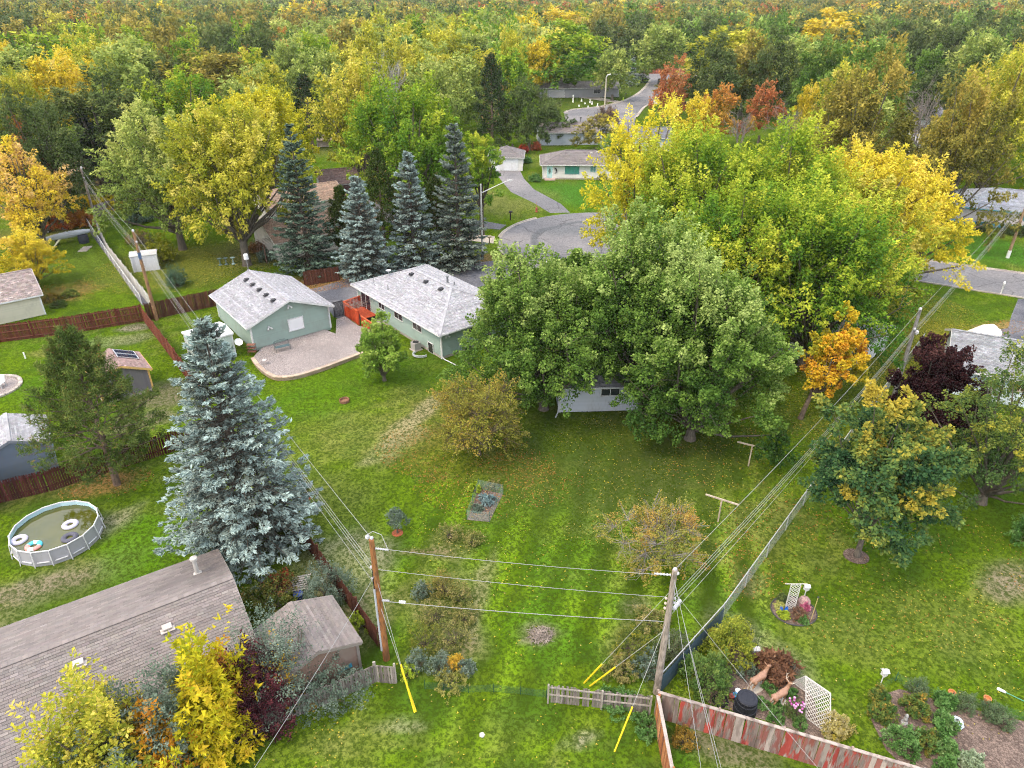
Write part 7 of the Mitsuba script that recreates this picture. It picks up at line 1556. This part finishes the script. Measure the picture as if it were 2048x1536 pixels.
part(tk, 'hood', MB().box(Lc(.55, 0, .72), (.85, .55, .4), .25, (.5, .05, .02)), 'mat_paint'); part(tk, 'body', MB().box(Lc(-.3, 0, .5), (1.1, .7, .25), .25, (.42, .04, .02)), 'mat_paint'); part(tk, 'seat', MB().box(Lc(-.35, 0, .8), (.45, .45, .3), .25, (.03, .03, .03)), 'mat_plain'); part(tk, 'deck', MB().box(Lc(.1, 0, .25), (1.0, 1.0, .18), .25, (.4, .04, .02)), 'mat_paint'); part(tk, 'steering_wheel', MB().tube([Lc(.12, 0, .95), Lc(.05, 0, 1.05)], [.02, .18], 10, (.03, .03, .03)), 'mat_plain')
for a, b, r in ((.75, .4, .2), (.75, -.4, .2), (-.5, .42, .28), (-.5, -.42, .28)): wheel(tk, *Lc(a, b, 0)[:2], r, .2, .25)
# deck and pergola of the house behind the spruces
dk = thing('raised_deck', 'brown raised deck with a railing behind the big yellow maple', 'deck'); o = np.array((-32.11, 91.53)); Lc = local(*o, math.radians(36))
for i in range(16): part(dk, 'plank', MB().box(Lc(2.2, -.1 + i * .2, 1.6), (4.4, .185, .05), math.radians(36), np.array((.4, .27, .2)) * (.9 + .2 * ((i * 3) % 4) / 4)), 'mat_wood')
for a in (0, 1.45, 2.9, 4.35):
    part(dk, 'post', MB().box(Lc(a, -.15, 1.3), (.12, .12, 2.6), math.radians(36), (.16, .09, .06)), 'mat_wood')
for z in (1.95, 2.55): part(dk, 'rail', MB().beam(Lc(0, -.15, z), Lc(4.35, -.15, z), .06, .08, (.18, .1, .07)), 'mat_wood')
for i in range(20): part(dk, 'baluster', MB().box(Lc(.1 + i * .22, -.15, 2.25), (.04, .04, .6), 0, (.17, .1, .065)), 'mat_wood')
for i in range(4): part(dk, 'step', MB().box(Lc(-.35 - i * .35, .6, 1.3 - i * .35), (.36, 1.3, .06), math.radians(36), (.24, .12, .09)), 'mat_wood')
pg = thing('pergola', 'slatted pergola roof in front of the brown deck', 'pergola'); Lc = local(*np.array((-30.54, 85.34)), math.radians(36))
for i in range(9): part(pg, 'slat', MB().box(Lc(-.6 + i * .33, .6, 2.5), (.1, 2.4, .06), math.radians(36), (.55, .48, .42)), 'mat_wood')
for a, b in ((-.6, -.4), (2.1, -.4), (-.6, 1.6)): part(pg, 'post', MB().box(Lc(a, b, 1.2), (.12, .12, 2.4), 0, (.2, .12, .09)), 'mat_wood')
# ---------------------------------------------------------------- street things, cars
def mailbox(label, at, post, box, h=1.05, rot=0.):
    x, y = at; k = thing('mailbox', label, 'mailbox'); part(k, 'post', MB().box((x, y, h / 2), (.11, .11, h), rot, post), 'mat_wood'); Lc = local(x, y, rot)
    m = MB(); t = np.linspace(0, PI, 8); pr = [(-.1, 0), (.1, 0)] + [(.1 * math.cos(a), .12 + .1 * math.sin(a)) for a in t]
    A_ = [Lc(-.22, b, h + c) for b, c in pr]; B_ = [Lc(.28, b, h + c) for b, c in pr]; n = len(pr)
    m.add(A_ + B_, [[i, (i + 1) % n, n + (i + 1) % n, n + i] for i in range(n)], box); m.add(A_, [[0, i, i + 1] for i in range(1, n - 1)], box); m.add(B_, [[0, i, i + 1] for i in range(1, n - 1)], box); part(k, 'box', m, 'mat_paint'); part(k, 'arm', MB().box(Lc(.0, 0, h - .05), (.55, .08, .07), rot, post), 'mat_wood')
mailbox('black double mailbox on the dry lawn by the cul-de-sac', (-0.22, 103.57), (.05, .04, .035), (.03, .03, .03), 1.15, .5); mailbox('tan mailbox at the kerb beside the street lamp', (-3.03, 92.02), (.2, .17, .13), (.42, .36, .27), 1.0, .3); mailbox('red post mailbox with a white box at the near kerb of the cul-de-sac', (4.12, 81.09), (.36, .05, .04), (.75, .75, .74), 1.2, .8); mailbox('white post mailbox beside the side driveway', (55.01, 74.20), (.8, .8, .78), (.75, .75, .75), 1.3, 1.0); mailbox('black mailbox at the near edge of the far street', (17.60, 190.82), (.04, .04, .04), (.03, .03, .03), 1.2)
mailbox('far black mailbox beside the fluorescent marker', (35.86, 238.52), (.1, .08, .06), (.04, .04, .04), 1.2)
hy = thing('fire_hydrant', 'red fire hydrant in the verge beside the cracked driveway', 'fire hydrant'); x, y = (3.78, 107.89)
part(hy, 'barrel', MB().lathe([(0, 0), (.2, 0), (.2, .06), (.13, .08), (.13, .55), (.17, .57), (.17, .62), (.12, .66), (.06, .76), (0, .78)], (x, y, 0), 12, (.36, .06, .045)), 'mat_paint'); part(hy, 'nozzle', MB().tube([(x - .22, y, .42), (x + .22, y, .42)], .07, 8, (.33, .06, .045)), 'mat_paint'); part(hy, 'marker_rod', MB().tube([(x, y + .1, .6), (x, y + .1, 1.5)], .02, 5, (.5, .2, .1)), 'mat_plain')
ss = thing('stop_sign', 'red stop sign at the end of the far street', 'stop sign'); x, y = (63.13, 294.26)
part(ss, 'post', MB().tube([(x, y, 0), (x, y, 2.9)], .06, 6, (.4, .4, .4)), 'mat_plain'); m = MB(); a8 = np.arange(8) * PI / 4 + PI / 8; m.add([(x, y - .08, 2.5)] + [(x + .6 * math.cos(a), y - .08, 2.5 + .6 * math.sin(a)) for a in a8], [[0, 1 + i, 1 + (i + 1) % 8] for i in range(8)], (.5, .04, .03)); part(ss, 'plate', m, 'mat_plain')
tx = meshkit.text_mesh('STOP', .34, .01); v = np.array(tx.vertices); v = np.c_[x + v[:, 0] - (v[:, 0].max()) / 2, y - .09 - v[:, 2], 2.33 + v[:, 1]]; put(ss + '__lettering', (v, np.array(tx.faces), np.tile((.8, .8, .8), (len(v), 1))), 'mat_plain')
def car(label, x, y, rot, col, L=4.5, W=1.8, H=1.5, suv=True):
    k = thing('parked_car', label, 'car'); Lc = local(x, y, rot)
    prof = [(-.5, .35), (-.5, .62), (-.47, .68), (-.44, .92 if suv else .68), (-.3, .98 if suv else .95), (.02, 1.0), (.2, .7), (.42, .6), (.49, .5), (.5, .3)] if suv else [(-.5, .35), (-.5, .66), (-.36, .7), (-.2, .98), (.05, 1.0), (.22, .7), (.44, .6), (.5, .48), (.5, .3)]
    m = MB(); n = len(prof)
    for i in range(n - 1):
        (a, z), (b, w) = prof[i], prof[i + 1]
        ia, ib = (.8 if z > .72 else 1), (.8 if w > .72 else 1)
        m.add([Lc(a * L, -W / 2 * ia, z * H), Lc(b * L, -W / 2 * ib, w * H), Lc(b * L, W / 2 * ib, w * H), Lc(a * L, W / 2 * ia, z * H)], [[0, 1, 2, 3]], col)
    for sg in (-1, 1):
        v = [Lc(a * L, sg * W / 2 * (.8 if z > .72 else 1), z * H) for a, z in prof] + [Lc(a * L, sg * W / 2, .22 * H) for a, z in prof]
        m.add(v, [[i, i + 1, n + i + 1, n + i] for i in range(n - 1)], col)
    part(k, 'body', m, 'mat_gloss')
    g = MB()
    for sg in (-1, 1): g.add([Lc(-.38 * L, sg * (W / 2 * .965), .7 * H), Lc(.15 * L, sg * (W / 2 * .965), .7 * H), Lc(.02 * L, sg * W / 2 * .82, .96 * H), Lc(-.32 * L, sg * W / 2 * .82, .95 * H)], [[0, 1, 2, 3]], (.02, .025, .03))
    g.add([Lc(.04 * L, -W * .39, .985 * H), Lc(.2 * L, -W * .46, .72 * H), Lc(.2 * L, W * .46, .72 * H), Lc(.04 * L, W * .39, .985 * H)], [[0, 1, 2, 3]], (.02, .025, .03)); part(k, 'windows', g, 'mat_glass')
    for a, b in ((.31, -1), (.31, 1), (-.31, -1), (-.31, 1)): wheel(k, *Lc(a * L, b * (W / 2 - .08), 0)[:2], .33, .2, rot)
    for b in (-1, 1): part(k, 'headlight', MB().box(Lc(.485 * L, b * W * .36, .52 * H), (.1, .35, .14), rot, (.8, .8, .8)), 'mat_glass'); part(k, 'tail_light', MB().box(Lc(-.497 * L, b * W * .4, .58 * H), (.05, .25, .2), rot, (.4, .02, .02)), 'mat_glass')
scene['mat_gloss'] = two({'type': 'principled', 'base_color': PC, 'roughness': .2, 'specular': .5, 'clearcoat': .6})
car('white car on the far driveway left of the tree trunk', *(16.65, 247.00), .3, (.75, .75, .75)); car('white car on the far driveway right of the tree trunk', *(20.31, 245.75), .25, (.75, .75, .75)); car('black saloon car on the pale far driveway', *(49.00, 228.38), PI + .05, (.012, .013, .018), suv=False, L=4.8, H=1.42)
car('silver car parked before the brown garage door', *(-28.98, 114.36), -.35, (.5, .52, .56)); car('dark car far away at the upper right', *(160.20, 303.21), .1, (.03, .035, .05))
tl = thing('covered_trailer', 'white domed trailer cover behind the grey shingle roof', 'trailer'); x, y = (45.08, 61.28); tl_c = (.72, .68, .6)
v, f = skin([(((-1.2, 0, .9), .75), ((1.4, 0, .9), .7)), (((-1.2, .45, .8), .6), ((1.4, .45, .8), .6)), (((-1.2, -.45, .8), .6), ((1.4, -.45, .8), .6))], .25, 6); ca, sa = math.cos(.55), math.sin(.55); v = np.c_[x + v[:, 0] * ca - v[:, 1] * sa, y + v[:, 0] * sa + v[:, 1] * ca, v[:, 2] + .25]
put(tl + '__cover', (v[f].reshape(-1, 3), np.arange(len(f) * 3).reshape(-1, 3), np.tile(tl_c, (len(f) * 3, 1))), 'mat_paint'); Lc = local(x, y, .55)
for b in (-.85, .85): wheel(tl, *Lc(0, b, 0)[:2], .32, .2, .55)
part(tl, 'tow_bar', MB().beam(Lc(1.8, 0, .45), Lc(3.0, 0, .45), .12, .12, (.03, .03, .03)), 'mat_plain')
wb = thing('open_crate', 'open wooden crate standing beside the purple maple', 'crate'); Lc = local(*(38.75, 57.92), math.radians(-20)); wc = (.42, .28, .14)
part(wb, 'floor', MB().box(Lc(0, 0, .3), (2.0, 1.3, .06), math.radians(-20), wc), 'mat_wood')
for a, b, s in ((0, .65, (2.0, .05, .5)), (0, -.65, (2.0, .05, .5)), (1.0, 0, (.05, 1.3, .5)), (-1.0, 0, (.05, 1.3, .5))): part(wb, 'side_board', MB().box(Lc(a, b, .5), s, math.radians(-20), np.array(wc) * .8), 'mat_wood')
for a in (-.8, .8):
    for b in (-.5, .5): part(wb, 'leg', MB().box(Lc(a, b, .14), (.1, .1, .28), 0, (.1, .06, .04)), 'mat_wood')
OR = 'pale lawn decorations on the far lawn'
for i, at in enumerate(((21.28, 230.56), (21.86, 225.17), (23.56, 227.30), (23.85, 224.12), (25.06, 220.02), (19.64, 220.02), (22.09, 218.02), (18.51, 228.38))):
    x, y = at; h = (.8, .5, 1.1, .9, .9, .5, .5, 2.2)[i]
    solo('lawn_decoration', MB().lathe([(0, 0), (.28, 0), (.22, h * .4), (.12, h * .62), (.2, h * .78), (.14, h * .95), (0, h)], (x, y, 0), 9, (.75, .75, .72)), 'mat_plain', ('white lawn decoration nearest the trunk', 'low white decoration', 'white figure with raised arms', 'white figure beside the raised one', 'white figure nearest the far lamp', 'small white decoration at the kerb', 'flat white decoration in the middle', 'tall white figure at the tree')[i] + ' on the far lawn', 'lawn decoration', OR)
solo('fluorescent_marker', MB().lathe([(0, 0), (.3, 0), (.12, .4), (.1, 1.0), (0, 1.02)], (*(34.29, 232.78), 0), 8, (.5, .7, .05)), 'mat_plain', 'fluorescent yellow marker on the bend of the far street', 'marker')
shrub('dome_shrub', 'brown dome shaped shrub beside the far street', *(23.03, 179.11), 5.2, 2.6, 1130, ((.16, .11, .09), (.22, .15, .12), (.26, .2, .12)), .3, 420, 26, .3)
for i, (at, c, lab) in enumerate((((2.31, 152.80), ((.4, .06, .05), (.5, .1, .06)), 'red shrub right of the white garage'), ((5.13, 155.96), ((.45, .12, .07), (.52, .2, .1)), 'coral shrub left of the white bungalow roof'), ((2.88, 143.50), LUSHG, 'green shrub between white garage and bungalow'), ((4.12, 128.04), LUSHG, 'green shrub beside the front steps of the white bungalow'), ((16.39, 129.57), WEEDS, 'low shrub under the window of the white bungalow'))):
    shrub('garden_shrub', lab, *at, 1.6 if i < 2 else 1.1, 1.1, 1140 + i, c, .22, 110, 18)
for i, (at, lab) in enumerate((((67.25, 98.57), 'low shrub at the teal band of the beige house'), ((70.23, 97.15), 'broad shrub at the corner of the teal trimmed house'), ((71.41, 96.22), 'shrub at the right edge below the teal trimmed house'))):
    shrub('garden_shrub', lab, *at, 1.1, 1.2, 1150 + i, ((.05, .08, .03), (.09, .13, .05), (.15, .18, .08)), .2, 110, 18)
shrub('edge_shrub', 'bluish green shrub at the right edge of the big lawn', *(32.25, 33.41), 2.2, 1.2, 1160, LUSHG, .12, 200, 26)
shrub('corner_shrub', 'low shrub at the downspout of the hidden house', *(31.06, 56.16), .8, .9, 1161, ((.08, .12, .03), (.2, .2, .05), (.3, .26, .05)), .12, 90, 20)
# ---------------------------------------------------------------- fallen leaves
def litter(label, regions, seed):
    g = rng_for(seed); P, C = [], []
    for (cx, cy), rx, ry, deg, n, cols in regions:
        r = np.sqrt(g.uniform(0, 1, n)) ** .8; a = g.uniform(0, 2 * PI, n); x, y = r * np.cos(a) * rx, r * np.sin(a) * ry; ca, sa = math.cos(math.radians(deg)), math.sin(math.radians(deg))
        P.append(np.c_[cx + x * ca - y * sa, cy + x * sa + y * ca]); C.append(np.asarray(cols)[g.integers(0, len(cols), n)])
    P, C = np.vstack(P), np.vstack(C)
    keep = meshkit.noise(np.c_[P * .5, np.zeros(len(P))], 3) > g.uniform(.1, .6, len(P)); P, C = P[keep], C[keep]; n = len(P)
    d = g.uniform(0, 2 * PI, n); D = np.c_[np.cos(d), np.sin(d), g.normal(0, .15, n)]; L = g.uniform(.05, .105, n)
    k = tag(key_for('fallen_leaves'), label, kind='stuff')
    put(k, leaf_mesh(np.c_[P, g.uniform(.015, .05, n)], unit(D), unit(np.c_[g.normal(0, .2, (n, 2)), np.ones(n)]), L, L * .9, C * np.exp(g.normal(0, .2, (n, 1))), True), 'mat_leaf')
YL, OL = ((.55, .45, .06), (.5, .42, .12), (.42, .34, .05)), ((.5, .2, .06), (.4, .16, .05), (.55, .34, .1), (.36, .2, .08))
litter('fallen yellow and orange leaves scattered over the lawns', [((38.14, 64.72), 13, 9, 45, 15000, YL), ((28.64, 51.66), 5, 9, -38, 3000, YL), ((10.08, 42.21), 12, 7, 35, 1700, YL), ((16.67, 39.81), 10, 6, 45, 1600, YL + OL), ((22.57, 31.45), 9, 6, 20, 1300, YL + OL), ((21.49, 25.24), 8, 5, 10, 500, YL), ((-3.47, 42.84), 7, 4, -15, 2000, OL), ((-0.83, 39.23), 6, 3.5, 0, 1200, OL), ((-40.14, 83.93), 12, 9, 30, 7000, YL), ((-68.83, 116.57), 18, 9, 20, 5000, YL + OL), ((-51.13, 74.80), 4, 4, 20, 1400, OL),
    ((-13.59, 81.26), 18, 3, 22, 5000, ((.34, .15, .08), (.28, .12, .07), (.4, .2, .1))), ((-21.66, 76.80), 5, 1.5, 25, 1200, OL), ((-28.11, 39.35), 3, 2, 20, 500, OL), ((1.37, 22.84), 12, 4, 0, 300, YL), ((16.27, 33.19), 6, 2, 50, 500, OL), ((4.36, 35.05), 12, 7, 20, 900, YL), ((49.60, 65.32), 1.5, 3.5, -70, 700, OL), ((-10.28, 19.01), 3, 1.5, 20, 200, YL)], 1170)

# ---------------------------------------------------------------- the air
scene['air'] = {'type': 'homogeneous', 'albedo': {'type': 'rgb', 'value': [.95, .95, .96]}, 'sigma_t': .00008}
scene['haze'] = {'type': 'cube', 'to_world': T().translate([0, 2400, 20]).scale([4300, 2700, 24]), 'bsdf': {'type': 'null'}, 'interior': {'type': 'ref', 'id': 'air'}}
tag('haze', 'thin autumn haze over the woods', kind='stuff')
scene['camera']['medium'] = {'type': 'ref', 'id': 'air'}
